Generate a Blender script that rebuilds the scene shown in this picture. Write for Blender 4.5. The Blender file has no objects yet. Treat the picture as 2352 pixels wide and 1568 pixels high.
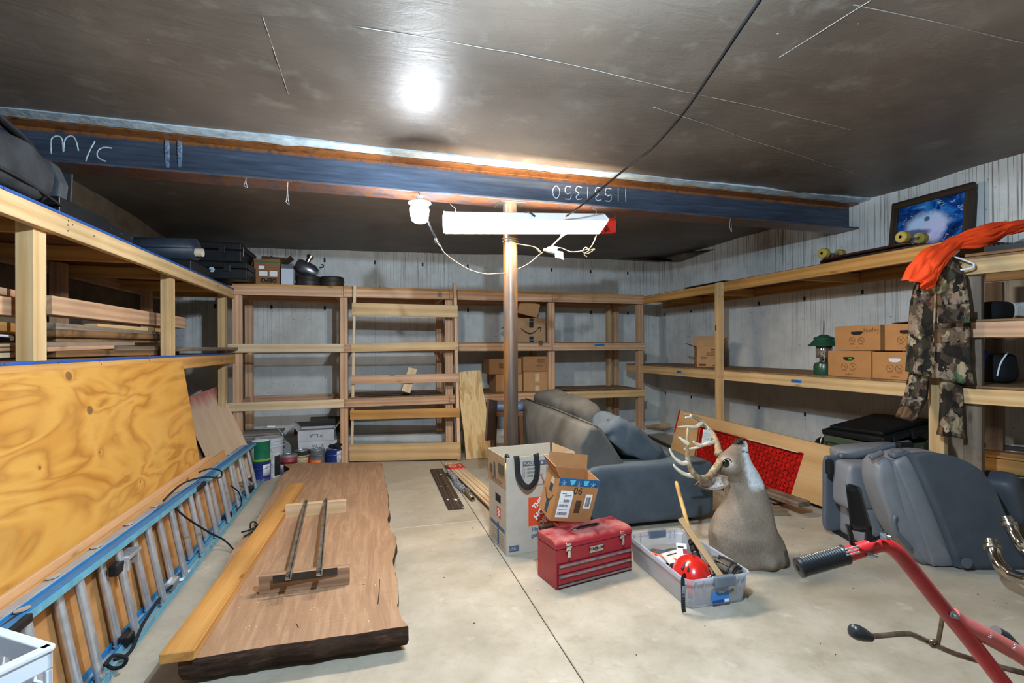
import bpy, math, random
from mathutils import Vector, Matrix, noise
V = Vector
RN = random.Random(11)
SC = bpy.context.scene
COL = SC.collection

# ---------------------------------------------------------------- camera
FPX, YAW, CAMH, ROLL, CX, CY = 1130.0, math.radians(16.4), 1.3, 0.0043, 1176.0, 796.5
cam_data = bpy.data.cameras.new('camera')
cam_data.sensor_width = 36.0
cam_data.lens = 36.0 * FPX / 2352.0
cam_data.shift_y = 12.5 / 2352.0
cam_data.clip_start = 0.02
cam = bpy.data.objects.new('camera', cam_data)
COL.objects.link(cam)
cam.matrix_world = (Matrix.Translation((0, 0, CAMH)) @ Matrix.Rotation(-YAW, 4, 'Z')
                    @ Matrix.Rotation(math.pi / 2, 4, 'X') @ Matrix.Rotation(-ROLL, 4, 'Z'))
SC.camera = cam
# ---------------------------------------------------------------- world, lamps, exposure
world = bpy.data.worlds.new('world')
SC.world = world
world.use_nodes = True
world.node_tree.nodes['Background'].inputs[0].default_value = (0.6, 0.7, 0.85, 1)
world.node_tree.nodes['Background'].inputs[1].default_value = 0.0
vs = SC.view_settings
vs.view_transform = 'Standard'
vs.look = 'None'
vs.gamma = 1.0
vs.use_curve_mapping = False
vs.exposure = 0.0
LAMP_COOL = dict(loc=(0.50, 0.98, 2.29), power=310.0, color=(0.60, 0.80, 1.0), radius=0.03)   # second bulb, overhead near the camera
TUBE_STRENGTH, TUBE_COLOR = 250.0, (1.0, 0.785, 0.55)
BULB_STRENGTH, BULB_COLOR = 520.0, (0.86, 0.93, 1.0)
lp = bpy.data.lights.new('overhead_bulb_light', 'POINT')
lp.energy = LAMP_COOL['power']
lp.color = LAMP_COOL['color']
lp.shadow_soft_size = LAMP_COOL['radius']
lo = bpy.data.objects.new('overhead_bulb_light', lp)
lo.location = LAMP_COOL['loc']
COL.objects.link(lo)

# ---------------------------------------------------------------- survey helpers: a sighting of the camera met with a plane of the room
_c, _s = math.cos(YAW), math.sin(YAW)
def lev(u, v):
    du, dv = u - CX, v - CY
    return ((du * math.cos(ROLL) - dv * math.sin(ROLL)) / FPX, (dv * math.cos(ROLL) + du * math.sin(ROLL)) / FPX)
def PD(u, v, d):
    a, b = lev(u, v)
    x = a * d
    return V((x * _c + d * _s, -x * _s + d * _c, CAMH - b * d))
def G(u, v, z=0.0):
    return PD(u, v, (CAMH - z) / lev(u, v)[1])
def PX(u, v, X):
    return PD(u, v, X / (lev(u, v)[0] * _c + _s))
def PY(u, v, Y):
    return PD(u, v, Y / (_c - lev(u, v)[0] * _s))
RIGHT, AWAY, UP = V((_c, -_s, 0)), V((_s, _c, 0)), V((0, 0, 1))

# ---------------------------------------------------------------- object helpers
W = {}
def link(name, data, parent=None, M=None, world=False):
    o = bpy.data.objects.new(name, data)
    COL.objects.link(o)
    if M is None:
        M = Matrix()
    if parent is None:
        o.matrix_basis = M
        W[o.name] = M
    else:
        o.parent = parent
        if world:
            o.matrix_basis = W[parent.name].inverted() @ M
            W[o.name] = M.copy()
        else:
            o.matrix_basis = M
            W[o.name] = W[parent.name] @ M
    return o
def tag(o, label=None, cat=None, group=None, kind=None):
    if label: o['label'] = label
    if cat: o['category'] = cat
    if group: o['group'] = group
    if kind: o['kind'] = kind
    return o
def thing(name, label, cat, loc=(0, 0, 0), rotz=0.0, group=None, M=None):
    if M is None:
        M = Matrix.Translation(V(loc)) @ Matrix.Rotation(rotz, 4, 'Z')
    return tag(link(name, None, None, M), label, cat, group)
def copy_tree(o, M=None, parent=None):
    c = o.copy()
    COL.objects.link(c)
    if parent is None:
        c.matrix_basis = M
        W[c.name] = M
    else:
        c.parent = parent
        W[c.name] = W[parent.name] @ c.matrix_basis
    for ch in list(o.children):
        copy_tree(ch, None, c)
    return c
def frame(o, x, y=None, z=None):
    """matrix with origin o, local X along x, local Z close to z"""
    x = V(x).normalized()
    z = V(z if z is not None else (0, 0, 1))
    y = z.cross(x)
    if y.length < 1e-6: y = V((0, 1, 0))
    y.normalize()
    z = x.cross(y)
    return Matrix(((x.x, y.x, z.x, o[0]), (x.y, y.y, z.y, o[1]), (x.z, y.z, z.z, o[2]), (0, 0, 0, 1)))

class MB:
    def __init__(s):
        s.v, s.f, s.m = [], [], []
    def add(s, vs, fs, m=0, T=None):
        b = len(s.v)
        s.v += [(T @ V(p))[:] if T is not None else tuple(p) for p in vs]
        s.f += [[b + i for i in f] for f in fs]
        s.m += [m] * len(fs)
        return s
    def box(s, lo, hi, m=0, T=None):
        x0, y0, z0 = lo; x1, y1, z1 = hi
        return s.add([(x0,y0,z0),(x1,y0,z0),(x1,y1,z0),(x0,y1,z0),(x0,y0,z1),(x1,y0,z1),(x1,y1,z1),(x0,y1,z1)],
                     [(0,3,2,1),(4,5,6,7),(0,1,5,4),(1,2,6,5),(2,3,7,6),(3,0,4,7)], m, T)
    def cbox(s, c, d, m=0, T=None):
        return s.box((c[0]-d[0]/2, c[1]-d[1]/2, c[2]-d[2]/2), (c[0]+d[0]/2, c[1]+d[1]/2, c[2]+d[2]/2), m, T)
    def prism(s, pts, z0, z1, m=0, T=None):
        n = len(pts)
        vs = [(p[0], p[1], z0) for p in pts] + [(p[0], p[1], z1) for p in pts]
        fs = [tuple(range(n-1, -1, -1)), tuple(range(n, 2*n))] + [(i, (i+1) % n, n+(i+1) % n, n+i) for i in range(n)]
        return s.add(vs, fs, m, T)
    def loft(s, rings, m=0, caps=True, T=None, closed=True):
        n = len(rings[0]); vs = [p for r in rings for p in r]; fs = []
        for i in range(len(rings)-1):
            for j in range(n if closed else n-1):
                k = (j+1) % n
                fs.append((i*n+j, i*n+k, (i+1)*n+k, (i+1)*n+j))
        if caps and closed:
            fs.append(tuple(range(n-1, -1, -1)))
            fs.append(tuple((len(rings)-1)*n+j for j in range(n)))
        return s.add(vs, fs, m, T)
    def tube(s, path, r, n=8, m=0, caps=True, T=None, flat=1.0, upv=None):
        path = [V(p) for p in path]
        if not isinstance(r, (list, tuple)): r = [r]*len(path)
        rings = []; ref = V(upv) if upv is not None else None
        for i, p in enumerate(path):
            t = (path[min(i+1, len(path)-1)] - path[max(i-1, 0)]).normalized()
            if ref is None:
                ref = V((0,0,1)) if abs(t.z) < .9 else V((1,0,0))
            a = t.cross(ref)
            if a.length < 1e-5: a = t.cross(V((0.3,.5,.8)))
            a.normalize(); b = a.cross(t).normalized()
            if upv is None: ref = b
            rings.append([p + a*(math.cos(2*math.pi*k/n)*r[i]) + b*(math.sin(2*math.pi*k/n)*r[i]*flat) for k in range(n)])
        return s.loft(rings, m, caps, T)
    def cyl(s, p0, p1, r0, r1=None, n=16, m=0, T=None):
        return s.tube([p0, p1], [r0, r0 if r1 is None else r1], n, m, True, T)
    def lathe(s, prof, n=24, m=0, T=None, caps=True):
        return s.loft([[(r*math.cos(2*math.pi*k/n), r*math.sin(2*math.pi*k/n), z) for k in range(n)] for r, z in prof], m, caps, T)
    def sell(s, c, r, e=0.5, nu=24, nv=14, m=0, T=None, jit=0.0, js=4.0, seed=0.0):
        """rounded cushion: superellipsoid with wrinkles"""
        f = lambda w, p: math.copysign(abs(w)**p, w)
        rings = []
        for j in range(nv+1):
            ph = -math.pi/2 + math.pi*(j+.02)/(nv+.04); ring = []
            for k in range(nu):
                th = 2*math.pi*k/nu
                p = V((r[0]*f(math.cos(ph), e)*f(math.cos(th), e), r[1]*f(math.cos(ph), e)*f(math.sin(th), e), r[2]*f(math.sin(ph), e)))
                if jit:
                    q = p*js + V((seed, seed*2, -seed))
                    p += noise.noise_vector(q)*jit + noise.noise_vector(q*2.7)*jit*.4
                ring.append(p + V(c))
            rings.append(ring)
        return s.loft(rings, m, True, T)
    def build(s, name, mats, parent=None, M=None, world=False, smooth=35, bevel=0, seg=2, subsurf=0, solid=0, solid_off=0):
        me = bpy.data.meshes.new(name)
        me.from_pydata(s.v, [], s.f)
        if not isinstance(mats, (list, tuple)): mats = [mats]
        for q in mats: me.materials.append(q)
        if len(mats) > 1: me.polygons.foreach_set('material_index', s.m)
        if smooth:
            me.polygons.foreach_set('use_smooth', [True]*len(me.polygons))
            if smooth < 180: me.set_sharp_from_angle(angle=math.radians(smooth))
        me.update()
        o = link(name, me, parent, M, world)
        if solid:
            md = o.modifiers.new('thickness', 'SOLIDIFY'); md.thickness = solid; md.offset = solid_off
        if bevel:
            md = o.modifiers.new('bevel', 'BEVEL'); md.width = bevel; md.segments = seg; md.limit_method = 'ANGLE'; md.angle_limit = math.radians(40)
            md.use_clamp_overlap = True
            if smooth: md.harden_normals = False
        if subsurf:
            md = o.modifiers.new('subsurf', 'SUBSURF'); md.levels = subsurf; md.render_levels = subsurf
        return o

def board(name, p0, p1, w, t, mat, parent=None, up=(0, 0, 1), bevel=.002, ext=0.0):
    """a length of lumber: local X along p0->p1, t along `up`, w across"""
    p0, p1 = V(p0), V(p1)
    M = frame((p0+p1)/2, p1-p0, None, up)
    L = (p1-p0).length/2 + ext
    return MB().box((-L, -w/2, -t/2), (L, w/2, t/2)).build(name, mat, parent, M, True, smooth=0, bevel=bevel, seg=1)
def abox(name, lo, hi, mat, parent=None, bevel=.002, world=True, seg=1):
    """axis-aligned lumber or box; local X along its longest side"""
    lo, hi = V(lo), V(hi); d = hi-lo; c = (lo+hi)/2
    i = max(range(3), key=lambda k: d[k])
    if i == 0: M = Matrix.Translation(c); e = d
    elif i == 1: M = Matrix.Translation(c) @ Matrix.Rotation(math.pi/2, 4, 'Z'); e = V((d.y, d.x, d.z))
    else: M = Matrix.Translation(c) @ Matrix.Rotation(math.pi/2, 4, 'Y'); e = V((d.z, d.y, d.x))
    return MB().cbox((0,0,0), e).build(name, mat, parent, M, world, smooth=0, bevel=bevel, seg=seg)
def text(body, size, M, mat, parent, name='lettering', ext=.0004, world=True, bold=0.0, align='CENTER'):
    cu = bpy.data.curves.new(name, 'FONT'); cu.body = body; cu.size = size; cu.extrude = ext
    cu.align_x = align; cu.align_y = 'CENTER'; cu.offset = bold; cu.resolution_u = 3
    cu.materials.append(mat)
    return link(name, cu, parent, M, world)
def scribble(w, h, n, M, mat, parent, world=True, name='print_line'):
    """n rows of print too small to read in the photograph: short word-long dashes"""
    b = MB(); rh = h/n
    for i in range(n):
        x = -w/2
        while x < w/2:
            q = min(RN.uniform(.10, .28)*w, w/2-x); b.box((x, h/2-rh*(i+.78), 0), (x+q*.86, h/2-rh*(i+.28), .0005)); x += q
    return b.build(name, mat, parent, M, world, smooth=0)
def face(o, right, up, off=0.0):
    """matrix for a flat print: local x right, local y up, z out of the face"""
    r, u = V(right).normalized(), V(up).normalized(); n = r.cross(u).normalized(); u = n.cross(r); o = V(o) + n*off
    return Matrix(((r.x, u.x, n.x, o.x), (r.y, u.y, n.y, o.y), (r.z, u.z, n.z, o.z), (0, 0, 0, 1)))
def spline(pts, k=6):
    pts = [V(p) for p in pts]; out = []
    for i in range(len(pts)-1):
        a, b, c, d = pts[max(i-1, 0)], pts[i], pts[i+1], pts[min(i+2, len(pts)-1)]
        for j in range(k):
            t = j/k
            out.append(((b*2) + (c-a)*t + (a*2-b*5+c*4-d)*t*t + (b*3-a-c*3+d)*t**3)*.5)
    return out + [pts[-1]]
def spl2(pts, k=6):
    return [(p.x, p.y) for p in spline([(a, b, 0) for a, b in pts], k)]

# ---------------------------------------------------------------- materials
def lin(c):
    if isinstance(c, str):
        c = [int(c[i:i+2], 16)/255 for i in (0, 2, 4)]
    else:
        c = [x/255 for x in c]
    return tuple((x/12.92 if x <= .04045 else ((x+.055)/1.055)**2.4) for x in c) + (1.0,)
class NT:
    def __init__(s, name):
        s.mat = bpy.data.materials.new(name); s.mat.use_nodes = True
        s.t = s.mat.node_tree; s.t.nodes.clear()
        s.out = s.n('ShaderNodeOutputMaterial'); s.p = s.n('ShaderNodeBsdfPrincipled')
        s.l(s.p.outputs[0], s.out.inputs[0])
    def n(s, ty, **kw):
        x = s.t.nodes.new(ty)
        for k, v in kw.items(): setattr(x, k, v)
        return x
    def l(s, a, b): s.t.links.new(a, b)
    def put(s, sock, v):
        if hasattr(v, 'is_linked') or isinstance(v, bpy.types.NodeSocket): s.l(v, sock)
        else: sock.default_value = v
    def coords(s, scale=(1, 1, 1), rand=0.0, kind='Object', rot=(0, 0, 0)):
        tc = s.n('ShaderNodeTexCoord'); mp = s.n('ShaderNodeMapping')
        mp.inputs['Scale'].default_value = scale; mp.inputs['Rotation'].default_value = rot
        src = tc.outputs[kind]
        if rand:
            oi = s.n('ShaderNodeObjectInfo'); mm = s.n('ShaderNodeVectorMath', operation='MULTIPLY_ADD')
            cb = s.n('ShaderNodeCombineXYZ')
            for i in range(3): s.l(oi.outputs['Random'], cb.inputs[i])
            s.l(cb.outputs[0], mm.inputs[0]); mm.inputs[1].default_value = (rand, rand*.37, rand*.61); s.l(src, mm.inputs[2])
            src = mm.outputs[0]
        s.l(src, mp.inputs['Vector']); return mp.outputs[0]
    def noise(s, vec, scale=5, detail=4, rough=.55, dist=0.0, out='Fac'):
        x = s.n('ShaderNodeTexNoise'); s.l(vec, x.inputs['Vector'])
        x.inputs['Scale'].default_value = scale; x.inputs['Detail'].default_value = detail
        x.inputs['Roughness'].default_value = rough; x.inputs['Distortion'].default_value = dist
        return x.outputs[out]
    def ramp(s, fac, stops, interp='LINEAR'):
        x = s.n('ShaderNodeValToRGB'); cr = x.color_ramp; cr.interpolation = interp
        while len(cr.elements) < len(stops): cr.elements.new(.5)
        for e, (p, c) in zip(cr.elements, stops):
            e.position = p; e.color = c if len(c) == 4 else lin(c)
        s.l(fac, x.inputs[0]); return x.outputs[0]
    def thr(s, fac, a, b):
        x = s.n('ShaderNodeMapRange'); x.inputs[1].default_value = a; x.inputs[2].default_value = b
        x.clamp = True; s.l(fac, x.inputs[0]); return x.outputs[0]
    def mix(s, fac, a, b, mode='MIX'):
        x = s.n('ShaderNodeMix', data_type='RGBA', blend_type=mode)
        s.put(x.inputs[0], fac); s.put(x.inputs[6], a); s.put(x.inputs[7], b); return x.outputs[2]
    def math(s, op, a, b=0.0):
        x = s.n('ShaderNodeMath', operation=op); s.put(x.inputs[0], a); s.put(x.inputs[1], b); return x.outputs[0]
    def bump(s, h, strength=.3, dist=.01):
        x = s.n('ShaderNodeBump'); x.inputs['Strength'].default_value = strength; x.inputs['Distance'].default_value = dist
        s.l(h, x.inputs['Height']); s.l(x.outputs[0], s.p.inputs['Normal'])
    def set(s, color=None, rough=None, metal=None, spec=None, **kw):
        if color is not None: s.put(s.p.inputs['Base Color'], color)
        if rough is not None: s.put(s.p.inputs['Roughness'], rough)
        if metal is not None: s.put(s.p.inputs['Metallic'], metal)
        if spec is not None: s.put(s.p.inputs['Specular IOR Level'], spec)
        for k, v in kw.items(): s.put(s.p.inputs[k], v)
        return s.mat
_plain = {}
def plain(col, rough=.6, metal=0.0, var=.12, vscale=9, bump=.0, bscale=60, spec=.4, **kw):
    key = (col, rough, metal, var, vscale, bump, bscale, spec, tuple(kw.items()))
    if key in _plain: return _plain[key]
    m = NT('paint_%s' % col)
    co = m.coords((1, 1, 1), 7.0); c = lin(col)
    if var:
        f = m.noise(co, vscale, 5)
        a = tuple(x*(1-var*1.6) for x in c[:3]) + (1,); b = tuple(min(1, x*(1+var)) for x in c[:3]) + (1,)
        col_s = m.ramp(f, [(.3, a), (.7, b)])
    else: col_s = c
    if bump: m.bump(m.noise(co, bscale, 3), bump, .01)
    _plain[key] = m.set(col_s, rough, metal, spec, **kw)
    return _plain[key]
def wood(name, light, dark, ring=70, rough=.62, knots=True, tone=.22, grime=0.0):
    m = NT(name)
    co = m.coords((1, 1, 1), 9.0)
    wv = m.n('ShaderNodeTexWave', wave_type='RINGS', rings_direction='X', wave_profile='SIN')
    mp = m.n('ShaderNodeMapping'); mp.inputs['Scale'].default_value = (.10, 1, 1); mp.inputs['Location'].default_value = (0, .05, .09)
    m.l(co, mp.inputs['Vector']); m.l(mp.outputs[0], wv.inputs['Vector'])
    wv.inputs['Scale'].default_value = ring/10; wv.inputs['Distortion'].default_value = 3.0
    wv.inputs['Detail'].default_value = 2; wv.inputs['Detail Scale'].default_value = 1.3
    st = m.n('ShaderNodeMapping'); st.inputs['Scale'].default_value = (3, 90, 90); m.l(co, st.inputs['Vector'])
    fine = m.noise(st.outputs[0], 1, 4)
    f = m.math('ADD', m.math('MULTIPLY', wv.outputs['Fac'], .38), m.math('MULTIPLY', fine, .66))
    col = m.ramp(f, [(.25, light), (.85, dark)])
    if knots:
        kn = m.n('ShaderNodeMapping'); kn.inputs['Scale'].default_value = (3.2, 11, 11); m.l(co, kn.inputs['Vector'])
        vo = m.n('ShaderNodeTexVoronoi'); vo.inputs['Scale'].default_value = 1; m.l(kn.outputs[0], vo.inputs['Vector'])
        sel = m.n('ShaderNodeSeparateColor'); m.l(vo.outputs['Color'], sel.inputs[0])
        k = m.math('MULTIPLY', m.thr(vo.outputs['Distance'], .16, .06), m.thr(sel.outputs[0], .62, .66))
        col = m.mix(m.math('MULTIPLY', k, .75), col, lin('5a3518'))
    big = m.noise(co, 2.2, 3)
    col = m.mix(1.0, col, m.ramp(big, [(.3, (1-tone, 1-tone, 1-tone, 1)), (.7, (1, 1, 1, 1))]), 'MULTIPLY')
    if grime:
        g = m.thr(m.noise(co, 6, 6, .65), .52, .68)
        col = m.mix(m.math('MULTIPLY', g, grime), col, lin('2e2620'))
    oi = m.n('ShaderNodeObjectInfo')
    col = m.mix(1.0, col, m.ramp(oi.outputs['Random'], [(0, (.82, .80, .78, 1)), (1, (1, 1, 1, 1))]), 'MULTIPLY')
    m.bump(f, .12, .004)
    return m.set(col, rough, 0, .3)
FIR = wood('fir_lumber', 'e2b893', 'c0906a', 80)
PINE = wood('pine_lumber', 'e8c795', 'cfa46a', 70)
PALE = wood('pale_lumber', 'ecd3ae', 'd6b588', 60, knots=False)
OAK = wood('amber_lumber', 'd9a45e', 'b9803f', 60)
GREY = wood('weathered_lumber', 'a08d78', '6f5f50', 80, grime=.4)
BURNT = wood('stained_lumber', 'a0774c', '5f452c', 80, grime=.75)
WALNUT_BAR = wood('dusty_lumber', 'b08d70', '8d6a50', 80)
OSB = plain('8a6a48', .8, var=.3, vscale=30)
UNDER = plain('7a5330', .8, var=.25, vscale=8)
BLACK = plain('17181a', .55, var=.2)
RUBBER = plain('1d1e20', .42, bump=.1)
DARKCLOTH = plain('26282b', .9, var=.3, vscale=6, bump=.25, bscale=120)
STEEL = plain('9a9da0', .35, .9, var=.1)
CHROME = plain('d9d9d6', .08, 1.0, var=0)
ALU = plain('d2d5d9', .32, .7, var=.12, vscale=20)
WHITE = plain('e6e8ea', .5, var=.04)
KRAFT = plain('b88a5c', .75, var=.06, vscale=14, bump=.06, bscale=160)
KRAFT2 = plain('a5774c', .75, var=.06, vscale=14, bump=.06, bscale=160)
PRINT = plain('2a2622', .8, var=0)
INKBROWN = plain('5a3c22', .8, var=0)
BLUETAPE = plain('2273b5', .7, var=.06)
def emit(name, col, strength):
    m = bpy.data.materials.new(name); m.use_nodes = True; t = m.node_tree; t.nodes.clear()
    e = t.nodes.new('ShaderNodeEmission'); o = t.nodes.new('ShaderNodeOutputMaterial')
    e.inputs[0].default_value = tuple(col) + (1,); e.inputs[1].default_value = strength
    t.links.new(e.outputs[0], o.inputs[0]); return m
# ================================================================ THE SETTING
XL, XR, YB, YF, ZC = -2.15, 4.27, 6.60, -2.6, 2.60
def concrete_floor():
    m = NT('concrete_floor'); co = m.coords((1, 1, 1), 0, 'Object')
    a = m.noise(co, .8, 6, .6); b = m.noise(co, 3.5, 8, .62); d = m.noise(co, 90, 2)
    col = m.ramp(b, [(.28, '9d9483'), (.5, 'aea594'), (.72, 'beb5a6')])
    col = m.mix(m.math('MULTIPLY', m.thr(a, .40, .72), .45), col, lin('93846e'))
    st = m.n('ShaderNodeMapping'); st.inputs['Scale'].default_value = (6, 9, 1); st.inputs['Rotation'].default_value = (0, 0, .9); m.l(co, st.inputs['Vector'])
    col = m.mix(m.math('MULTIPLY', m.thr(m.noise(st.outputs[0], 1, 7, .65), .55, .72), .35), col, lin('8a7a64'))
    col = m.mix(m.math('MULTIPLY', m.thr(m.noise(co, 38, 5, .7), .60, .74), .38), col, lin('7d6c56'))
    col = m.mix(m.math('MULTIPLY', m.thr(m.noise(co, 13, 8, .7, .8), .48, .66), .30), col, lin('8f846f'))
    col = m.mix(m.math('MULTIPLY', m.thr(m.noise(co, 8, 5), .63, .72), .3), col, lin('ddd8ce'))
    m.bump(m.math('ADD', m.math('MULTIPLY', d, .4), b), .22, .004)
    return m.set(col, m.thr(b, -.2, 1.4), 0, .35)
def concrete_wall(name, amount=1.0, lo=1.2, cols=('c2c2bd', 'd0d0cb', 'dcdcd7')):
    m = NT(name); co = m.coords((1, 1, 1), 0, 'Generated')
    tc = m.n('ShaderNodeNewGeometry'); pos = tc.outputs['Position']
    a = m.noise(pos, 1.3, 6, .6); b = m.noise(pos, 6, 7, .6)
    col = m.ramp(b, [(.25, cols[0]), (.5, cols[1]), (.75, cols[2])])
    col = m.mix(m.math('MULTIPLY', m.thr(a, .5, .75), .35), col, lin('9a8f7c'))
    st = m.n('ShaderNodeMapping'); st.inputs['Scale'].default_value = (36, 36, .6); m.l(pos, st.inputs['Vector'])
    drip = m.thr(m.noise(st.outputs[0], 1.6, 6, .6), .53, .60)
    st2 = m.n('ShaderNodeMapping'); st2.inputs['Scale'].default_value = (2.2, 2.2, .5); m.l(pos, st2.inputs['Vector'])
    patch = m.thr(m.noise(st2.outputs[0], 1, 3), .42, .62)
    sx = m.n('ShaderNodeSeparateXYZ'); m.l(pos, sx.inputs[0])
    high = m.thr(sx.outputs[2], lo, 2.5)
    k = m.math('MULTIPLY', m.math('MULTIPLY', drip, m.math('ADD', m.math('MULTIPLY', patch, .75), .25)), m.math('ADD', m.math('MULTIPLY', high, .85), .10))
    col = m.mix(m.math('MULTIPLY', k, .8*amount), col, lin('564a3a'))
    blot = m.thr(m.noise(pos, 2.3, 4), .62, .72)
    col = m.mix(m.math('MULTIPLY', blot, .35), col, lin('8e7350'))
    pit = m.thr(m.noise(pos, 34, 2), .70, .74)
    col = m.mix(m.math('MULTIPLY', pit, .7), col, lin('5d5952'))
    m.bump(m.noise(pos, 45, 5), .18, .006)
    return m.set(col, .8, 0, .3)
def ceiling_plastic():
    m = NT('ceiling_plastic'); tc = m.n('ShaderNodeNewGeometry'); pos = tc.outputs['Position']
    a = m.noise(pos, .9, 6, .6); b = m.noise(pos, 5, 7, .65)
    st = m.n('ShaderNodeMapping'); st.inputs['Scale'].default_value = (1.2, 4, 4); m.l(pos, st.inputs['Vector'])
    sm = m.noise(st.outputs[0], 1.2, 8, .68)
    col = m.ramp(a, [(.3, '574e45'), (.55, '6b6157'), (.75, '80786e')])
    col = m.mix(m.math('MULTIPLY', m.thr(sm, .5, .7), .28), col, lin('54493c'))
    col = m.mix(m.math('MULTIPLY', m.thr(b, .55, .7), .3), col, lin('9a948a'))
    drops = m.thr(m.noise(pos, 30, 2, .4), .80, .83)
    col = m.mix(m.math('MULTIPLY', drops, .8), col, lin('c9d0d4'))
    wr = m.n('ShaderNodeMapping'); wr.inputs['Scale'].default_value = (2.2, 6, 1); m.l(pos, wr.inputs['Vector'])
    h = m.math('ADD', m.math('MULTIPLY', m.noise(wr.outputs[0], 1.5, 5, .6, 1.0), .8), m.math('MULTIPLY', m.noise(pos, 60, 4), .09))
    m.bump(h, .2, .03)
    return m.set(col, m.math('ADD', m.math('MULTIPLY', b, .25), .32), 0, .24)
FLOORM = concrete_floor(); WALLB = concrete_wall('concrete_wall_back', .8); WALLR = concrete_wall('concrete_wall_right', 1.1, .9)
CEILM = ceiling_plastic(); GAP = plain('4a4034', .95, var=.2)
def struct(o): o['kind'] = 'structure'; return o
fl = struct(MB().box((XL-.1, YF-.1, -.12), (XR+.1, YB+.1, -.012)).build('floor', GAP, smooth=0))
JX = [(-3.2,), (.80,), (5.0,)]
gx, gy, hw = .80, 3.62, .0022
for x0, x1 in ((XL-.1, gx-hw), (gx+hw, XR+.1)):
    for y0, y1 in ((YF-.1, gy-hw), (gy+hw, YB+.1)):
        MB().box((x0, y0, -.012), (x1, y1, 0)).build('floor_slab', FLOORM, fl, smooth=0, bevel=.003, seg=1)
def wall(name, mat, axis, pos, sgn, a0, a1, seams, ties):
    t = .12
    if axis == 'y': bk = MB().box((a0-.1, pos+.006*sgn if sgn > 0 else pos-t, -.1), (a1+.1, pos+t if sgn > 0 else pos-.006, ZC+.2))
    else: bk = MB().box((pos+.006*sgn if sgn > 0 else pos-t, a0-.1, -.1), (pos+t if sgn > 0 else pos-.006, a1+.1, ZC+.2))
    w = struct(bk.build(name, GAP, smooth=0))
    cuts = [a0-.05] + seams + [a1+.05]
    for i in range(len(cuts)-1):
        c0, c1 = cuts[i]+.0008, cuts[i+1]-.0008
        lo, hi = (pos, pos+.012*sgn) if sgn > 0 else (pos+.012*sgn, pos)
        b = MB().box((c0, lo, -.05), (c1, hi, ZC+.1)) if axis == 'y' else MB().box((lo, c0, -.05), (hi, c1, ZC+.1))
        b.build('wall_panel', mat, w, smooth=0, bevel=.0008, seg=1)
    for a, z in ties:
        e = .006
        lo, hi = sorted((pos-e*sgn, pos+.004*sgn))
        b = MB().box((a-.012, lo, z-.025), (a+.012, hi, z+.025)) if axis == 'y' else MB().box((lo, a-.012, z-.02), (hi, a+.012, z+.02))
        b.build('form_tie', BLACK, w, smooth=0, bevel=.003, seg=1)
    return w
bs = [XL + .42 + .61*i for i in range(10)]
wall('wall_back', WALLB, 'y', YB, 1, XL, XR, bs, [(x, z) for x in bs for z in (.62, 1.80, 2.40)])
rs = [.3 + .61*i for i in range(11)]
wall('wall_right', WALLR, 'x', XR, 1, YF, YB, rs, [(y, z) for y in rs for z in (.60, 1.78)])
ls = [.5 + .61*i for i in range(10)]
wall('wall_left', concrete_wall('shade_tinted_wall_left', .9, 1.2, ('5a4c3c', '6b5b49', '7a6a56')), 'x', XL, -1, YF, YB, ls, [(y, z) for y in ls for z in (.6, 1.62)])  # dark brown tones put the shade on this wall into its concrete colour
wall('wall_front', WALLB, 'y', YF, -1, XL, XR, [XL+1+.61*i for i in range(8)], [])
# sagging plastic ceiling
def ceil_z(x, y):
    back = max(0, (y-5.2)/1.4); left = max(0, (2.2-x)/4.0)
    sag = .09*back*back*left + .012*noise.noise(V((x*1.3, y*2.1, 0))) + .006*noise.noise(V((x*3, y*6, 4)))
    if y < 3.3: sag += .018*max(0, 1-(3.3-y)/.8)*(.5+noise.noise(V((x*1.1, 9, 0))))
    return ZC - sag - (.0 if y < 3.6 else .012)
rows = []
NX, NY = 60, 80
for j in range(NY+1):
    y = YF-.05 + (YB-YF+.1)*j/NY; row = []
    for i in range(NX+1):
        x = XL-.05 + (XR-XL+.1)*i/NX
        row.append((x, y, ceil_z(x, y)))
    rows.append(row)
b = MB().loft(rows, 0, False, None, False)
b.add([(XL-.1, YF-.1, ZC+.12), (XR+.1, YF-.1, ZC+.12), (XR+.1, YB+.1, ZC+.12), (XL-.1, YB+.1, ZC+.12)], [(0, 1, 2, 3)])
ce = struct(b.build('ceiling', CEILM, smooth=180))
SEAM = plain('8f8a82', .4, var=.3)
for (a, bb) in (((820, 62), (1180, 118)), ((1180, 118), (1960, 300)), ((603, 40), (662, 214)), ((1960, 10), (2352, 95)), ((1500, 245), (2060, 430)), ((1790, 130), (2000, 0))):
    p, q = G(*a, ZC+.002), G(*bb, ZC+.002)
    sp_ = [p.lerp(q, i/60) for i in range(61)]
    MB().tube([V((w_.x, w_.y, ceil_z(w_.x, w_.y)-.0004)) for w_ in sp_], .0018, 5).build('ceiling_seam', SEAM, ce, smooth=180)
FROST = plain('b4c4cc', .4, var=.25, vscale=14, bump=.4, bscale=30)
rows = []
for i in range(90):
    x = XL + (XR-XL)*i/89
    j1, j2 = .012*noise.noise(V((x*5, 0, 3))), .010*noise.noise(V((x*7, 5, 3)))
    rows.append([(x, 3.275+j1, ZC+.01), (x, 3.275+j1, ZC-.016+j2*.5), (x, 3.37, ZC-.022+j2), (x, 3.37, ZC+.01)])
struct(MB().loft(rows).build('trim_1', FROST, smooth=60))
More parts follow.
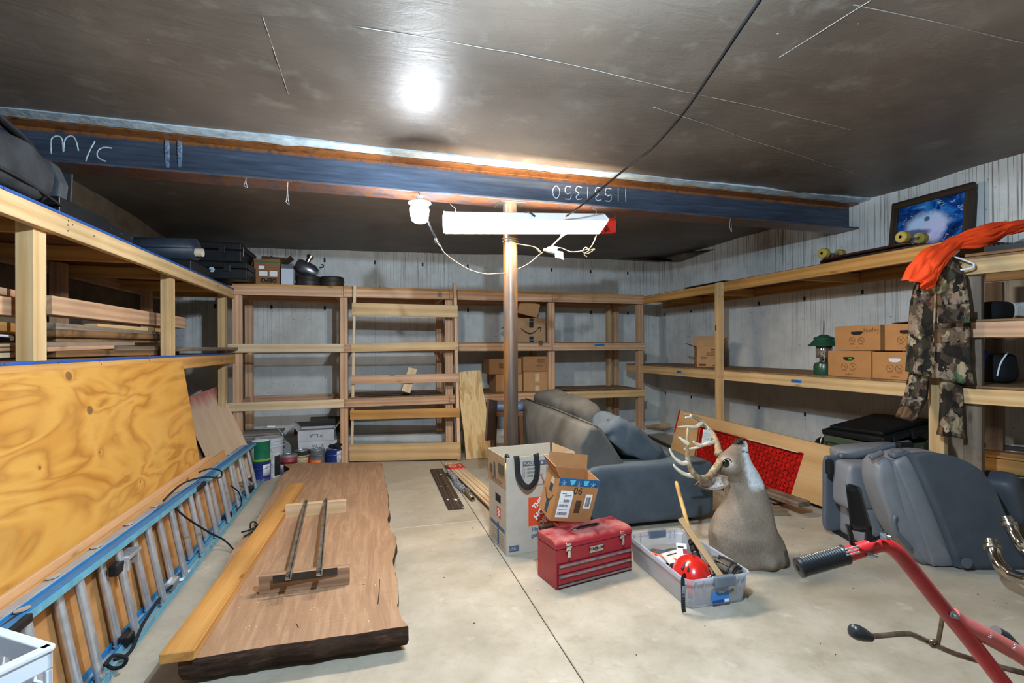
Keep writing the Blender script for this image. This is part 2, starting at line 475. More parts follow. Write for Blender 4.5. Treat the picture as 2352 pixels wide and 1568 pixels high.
# folded corner of the plastic sheet hanging at the back right
pf = [PX(1510, 597, XR-.02), PX(1640, 572, XR-.02), PY(1400, 592, YB-.03), PX(1556, 601, XR-.05)]
MB().add([pf[0], pf[1], pf[3], pf[2], pf[0]+V((-.12, -.2, .03)), pf[3]+V((-.06, -.06, -.012))], [(0, 1, 2), (0, 2, 3), (3, 2, 5, 4), (4, 5, 1)]).build('plastic_fold', CEILM, ce, smooth=180, solid=.003)
# footing along the back wall
struct(MB().prism([(YB-.16, 0), (YB, 0), (YB, .20), (YB-.05, .17), (YB-.14, .05)], XL, XR, T=Matrix(((0, 0, 1, 0), (1, 0, 0, 0), (0, 1, 0, 0), (0, 0, 0, 1)))).build('baseboard_back', concrete_wall('concrete_footing', .6), smooth=0))

# steel beam
def beam_mat():
    m = NT('rusty_steel'); co = m.coords(); sx = m.n('ShaderNodeSeparateXYZ'); m.l(co, sx.inputs[0]); z = sx.outputs[2]
    n1 = m.noise(co, 14, 6, .65); n2 = m.noise(co, 3, 5)
    st = m.n('ShaderNodeMapping'); st.inputs['Scale'].default_value = (2, 1, 30); m.l(co, st.inputs['Vector'])
    n3 = m.noise(st.outputs[0], 1.5, 5)
    col = m.ramp(n3, [(.3, '3d4654'), (.6, '525d6f'), (.8, '657285')])
    nz = m.math('ADD', z, m.math('MULTIPLY', n1, .05))
    rust = m.math('MAXIMUM', m.thr(nz, .098, .115), m.thr(nz, -.085, -.10))
    rc = m.ramp(n1, [(.3, '3b2213'), (.5, '8a5526'), (.7, '5e3517')])
    col = m.mix(rust, col, rc)
    col = m.mix(m.math('MULTIPLY', m.thr(n1, .62, .7), .25), col, lin('6b4526'))
    m.bump(n1, .15, .004)
    return m.set(col, m.math('ADD', m.math('MULTIPLY', n2, .25), .27), m.math('SUBTRACT', .55, m.math('MULTIPLY', rust, .5)), .5)
BZ0, BZ1, BY, FW, TF, TW = 2.352, 2.590, 3.478, .20, .016, .012
zc = (BZ0+BZ1)/2; hh = (BZ1-BZ0)/2
prof = [(-FW/2, -hh), (FW/2, -hh), (FW/2, -hh+TF), (TW/2, -hh+TF+.004), (TW/2, hh-TF-.004), (FW/2, hh-TF), (FW/2, hh), (-FW/2, hh), (-FW/2, hh-TF), (-TW/2, hh-TF-.004), (-TW/2, -hh+TF+.004), (-FW/2, -hh+TF)]
bxc = (XL+XR)/2
bm_ = MB().loft([[(-(XR-XL)/2+.003, y, z) for y, z in prof], [((XR-XL)/2-.003, y, z) for y, z in prof]])
beam = struct(bm_.build('beam', beam_mat(), None, Matrix.Translation((bxc, BY, zc)), smooth=0, bevel=.002, seg=1))
CHALK = plain('c9d2d6', .95, var=.3, vscale=60)
def stroke(pts, r, mat, parent, name, flat=.35, n=6, upv=None):
    return MB().tube(pts, r, n, flat=flat, upv=upv).build(name, mat, parent, Matrix(), True, smooth=180)
WEBY = BY - TW/2 - .001
c1 = lambda x, y: PY(x/3.92, 240+y/3.92, WEBY)
for s_ in ([(460, 445), (460, 320), (490, 288), (530, 285), (560, 320), (570, 430), (582, 325), (612, 288), (652, 285), (685, 330), (706, 418)],
           [(770, 515), (800, 430), (855, 328)], [(1005, 392), (940, 385), (892, 405), (873, 445), (892, 485), (952, 511)]):
    stroke(spline([c1(*q) for q in s_], 4), .004, CHALK, beam, 'chalk_mark', upv=(0, 1, 0))
DG = {'1': [[(.5, 0), (.5, 1)]], '5': [[(.85, 1), (.2, 1), (.15, .55), (.55, .62), (.85, .4), (.7, .05), (.1, .08)]],
      '3': [[(.1, .95), (.6, 1), (.8, .78), (.45, .55), (.85, .3), (.6, 0), (.1, .08)]], '0': [[(.5, 0), (.12, .3), (.15, .75), (.5, 1), (.85, .75), (.88, .3), (.5, 0)]]}
for ch, x in zip('11531350', (738, 688, 622, 556, 487, 427, 357, 280)):
    yb = 95 + (x-280)*.048 - 0
    for pl in DG[ch]:
        pts = [c for c in pl]
        q = [PY(1180+(x + (.5-a)*54)/2.868, 400+(yb-32+(bb)*86+10)/2.868, WEBY) for a, bb in pts]
        stroke(spline(q, 4) if ch != '1' else q, .0032, CHALK, beam, 'chalk_digit', upv=(0, 1, 0))
for x0, x1 in ((375, 388), (404, 418)):   # white drip stains
    stroke([PY(x0+6, 303, WEBY), PY(x0+8, 340, WEBY), PY(x0+9, 385, WEBY)], [.010, .016, .012], plain('6f7f95', .7, var=.5, vscale=70), beam, 'lime_streak', flat=.04, upv=(0, 1, 0))
# pipe column under the beam
def pipe_mat():
    m = NT('column_steel'); co = m.coords(); n1 = m.noise(co, 22, 6, .65); st = m.n('ShaderNodeMapping'); st.inputs['Scale'].default_value = (8, 8, .8); m.l(co, st.inputs['Vector'])
    n2 = m.noise(st.outputs[0], 2, 5)
    col = m.ramp(n2, [(.3, '4a423c'), (.5, '6b6058'), (.60, '9a6a38'), (.8, '7d5028')])
    col = m.mix(m.math('MULTIPLY', m.thr(n1, .55, .7), .4), col, lin('8b5b30'))
    m.bump(n1, .2, .003); return m.set(col, .38, .55, .5)
pc = PY(1172, 600, BY); PCX, PCY = pc.x, pc.y
col_ = struct(MB().cyl((0, 0, 0), (0, 0, BZ0-.012), .053, n=32).build('column', pipe_mat(), None, Matrix.Translation((PCX, PCY, 0))))
MB().cbox((0, 0, BZ0-.006), (.19, .18, .012)).build('cap_plate', STEEL, col_, smooth=0, bevel=.002)
MB().cbox((0, 0, .006), (.2, .2, .012)).build('base_plate', STEEL, col_, smooth=0, bevel=.002)
# ================================================================ LUMBER SHELVES
PLYDECK = wood('deck_plywood', 'a8845c', '7f5e3e', 40, knots=False)
BLUEEDGE = plain('1c4f9c', .6, var=.15)
# ---- left unit
LX = -1.335
sh = thing('storage_shelf', 'long lumber shelf along the left wall with blue edged decks', 'shelf', (LX, 3.9, 0))
Y0, Y1 = .9, 5.80
abox('rail', (LX-.038, Y0, 1.822), (LX, Y1, 1.912), PINE, sh)
abox('rail', (LX-.038, Y0, 1.145), (LX, Y1, 1.235), OAK, sh)
for z in (1.822, 1.145): abox('rail', (XL+.01, Y0, z), (XL+.048, 6.2, z+.09), FIR, sh)
for y in (1.1, 2.655, 4.19, 5.62):
    z1 = 1.822
    abox('post', (LX-.105, y-.045, 0), (LX-.04, y+.045, 1.86), PINE, sh)
    if y > 1.5: abox('post', (XL+.05, y-.045, 0), (XL+.12, y+.045, 1.9), FIR, sh)
for y in (1.8, 2.75, 3.55, 4.35, 5.2, 5.75):
    abox('joist', (XL+.05, y-.019, 1.825), (LX-.04, y+.019, 1.91), OAK, sh)
    abox('joist', (XL+.05, y-.019, 1.148), (LX-.04, y+.019, 1.233), FIR, sh)
for z in (1.912, 1.235):
    for ya, yb in ((Y0, 2.36), (2.364, 4.30), (4.304, Y1)):
        MB().box((XL+.01, ya, z), (LX-.006, yb, z+.014)).build('deck_panel', UNDER, sh, Matrix(), True, smooth=0)
        MB().box((LX-.006, ya, z+.001), (LX-.001, yb, z+.013)).build('blue_edge', BLUEEDGE, sh, Matrix(), True, smooth=0)
NAIL = plain('55473a', .6, var=0)
for u, v in ((157, 507), (156, 517), (167, 516), (156, 530), (216, 542), (228, 829), (232, 836), (135, 833)):
    p = PX(u, v, LX); MB().cyl(p-V((.002, 0, 0)), p+V((.0012, 0, 0)), .0045, n=8).build('nail', NAIL, sh, Matrix(), True)
for u, v, w in ((343, 820, .03),):
    p = PX(u, v, LX); scribble(.02, .05, 5, face(p, (0, 1, 0), (0, 0, 1), .001), plain('2c7a58', .8, var=0), sh, True, 'grade_stamp')
# ---- back unit
BF = 5.80
bx = [-1.36, -.25, .93, 2.23, 3.535]
sb = thing('storage_shelf', 'long reddish lumber shelf with four bays along the back wall', 'shelf', (1.0, 6.2, 0))
for i, x in enumerate(bx):
    xa = x-.085 if i == 4 else (x if i == 0 else x-.043)
    abox('post', (xa, BF, 0), (xa+.085, BF+.062, 1.86), FIR, sb)
    abox('post', (xa-.02, YB-.17, .21), (xa+.065, YB-.11, 1.93), FIR, sb)
abox('post', (-1.62, 6.25, .0), (-1.53, 6.32, 1.86), FIR, sb)
abox('post', (3.30, YB-.26, .21), (3.34, YB-.17, 1.9), PINE, sb)
for z, mats in ((1.862, (FIR, FIR, FIR, FIR)), (1.252, (PALE, FIR, FIR, FIR)), (.636, (PALE, FIR, FIR, PINE))):
    for k in range(4):
        xa, xb = bx[k], bx[k+1]
        if k == 0: xa = -1.40
        abox('rail', (xa+.002, BF-.038, z), (xb-.002 + (.012 if k == 3 else 0), BF-.001, z+.092), mats[k], sb)
        abox('rail', (xa+.01, YB-.10, z), (xb-.01, YB-.062, z+.09), FIR, sb)
        for x in (xa+.06, xb-.07):
            abox('joist', (x-.019, BF+.065, z+.002), (x+.019, YB-.11, z+.088), FIR, sb)
for k in range(4):
    xa, xb = bx[k], bx[k+1]
    abox('deck_panel', (xa+.003, BF-.02, 1.955), (xb-.003, YB-.06, 1.983), OAK, sb)
    if k in (1, 2, 3):
        abox('deck_panel', (xa+.05, BF-.03, .729), (xb-.05, YB-.11, .741), OSB if k == 1 else PLYDECK, sb)
    if k in (2, 3): abox('deck_panel', (xa+.05, BF-.03, 1.345), (xb-.05, YB-.11, 1.357), PLYDECK, sb)
def rail_stamp(u, v, body, size=.02):
    scribble(.055, .065, body, face(PY(u, v, BF-.038), (1, 0, 0), (0, 0, 1), .001), PRINT, sb, True, 'grade_stamp')
rail_stamp(1010, 675, 4); rail_stamp(1242, 788, 3, .018); rail_stamp(1243, 904, 4, .02)
for k, x in enumerate(bx):
    for z in (1.91, 1.30, .68):
        for dx in ((-.02, .02) if 0 < k < 4 else ((.04,) if k == 0 else (-.05, -.03))):
            for dz in (-.02, .022):
                MB().cyl((x+dx, BF-.037, z+dz), (x+dx, BF-.0395, z+dz), .004, n=8).build('nail', NAIL, sb, Matrix(), True)
def blue_tape(parent, o, right, w, scrib, h=.028):
    M = face(o, right, (0, 0, 1), .001)
    MB().box((-w/2, -h/2, 0), (w/2, h/2, .0008)).build('tape_label', BLUETAPE, parent, M, True, smooth=0)
    q = [(-.4, -.1), (-.34, .25), (-.3, -.2), (-.24, .2), (-.16, -.15), (-.1, .2), (-.03, -.2), (.04, .22), (.1, -.12), (.2, .15), (.27, -.2), (.38, .1)]
    MB().tube([(a*w*.9, b_*h, .0016) for a, b_ in q], .0013, 5).build('handwriting', PRINT, parent, M, True, smooth=180)
blue_tape(sb, PY(1377, 792, BF-.038), (1, 0, 0), .14, 0)
# ---- right unit: long part
RX = 3.50
sr = thing('storage_shelf', 'long two tier lumber shelf along the right wall', 'shelf', (RX, 4.4, 0))
RY0, RY1 = 2.16, 5.755
abox('rail', (RX, RY0, 1.86), (RX+.038, 4.262, 1.952), OAK, sr)
abox('rail', (RX, 4.266, 1.86), (RX+.038, RY1, 1.952), OAK, sr)
abox('rail', (RX, RY0, .952), (RX+.038, 4.25, 1.044), PINE, sr)
abox('rail', (RX, 4.278, .952), (RX+.038, 6.2, 1.044), PINE, sr)
for z in (1.86, .952): abox('rail', (XR-.045, RY0, z), (XR-.007, 6.4, z+.092), OAK, sr)
pt = PX(1656, 800, RX)
for y in (pt.y, 2.235):
    abox('post', (RX-.040, y-.045, 0), (RX-.002, y+.045, 1.952 if y > 3 else 1.86), PINE, sr)
for y in (3.35, 4.6, 5.5):
    abox('joist', (RX+.04, y-.019, 1.862), (XR-.05, y+.019, 1.945), OAK, sr)
    abox('joist', (RX+.04, y-.019, .955), (XR-.05, y+.019, 1.04), PINE, sr)
for ya, yb in ((RY0+.0, 4.26), (4.264, 6.2)):
    MB().box((RX+.04, ya, 1.952), (XR-.01, yb, 1.964)).build('deck_panel', UNDER, sr, Matrix(), True, smooth=0)
    MB().box((RX+.001, ya, 1.046), (XR-.01, yb, 1.058)).build('deck_panel', OSB, sr, Matrix(), True, smooth=0)
p = PX(1644, 753, RX-.04)
MB().box((p.x-.002, p.y-.006, p.z-.028), (p.x+.001, p.y+.006, p.z+.028)).build('black_mark', PRINT, sr, Matrix(), True, smooth=0)
blue_tape(sr, PX(1560, 854, RX), (0, -1, 0), .085, 0)
blue_tape(sr, PX(1829, 875, RX), (0, -1, 0), .105, 0)
for v0 in (665, 680, 860, 866):
    for u in (1651, 1659):
        p = PX(u, v0, RX-.04); MB().cyl(p+V((.002, 0, 0)), p-V((.001, 0, 0)), .004, n=8).build('nail', NAIL, sr, Matrix(), True)
# ---- right unit: near part, set at an angle, four tiers
A = PX(2207, 740, RX); A.z = 0
DR = V((.302, -.953, 0)); NRM = V((-.953, -.302, 0))     # along it, out of it
sn = thing('storage_shelf', 'closely tiered lumber shelf at the right edge of the room', 'shelf', A)
def seg_board(name, s0, s1, off, z0, z1, t, mat):
    p0, p1 = A + DR*s0 + NRM*off, A + DR*s1 + NRM*off
    return board(name, p0+V((0, 0, (z0+z1)/2)), p1+V((0, 0, (z0+z1)/2)), t, z1-z0, mat, sn)
for z, mt in ((1.725, PINE), (1.345, FIR), (.945, PINE)):
    seg_board('rail', -.02, 1.25, 0, z, z+.092, .038, mt)
    seg_board('rail', 0, 1.25, -.55, z, z+.092, .038, mt)
    seg_board('deck_panel', .0, 1.25, -.28, z+.094, z+.108, .56, PLYDECK)
def seg_post(s, off, w, mat, z1=1.72, z0=0):
    p = A + DR*s + NRM*off
    return board('post', p+V((0, 0, z0)), p+V((0, 0, z1)), w, .06, mat, sn, up=NRM)
seg_post(.045, -.055, .085, GREY); seg_post(.36, -.30, .085, GREY); seg_post(.03, -.60, .085, GREY); seg_post(1.15, -.055, .085, GREY)

# ================================================================ LEANING RACK
rack = thing('leaning_rack', 'homemade open rack of six boards leaning on the back shelf', 'rack', (.42, 5.66, 0))
bl, br = G(808, 1059), G(1053, 1056)
tl_, tr_ = PY(815, 655, 5.715), PY(1044, 650, 5.715)
for p0, p1, w in ((bl, tl_, .030), (br, tr_, .036)):
    ax = (p1-p0).normalized()
    board('stile', p0+V((0, 0, .006)), p1, w, .075, PALE if w < .033 else FIR, rack, up=ax.cross(V((1, 0, 0))))
def on(p0, p1, v):
    k = lambda t: (lambda P: CY + FPX*((CAMH-P.z)/(P.x*_s+P.y*_c)))(p0.lerp(p1, t))
    a, b_ = 0, 1
    for _ in range(40):
        m_ = (a+b_)/2
        if k(m_) > v: a = m_
        else: b_ = m_
    return p0.lerp(p1, a)
for vl, vr, h, mt in ((709, 715, .140, PINE), (797, 793, .092, PINE), (870, 866, .098, FIR), (950, 945, .105, OAK), (1036, 1032, .190, PINE)):
    pl, pr = on(bl, tl_, vl), on(br, tr_, vr)
    off = V((0, -.049, 0))
    board('rung_board', pl+off-V((.025, 0, 0)), pr+off+V((.02, 0, 0)), h, .018, mt, rack, up=(0, -1, 0))
    for q, sg in ((pl, 1), (pr, -1)):
        for dz in (-.02, .02):
            MB().cyl(q+off+V((0, -.008, dz)), q+off+V((0, -.0105, dz)), .004, n=8).build('nail', NAIL, rack, Matrix(), True)
p0, p1 = PY(948, 845, 5.73), PY(932, 900, 5.73)
tag(board('wood_offcut', p0, p1, .10, .030, PALE, None, up=(0, -1, 0)), 'short pale lumber offcut stuck behind a rack board', 'wood offcut')

# ================================================================ LUMBER STACK ON THE LEFT SHELF
GRP = 'lumber pieces piled on the lower left deck'
def lum(u0, v0, u1, v1, hpx, mat, label, X=LX-.20, w=.14, name='plank'):
    p0, p1 = PX(u0, v0, X), PX(u1, v1, X)
    d1 = p1.x*_s + p1.y*_c
    h = hpx*d1/FPX
    o = board(name, p0-V((w/2, 0, 0)), p1-V((w/2, 0, 0)), w, h, mat)
    return tag(o, label, 'lumber', GRP)
lum(-60, 694, 94, 711, 38, FIR, 'thick reddish timber at the near end of the left pile', LX-.13, .10, 'timber')
lum(-60, 655, 96, 686, 15, FIR, 'scuffed board lying on top of the near reddish timber', LX-.16, .12)
lum(120, 700, 427, 742, 25, FIR, 'long clean reddish timber topping the left lumber pile', LX-.19, .12, 'timber')
lum(-60, 742, 96, 759, 19, OAK, 'mustard stained board below the near reddish timber', LX-.16)
lum(225, 748, 377, 759, 8, PINE, 'tan plank directly below the long clean timber', LX-.20)
lum(130, 748, 367, 767, 10, GREY, 'pale grey plank with a tapered dark end in the pile', LX-.17)
lum(130, 764, 373, 774, 12, BURNT, 'dark ended plank with a brown right half in the pile', LX-.16)
lum(130, 778, 391, 783, 9, BURNT, 'rough bark edged plank in the middle of the pile', LX-.18)
lum(55, 792, 310, 789, 8, GREY, 'greyish pink plank with a rounded end in the pile', LX-.15)
lum(240, 790, 390, 791, 6, PINE, 'thin amber plank behind the rounded grey one', LX-.26, .08)
lum(110, 802, 263, 797, 8, FIR, 'short reddish plank near the bottom of the pile', LX-.145)
lum(264, 800, 417, 800, 8, GREY, 'grey brown plank touching the second post of the left shelf', LX-.145)
lum(130, 812, 412, 809, 10, BURNT, 'bark streaked bottom plank of the left pile', LX-.15)
lum(-70, 794, 52, 792, 7, PALE, 'upper pale stub of three at the near left', LX-.14)
lum(-70, 804, 70, 801, 8, FIR, 'middle pinkish stub of three at the near left', LX-.14)
lum(-70, 819, 62, 814, 11, PALE, 'lowest pale stub of three at the near left', LX-.14)
o = board('plank', PX(405, 806, LX-.07)+V((0, 0, .014)), PX(556, 803, LX-.07)+V((.08, 0, .014)), .10, .03, GREY)
tag(o, 'weathered grey plank reaching across to the back shelf', 'lumber')
# white wire rack bit in the pile
pw = PX(8, 777, LX-.16)
tag(MB().tube(spline([pw+V((0, -.3, .01)), pw+V((0, -.05, .012)), pw+V((.01, .03, .008)), pw+V((0, .05, -.004))]), .006).build('white_hook', WHITE, smooth=180), 'white metal hook end sticking out of the left pile', 'hook')

# ================================================================ PLYWOOD SHEET, BOARDS, LADDER
def ply_mat():
    m = NT('golden_plywood'); co = m.coords(); 
    st = m.n('ShaderNodeMapping'); st.inputs['Scale'].default_value = (.75, 1, 2.6); m.l(co, st.inputs['Vector'])
    big = m.noise(st.outputs[0], 1.35, 3, .5, .8)
    knots = [(-.24, .575), (-.12, .40), (-.10, .19), (.25, -.05), (-.55, .22)]
    h = m.math('MULTIPLY', big, 1.0); dark = None
    for kx, kz in knots:
        ds = m.n('ShaderNodeVectorMath', operation='DISTANCE'); mp = m.n('ShaderNodeMapping'); mp.inputs['Scale'].default_value = (1, 0, 1.25)
        m.l(co, mp.inputs['Vector']); m.l(mp.outputs[0], ds.inputs[0]); ds.inputs[1].default_value = (kx, 0, kz*1.25)
        e = m.math('DIVIDE', .010, m.math('ADD', ds.outputs['Value'], .035)); h = m.math('ADD', h, e)
        k = m.thr(ds.outputs['Value'], .030 if kz > .3 else .012, .022 if kz > .3 else .004)
        dark = k if dark is None else m.math('MAXIMUM', dark, k)
    ring = m.math('PINGPONG', m.math('MULTIPLY', h, 14.0), 1.0)
    f2 = m.n('ShaderNodeMapping'); f2.inputs['Scale'].default_value = (5, 5, 120); m.l(co, f2.inputs['Vector'])
    col = m.ramp(ring, [(0, 'a56c28'), (.3, 'c18536'), (.8, 'd09a46')])
    col = m.mix(m.math('MULTIPLY', m.thr(m.noise(co, 3, 5), .4, .7), .5), col, lin('d9ab5c'))
    col = m.mix(m.math('MULTIPLY', m.noise(f2.outputs[0], 1, 3), .3), col, lin('a66f2a'))
    col = m.mix(m.math('MULTIPLY', dark, .85), col, lin('6d4a2c'))
    m.bump(ring, .05, .002)
    return m.set(col, .5, 0, .35)
PLY = ply_mat()
ptop, pbot = PX(413, 829, LX+.012), V((LX+.19, 4.20, .006))
ax = V((0, -1, 0)); upv = (V((ptop.x, 0, ptop.z)) - V((pbot.x, 0, pbot.z))).normalized(); nv = ax.cross(upv)
H_, L_ = (ptop-pbot).length, 2.44
ctr = V(((ptop.x+pbot.x)/2, 4.19-L_/2, (ptop.z+pbot.z)/2))
Mp = Matrix(((0, -upv.z, upv.x, ctr.x), (1, 0, 0, ctr.y), (0, upv.x, upv.z, ctr.z), (0, 0, 0, 1)))
Mp = Matrix(((ax.x, nv.x, upv.x, ctr.x), (ax.y, nv.y, upv.y, ctr.y), (ax.z, nv.z, upv.z, ctr.z), (0, 0, 0, 1)))
Mp = Mp @ Matrix.Rotation(math.pi, 4, 'Z')
pl_ = MB().cbox((0, 0, 0), (L_, .018, H_)).build('plywood_sheet', PLY, None, Mp, smooth=0, bevel=.002, seg=1)
tag(pl_, 'large golden plywood sheet with knots leaning on the left shelf', 'plywood')
# boards standing in front of it
def lean_board(y0, y1, xb, xt, z1, t, mat, name, label, zb=.004):
    u_ = V((xt-xb, 0, z1-zb)); c = V(((xb+xt)/2, (y0+y1)/2, (zb+z1)/2))
    o = board(name, c-V((0, (y1-y0)/2, 0)), c+V((0, (y1-y0)/2, 0)), u_.length, t, mat, None, up=u_.cross(V((0, 1, 0))))
    return tag(o, label, 'board')
SHEET = wood('tan_panel', 'd8a97a', 'bf8a58', 30)
SHEET2 = wood('orange_panel', 'd6a066', 'c18a50', 30)
lean_board(1.70, 4.33, -1.108, -1.178, .475, .02, SHEET, 'panel_board', 'long tan panel board on edge between plywood and ladder')
lean_board(1.92, 4.62, -1.082, -1.152, .45, .018, SHEET2, 'panel_board', 'orange panel board directly behind the ladder rungs')
# ladder lying on one rail
BLUEF = plain('1f6fa6', .42, var=.1, vscale=25, bump=.1, bscale=60); TEAL = plain('5c94a6', .5, var=.14, vscale=25, bump=.1, bscale=60); GREYF = plain('a9adb2', .45, .3, var=.1)
lad = thing('extension_ladder', 'blue extension ladder with aluminium rungs lying on one rail', 'ladder', (-.99, 3.3, 0))
def lad_pt(y, top, dx=0.0):
    """point on the outer web of the lower or upper rail"""
    k = (y-1.3)/4.0
    if top: return V((-1.040+.0*k+dx, y, .478-.088*k))
    return V((-.962+dx, y, .008))
def rail(name, ya, yb, top, dx, web, fl_, dep=.050, w=.03, t=.004):
    p0, p1 = lad_pt(ya, top, dx), lad_pt(yb, top, dx)
    a_ = (p1-p0).normalized(); inn = (lad_pt(3, False, dx)-lad_pt(3, True, dx)).normalized()
    inn = inn if top else -inn
    inn = (inn - a_*inn.dot(a_)).normalized(); dp = V((-1, 0, 0)); dp = (dp - a_*dp.dot(a_) - inn*dp.dot(inn)).normalized()
    Mx = Matrix(((a_.x, dp.x, inn.x, p0.x), (a_.y, dp.y, inn.y, p0.y), (a_.z, dp.z, inn.z, p0.z), (0, 0, 0, 1))); L = (p1-p0).length
    r = MB().box((0, 0, 0), (L, dep, t)).build(name, web, lad, Mx, True, smooth=0, bevel=.001, seg=1)
    for q in (0, dep-t): MB().box((0, q, t), (L, q+t, w)).build('rail_flange', fl_, r, smooth=0, bevel=.001, seg=1)
    return r, Mx
rail('side_rail', 1.70, 5.50, True, 0, BLUEF, TEAL); rail('side_rail', 1.70, 5.44, False, 0, GREYF, TEAL)
rail('side_rail', 1.70, 5.15, True, -.052, GREYF, BLUEF); rail('side_rail', 1.70, 5.15, False, -.052, GREYF, BLUEF)
rung_me = None
for sec, (y0, dx, yend) in enumerate(((1.96, -.025, 5.35), (1.92, -.077, 5.1))):
    y = y0
    while y < yend:
        p0, p1 = lad_pt(y, False, dx)+V((0, 0, .005)), lad_pt(y, True, dx)-V((0, 0, .005))
        L = (p1-p0).length; M_ = frame(p0, p1-p0, None, (0, 1, 0))
        if rung_me is not None: M_ = M_ @ Matrix.Diagonal((L/L00, 1, 1, 1))
        if rung_me is None:
            L00 = L
            rb = MB().cyl((0, 0, 0), (L, 0, 0), .0165, n=14)
            for q in (.004, L-.006): rb.cyl((q-.003, 0, 0), (q+.004, 0, 0), .0205, n=18)
            r0 = rb.build('rung', ALU, lad, M_, True); rung_me = r0.data
            pb = MB().cyl((L+.004, 0, 0), (L+.0075, 0, 0), .021, n=18).build('rung_end', ALU, lad, M_, True); end_me = pb.data
        else:
            link('rung', rung_me, lad, M_, True)
            if sec == 1: link('rung_end', end_me, lad, M_, True)
        y += .305
for y, dx in ((1.86, -.03), (3.62, -.03)):
    p = lad_pt(y, True, dx)
    MB().cbox((0, 0, 0), (.05, .16, .03)).build('rail_guide', BLACK, lad, Matrix.Translation(p+V((.02, 0, -.02))), True, smooth=0, bevel=.006)
for y in (2.55, 3.05, 4.15, 4.9):
    p = lad_pt(y, False, -.05)
    MB().cbox((0, 0, 0), (.045, .10, .04)).build('rail_guide', BLACK if y != 3.05 else ALU, lad, Matrix.Translation(p+V((.0, 0, .03))), True, smooth=0, bevel=.008)
# rung lock
p = lad_pt(2.35, True, -.03)
MB().cbox((0, 0, 0), (.06, .12, .018)).cbox((-.0, .05, -.03), (.05, .02, .06)).cbox((0, -.05, -.03), (.05, .02, .06)).build('rung_lock', ALU, lad, Matrix.Translation(p+V((.02, .3, -.09))), True, smooth=0, bevel=.004)
MB().cbox((0, 0, 0), (.035, .07, .05)).build('lock_pawl', BLACK, lad, Matrix.Translation(p+V((.02, .19, -.11))), True, smooth=0, bevel=.008)
for y in (3.20, 2.08):
    p = lad_pt(y, False)+V((-.03, 0, .02))
    MB().box((-.022, -.07, 0), (.022, .07, .001)).build('white_sticker', WHITE, lad, Matrix.Translation(p-V((0, 0, .015))), True, smooth=0)
ROPE = plain('17181a', .9, var=.4, vscale=80, bump=.6, bscale=160)
def rope(pts, r=.006, name='rope'): return MB().tube(spline(pts, 8), r, 8).build(name, ROPE, lad, Matrix(), True, smooth=180)
rope([PX(375, 1150, -1.04), PX(420, 1110, -1.03), PX(470, 1095, -1.01), PX(505, 1097, -1.0), PX(508, 1082, -1.0), PX(485, 1076, -1.02), PX(462, 1082, -1.05), PX(458, 1085, -1.06)], .005)
rope([PX(405, 1168, -1.03), PX(430, 1190, -.98), PX(480, 1222, -.955), G(515, 1240, .06), G(537, 1262, .02)], .0055)
rope([G(262, 1515, .06), G(300, 1495, .05), G(330, 1430, .05), G(370, 1370, .05), G(395, 1345, .05)], .007)
rope([G(240, 1528, .10), G(262, 1505, .11), G(290, 1512, .08), G(280, 1530, .05), G(258, 1534, .05), G(243, 1524, .08)], .007)
rope([PX(530, 1115, -1.0), PX(548, 1130, -.98), PX(555, 1155, -.97), PX(545, 1170, -.97)], .005)
# ================================================================ WALNUT SLAB ON THE FLOOR
def slab_mat():
    m = NT('walnut_slab'); co = m.coords(); sx = m.n('ShaderNodeSeparateXYZ'); m.l(co, sx.inputs[0])
    st = m.n('ShaderNodeMapping'); st.inputs['Scale'].default_value = (5, .55, 1); m.l(co, st.inputs['Vector'])
    g = m.noise(st.outputs[0], 2.2, 5, .6, .6)
    st2 = m.n('ShaderNodeMapping'); st2.inputs['Scale'].default_value = (60, 2.5, 20); m.l(co, st2.inputs['Vector'])
    f = m.noise(st2.outputs[0], 1, 4)
    st3 = m.n('ShaderNodeMapping'); st3.inputs['Scale'].default_value = (3, 120, 1); m.l(co, st3.inputs['Vector'])
    saw = m.noise(st3.outputs[0], 1, 2)
    h = m.math('ADD', m.math('MULTIPLY', m.math('PINGPONG', m.math('MULTIPLY', g, 9), 1), .35), m.math('MULTIPLY', f, .6))
    col = m.ramp(h, [(.2, '8f6e54'), (.55, 'a17f62'), (.85, 'b39475')])
    col = m.mix(m.math('MULTIPLY', m.thr(saw, .55, .75), .22), col, lin('6e4e37'))
    geo = m.n('ShaderNodeNewGeometry'); nz = m.n('ShaderNodeSeparateXYZ'); m.l(geo.outputs['Normal'], nz.inputs[0])
    ed = m.noise(co, 25, 6, .7); m.bump(m.math('ADD', h, m.math('MULTIPLY', ed, .6)), .25, .006)
    return m.set(col, .7, 0, .25)
def bark_mat():
    m = NT('walnut_edge'); co = m.coords(); st = m.n('ShaderNodeMapping'); st.inputs['Scale'].default_value = (9, 9, 45); m.l(co, st.inputs['Vector'])
    f = m.noise(st.outputs[0], 1, 6, .7); b_ = m.noise(co, 5, 4)
    col = m.ramp(f, [(.3, '1d1511'), (.55, '3f2d22'), (.75, '6a4f3c')]); col = m.mix(m.math('MULTIPLY', m.thr(b_, .5, .65), .35), col, lin('5d4a3c'))
    m.bump(f, .7, .01); return m.set(col, .85, 0, .2)
ST = .112
outl = [(652, 1066), (700, 1063), (760, 1062), (820, 1062), (877, 1062), (884, 1100), (892, 1143), (894, 1180), (890, 1192), (897, 1215), (909, 1232), (911, 1250), (902, 1290), (908, 1320), (914, 1342), (912, 1390), (920, 1412), (937, 1437),
        (860, 1449), (780, 1460), (700, 1472), (600, 1487), (500, 1503), (411, 1516), (416, 1495), (440, 1440), (478, 1370), (515, 1300), (540, 1255), (575, 1215), (598, 1180), (622, 1140), (640, 1105), (652, 1085), (666, 1077)]
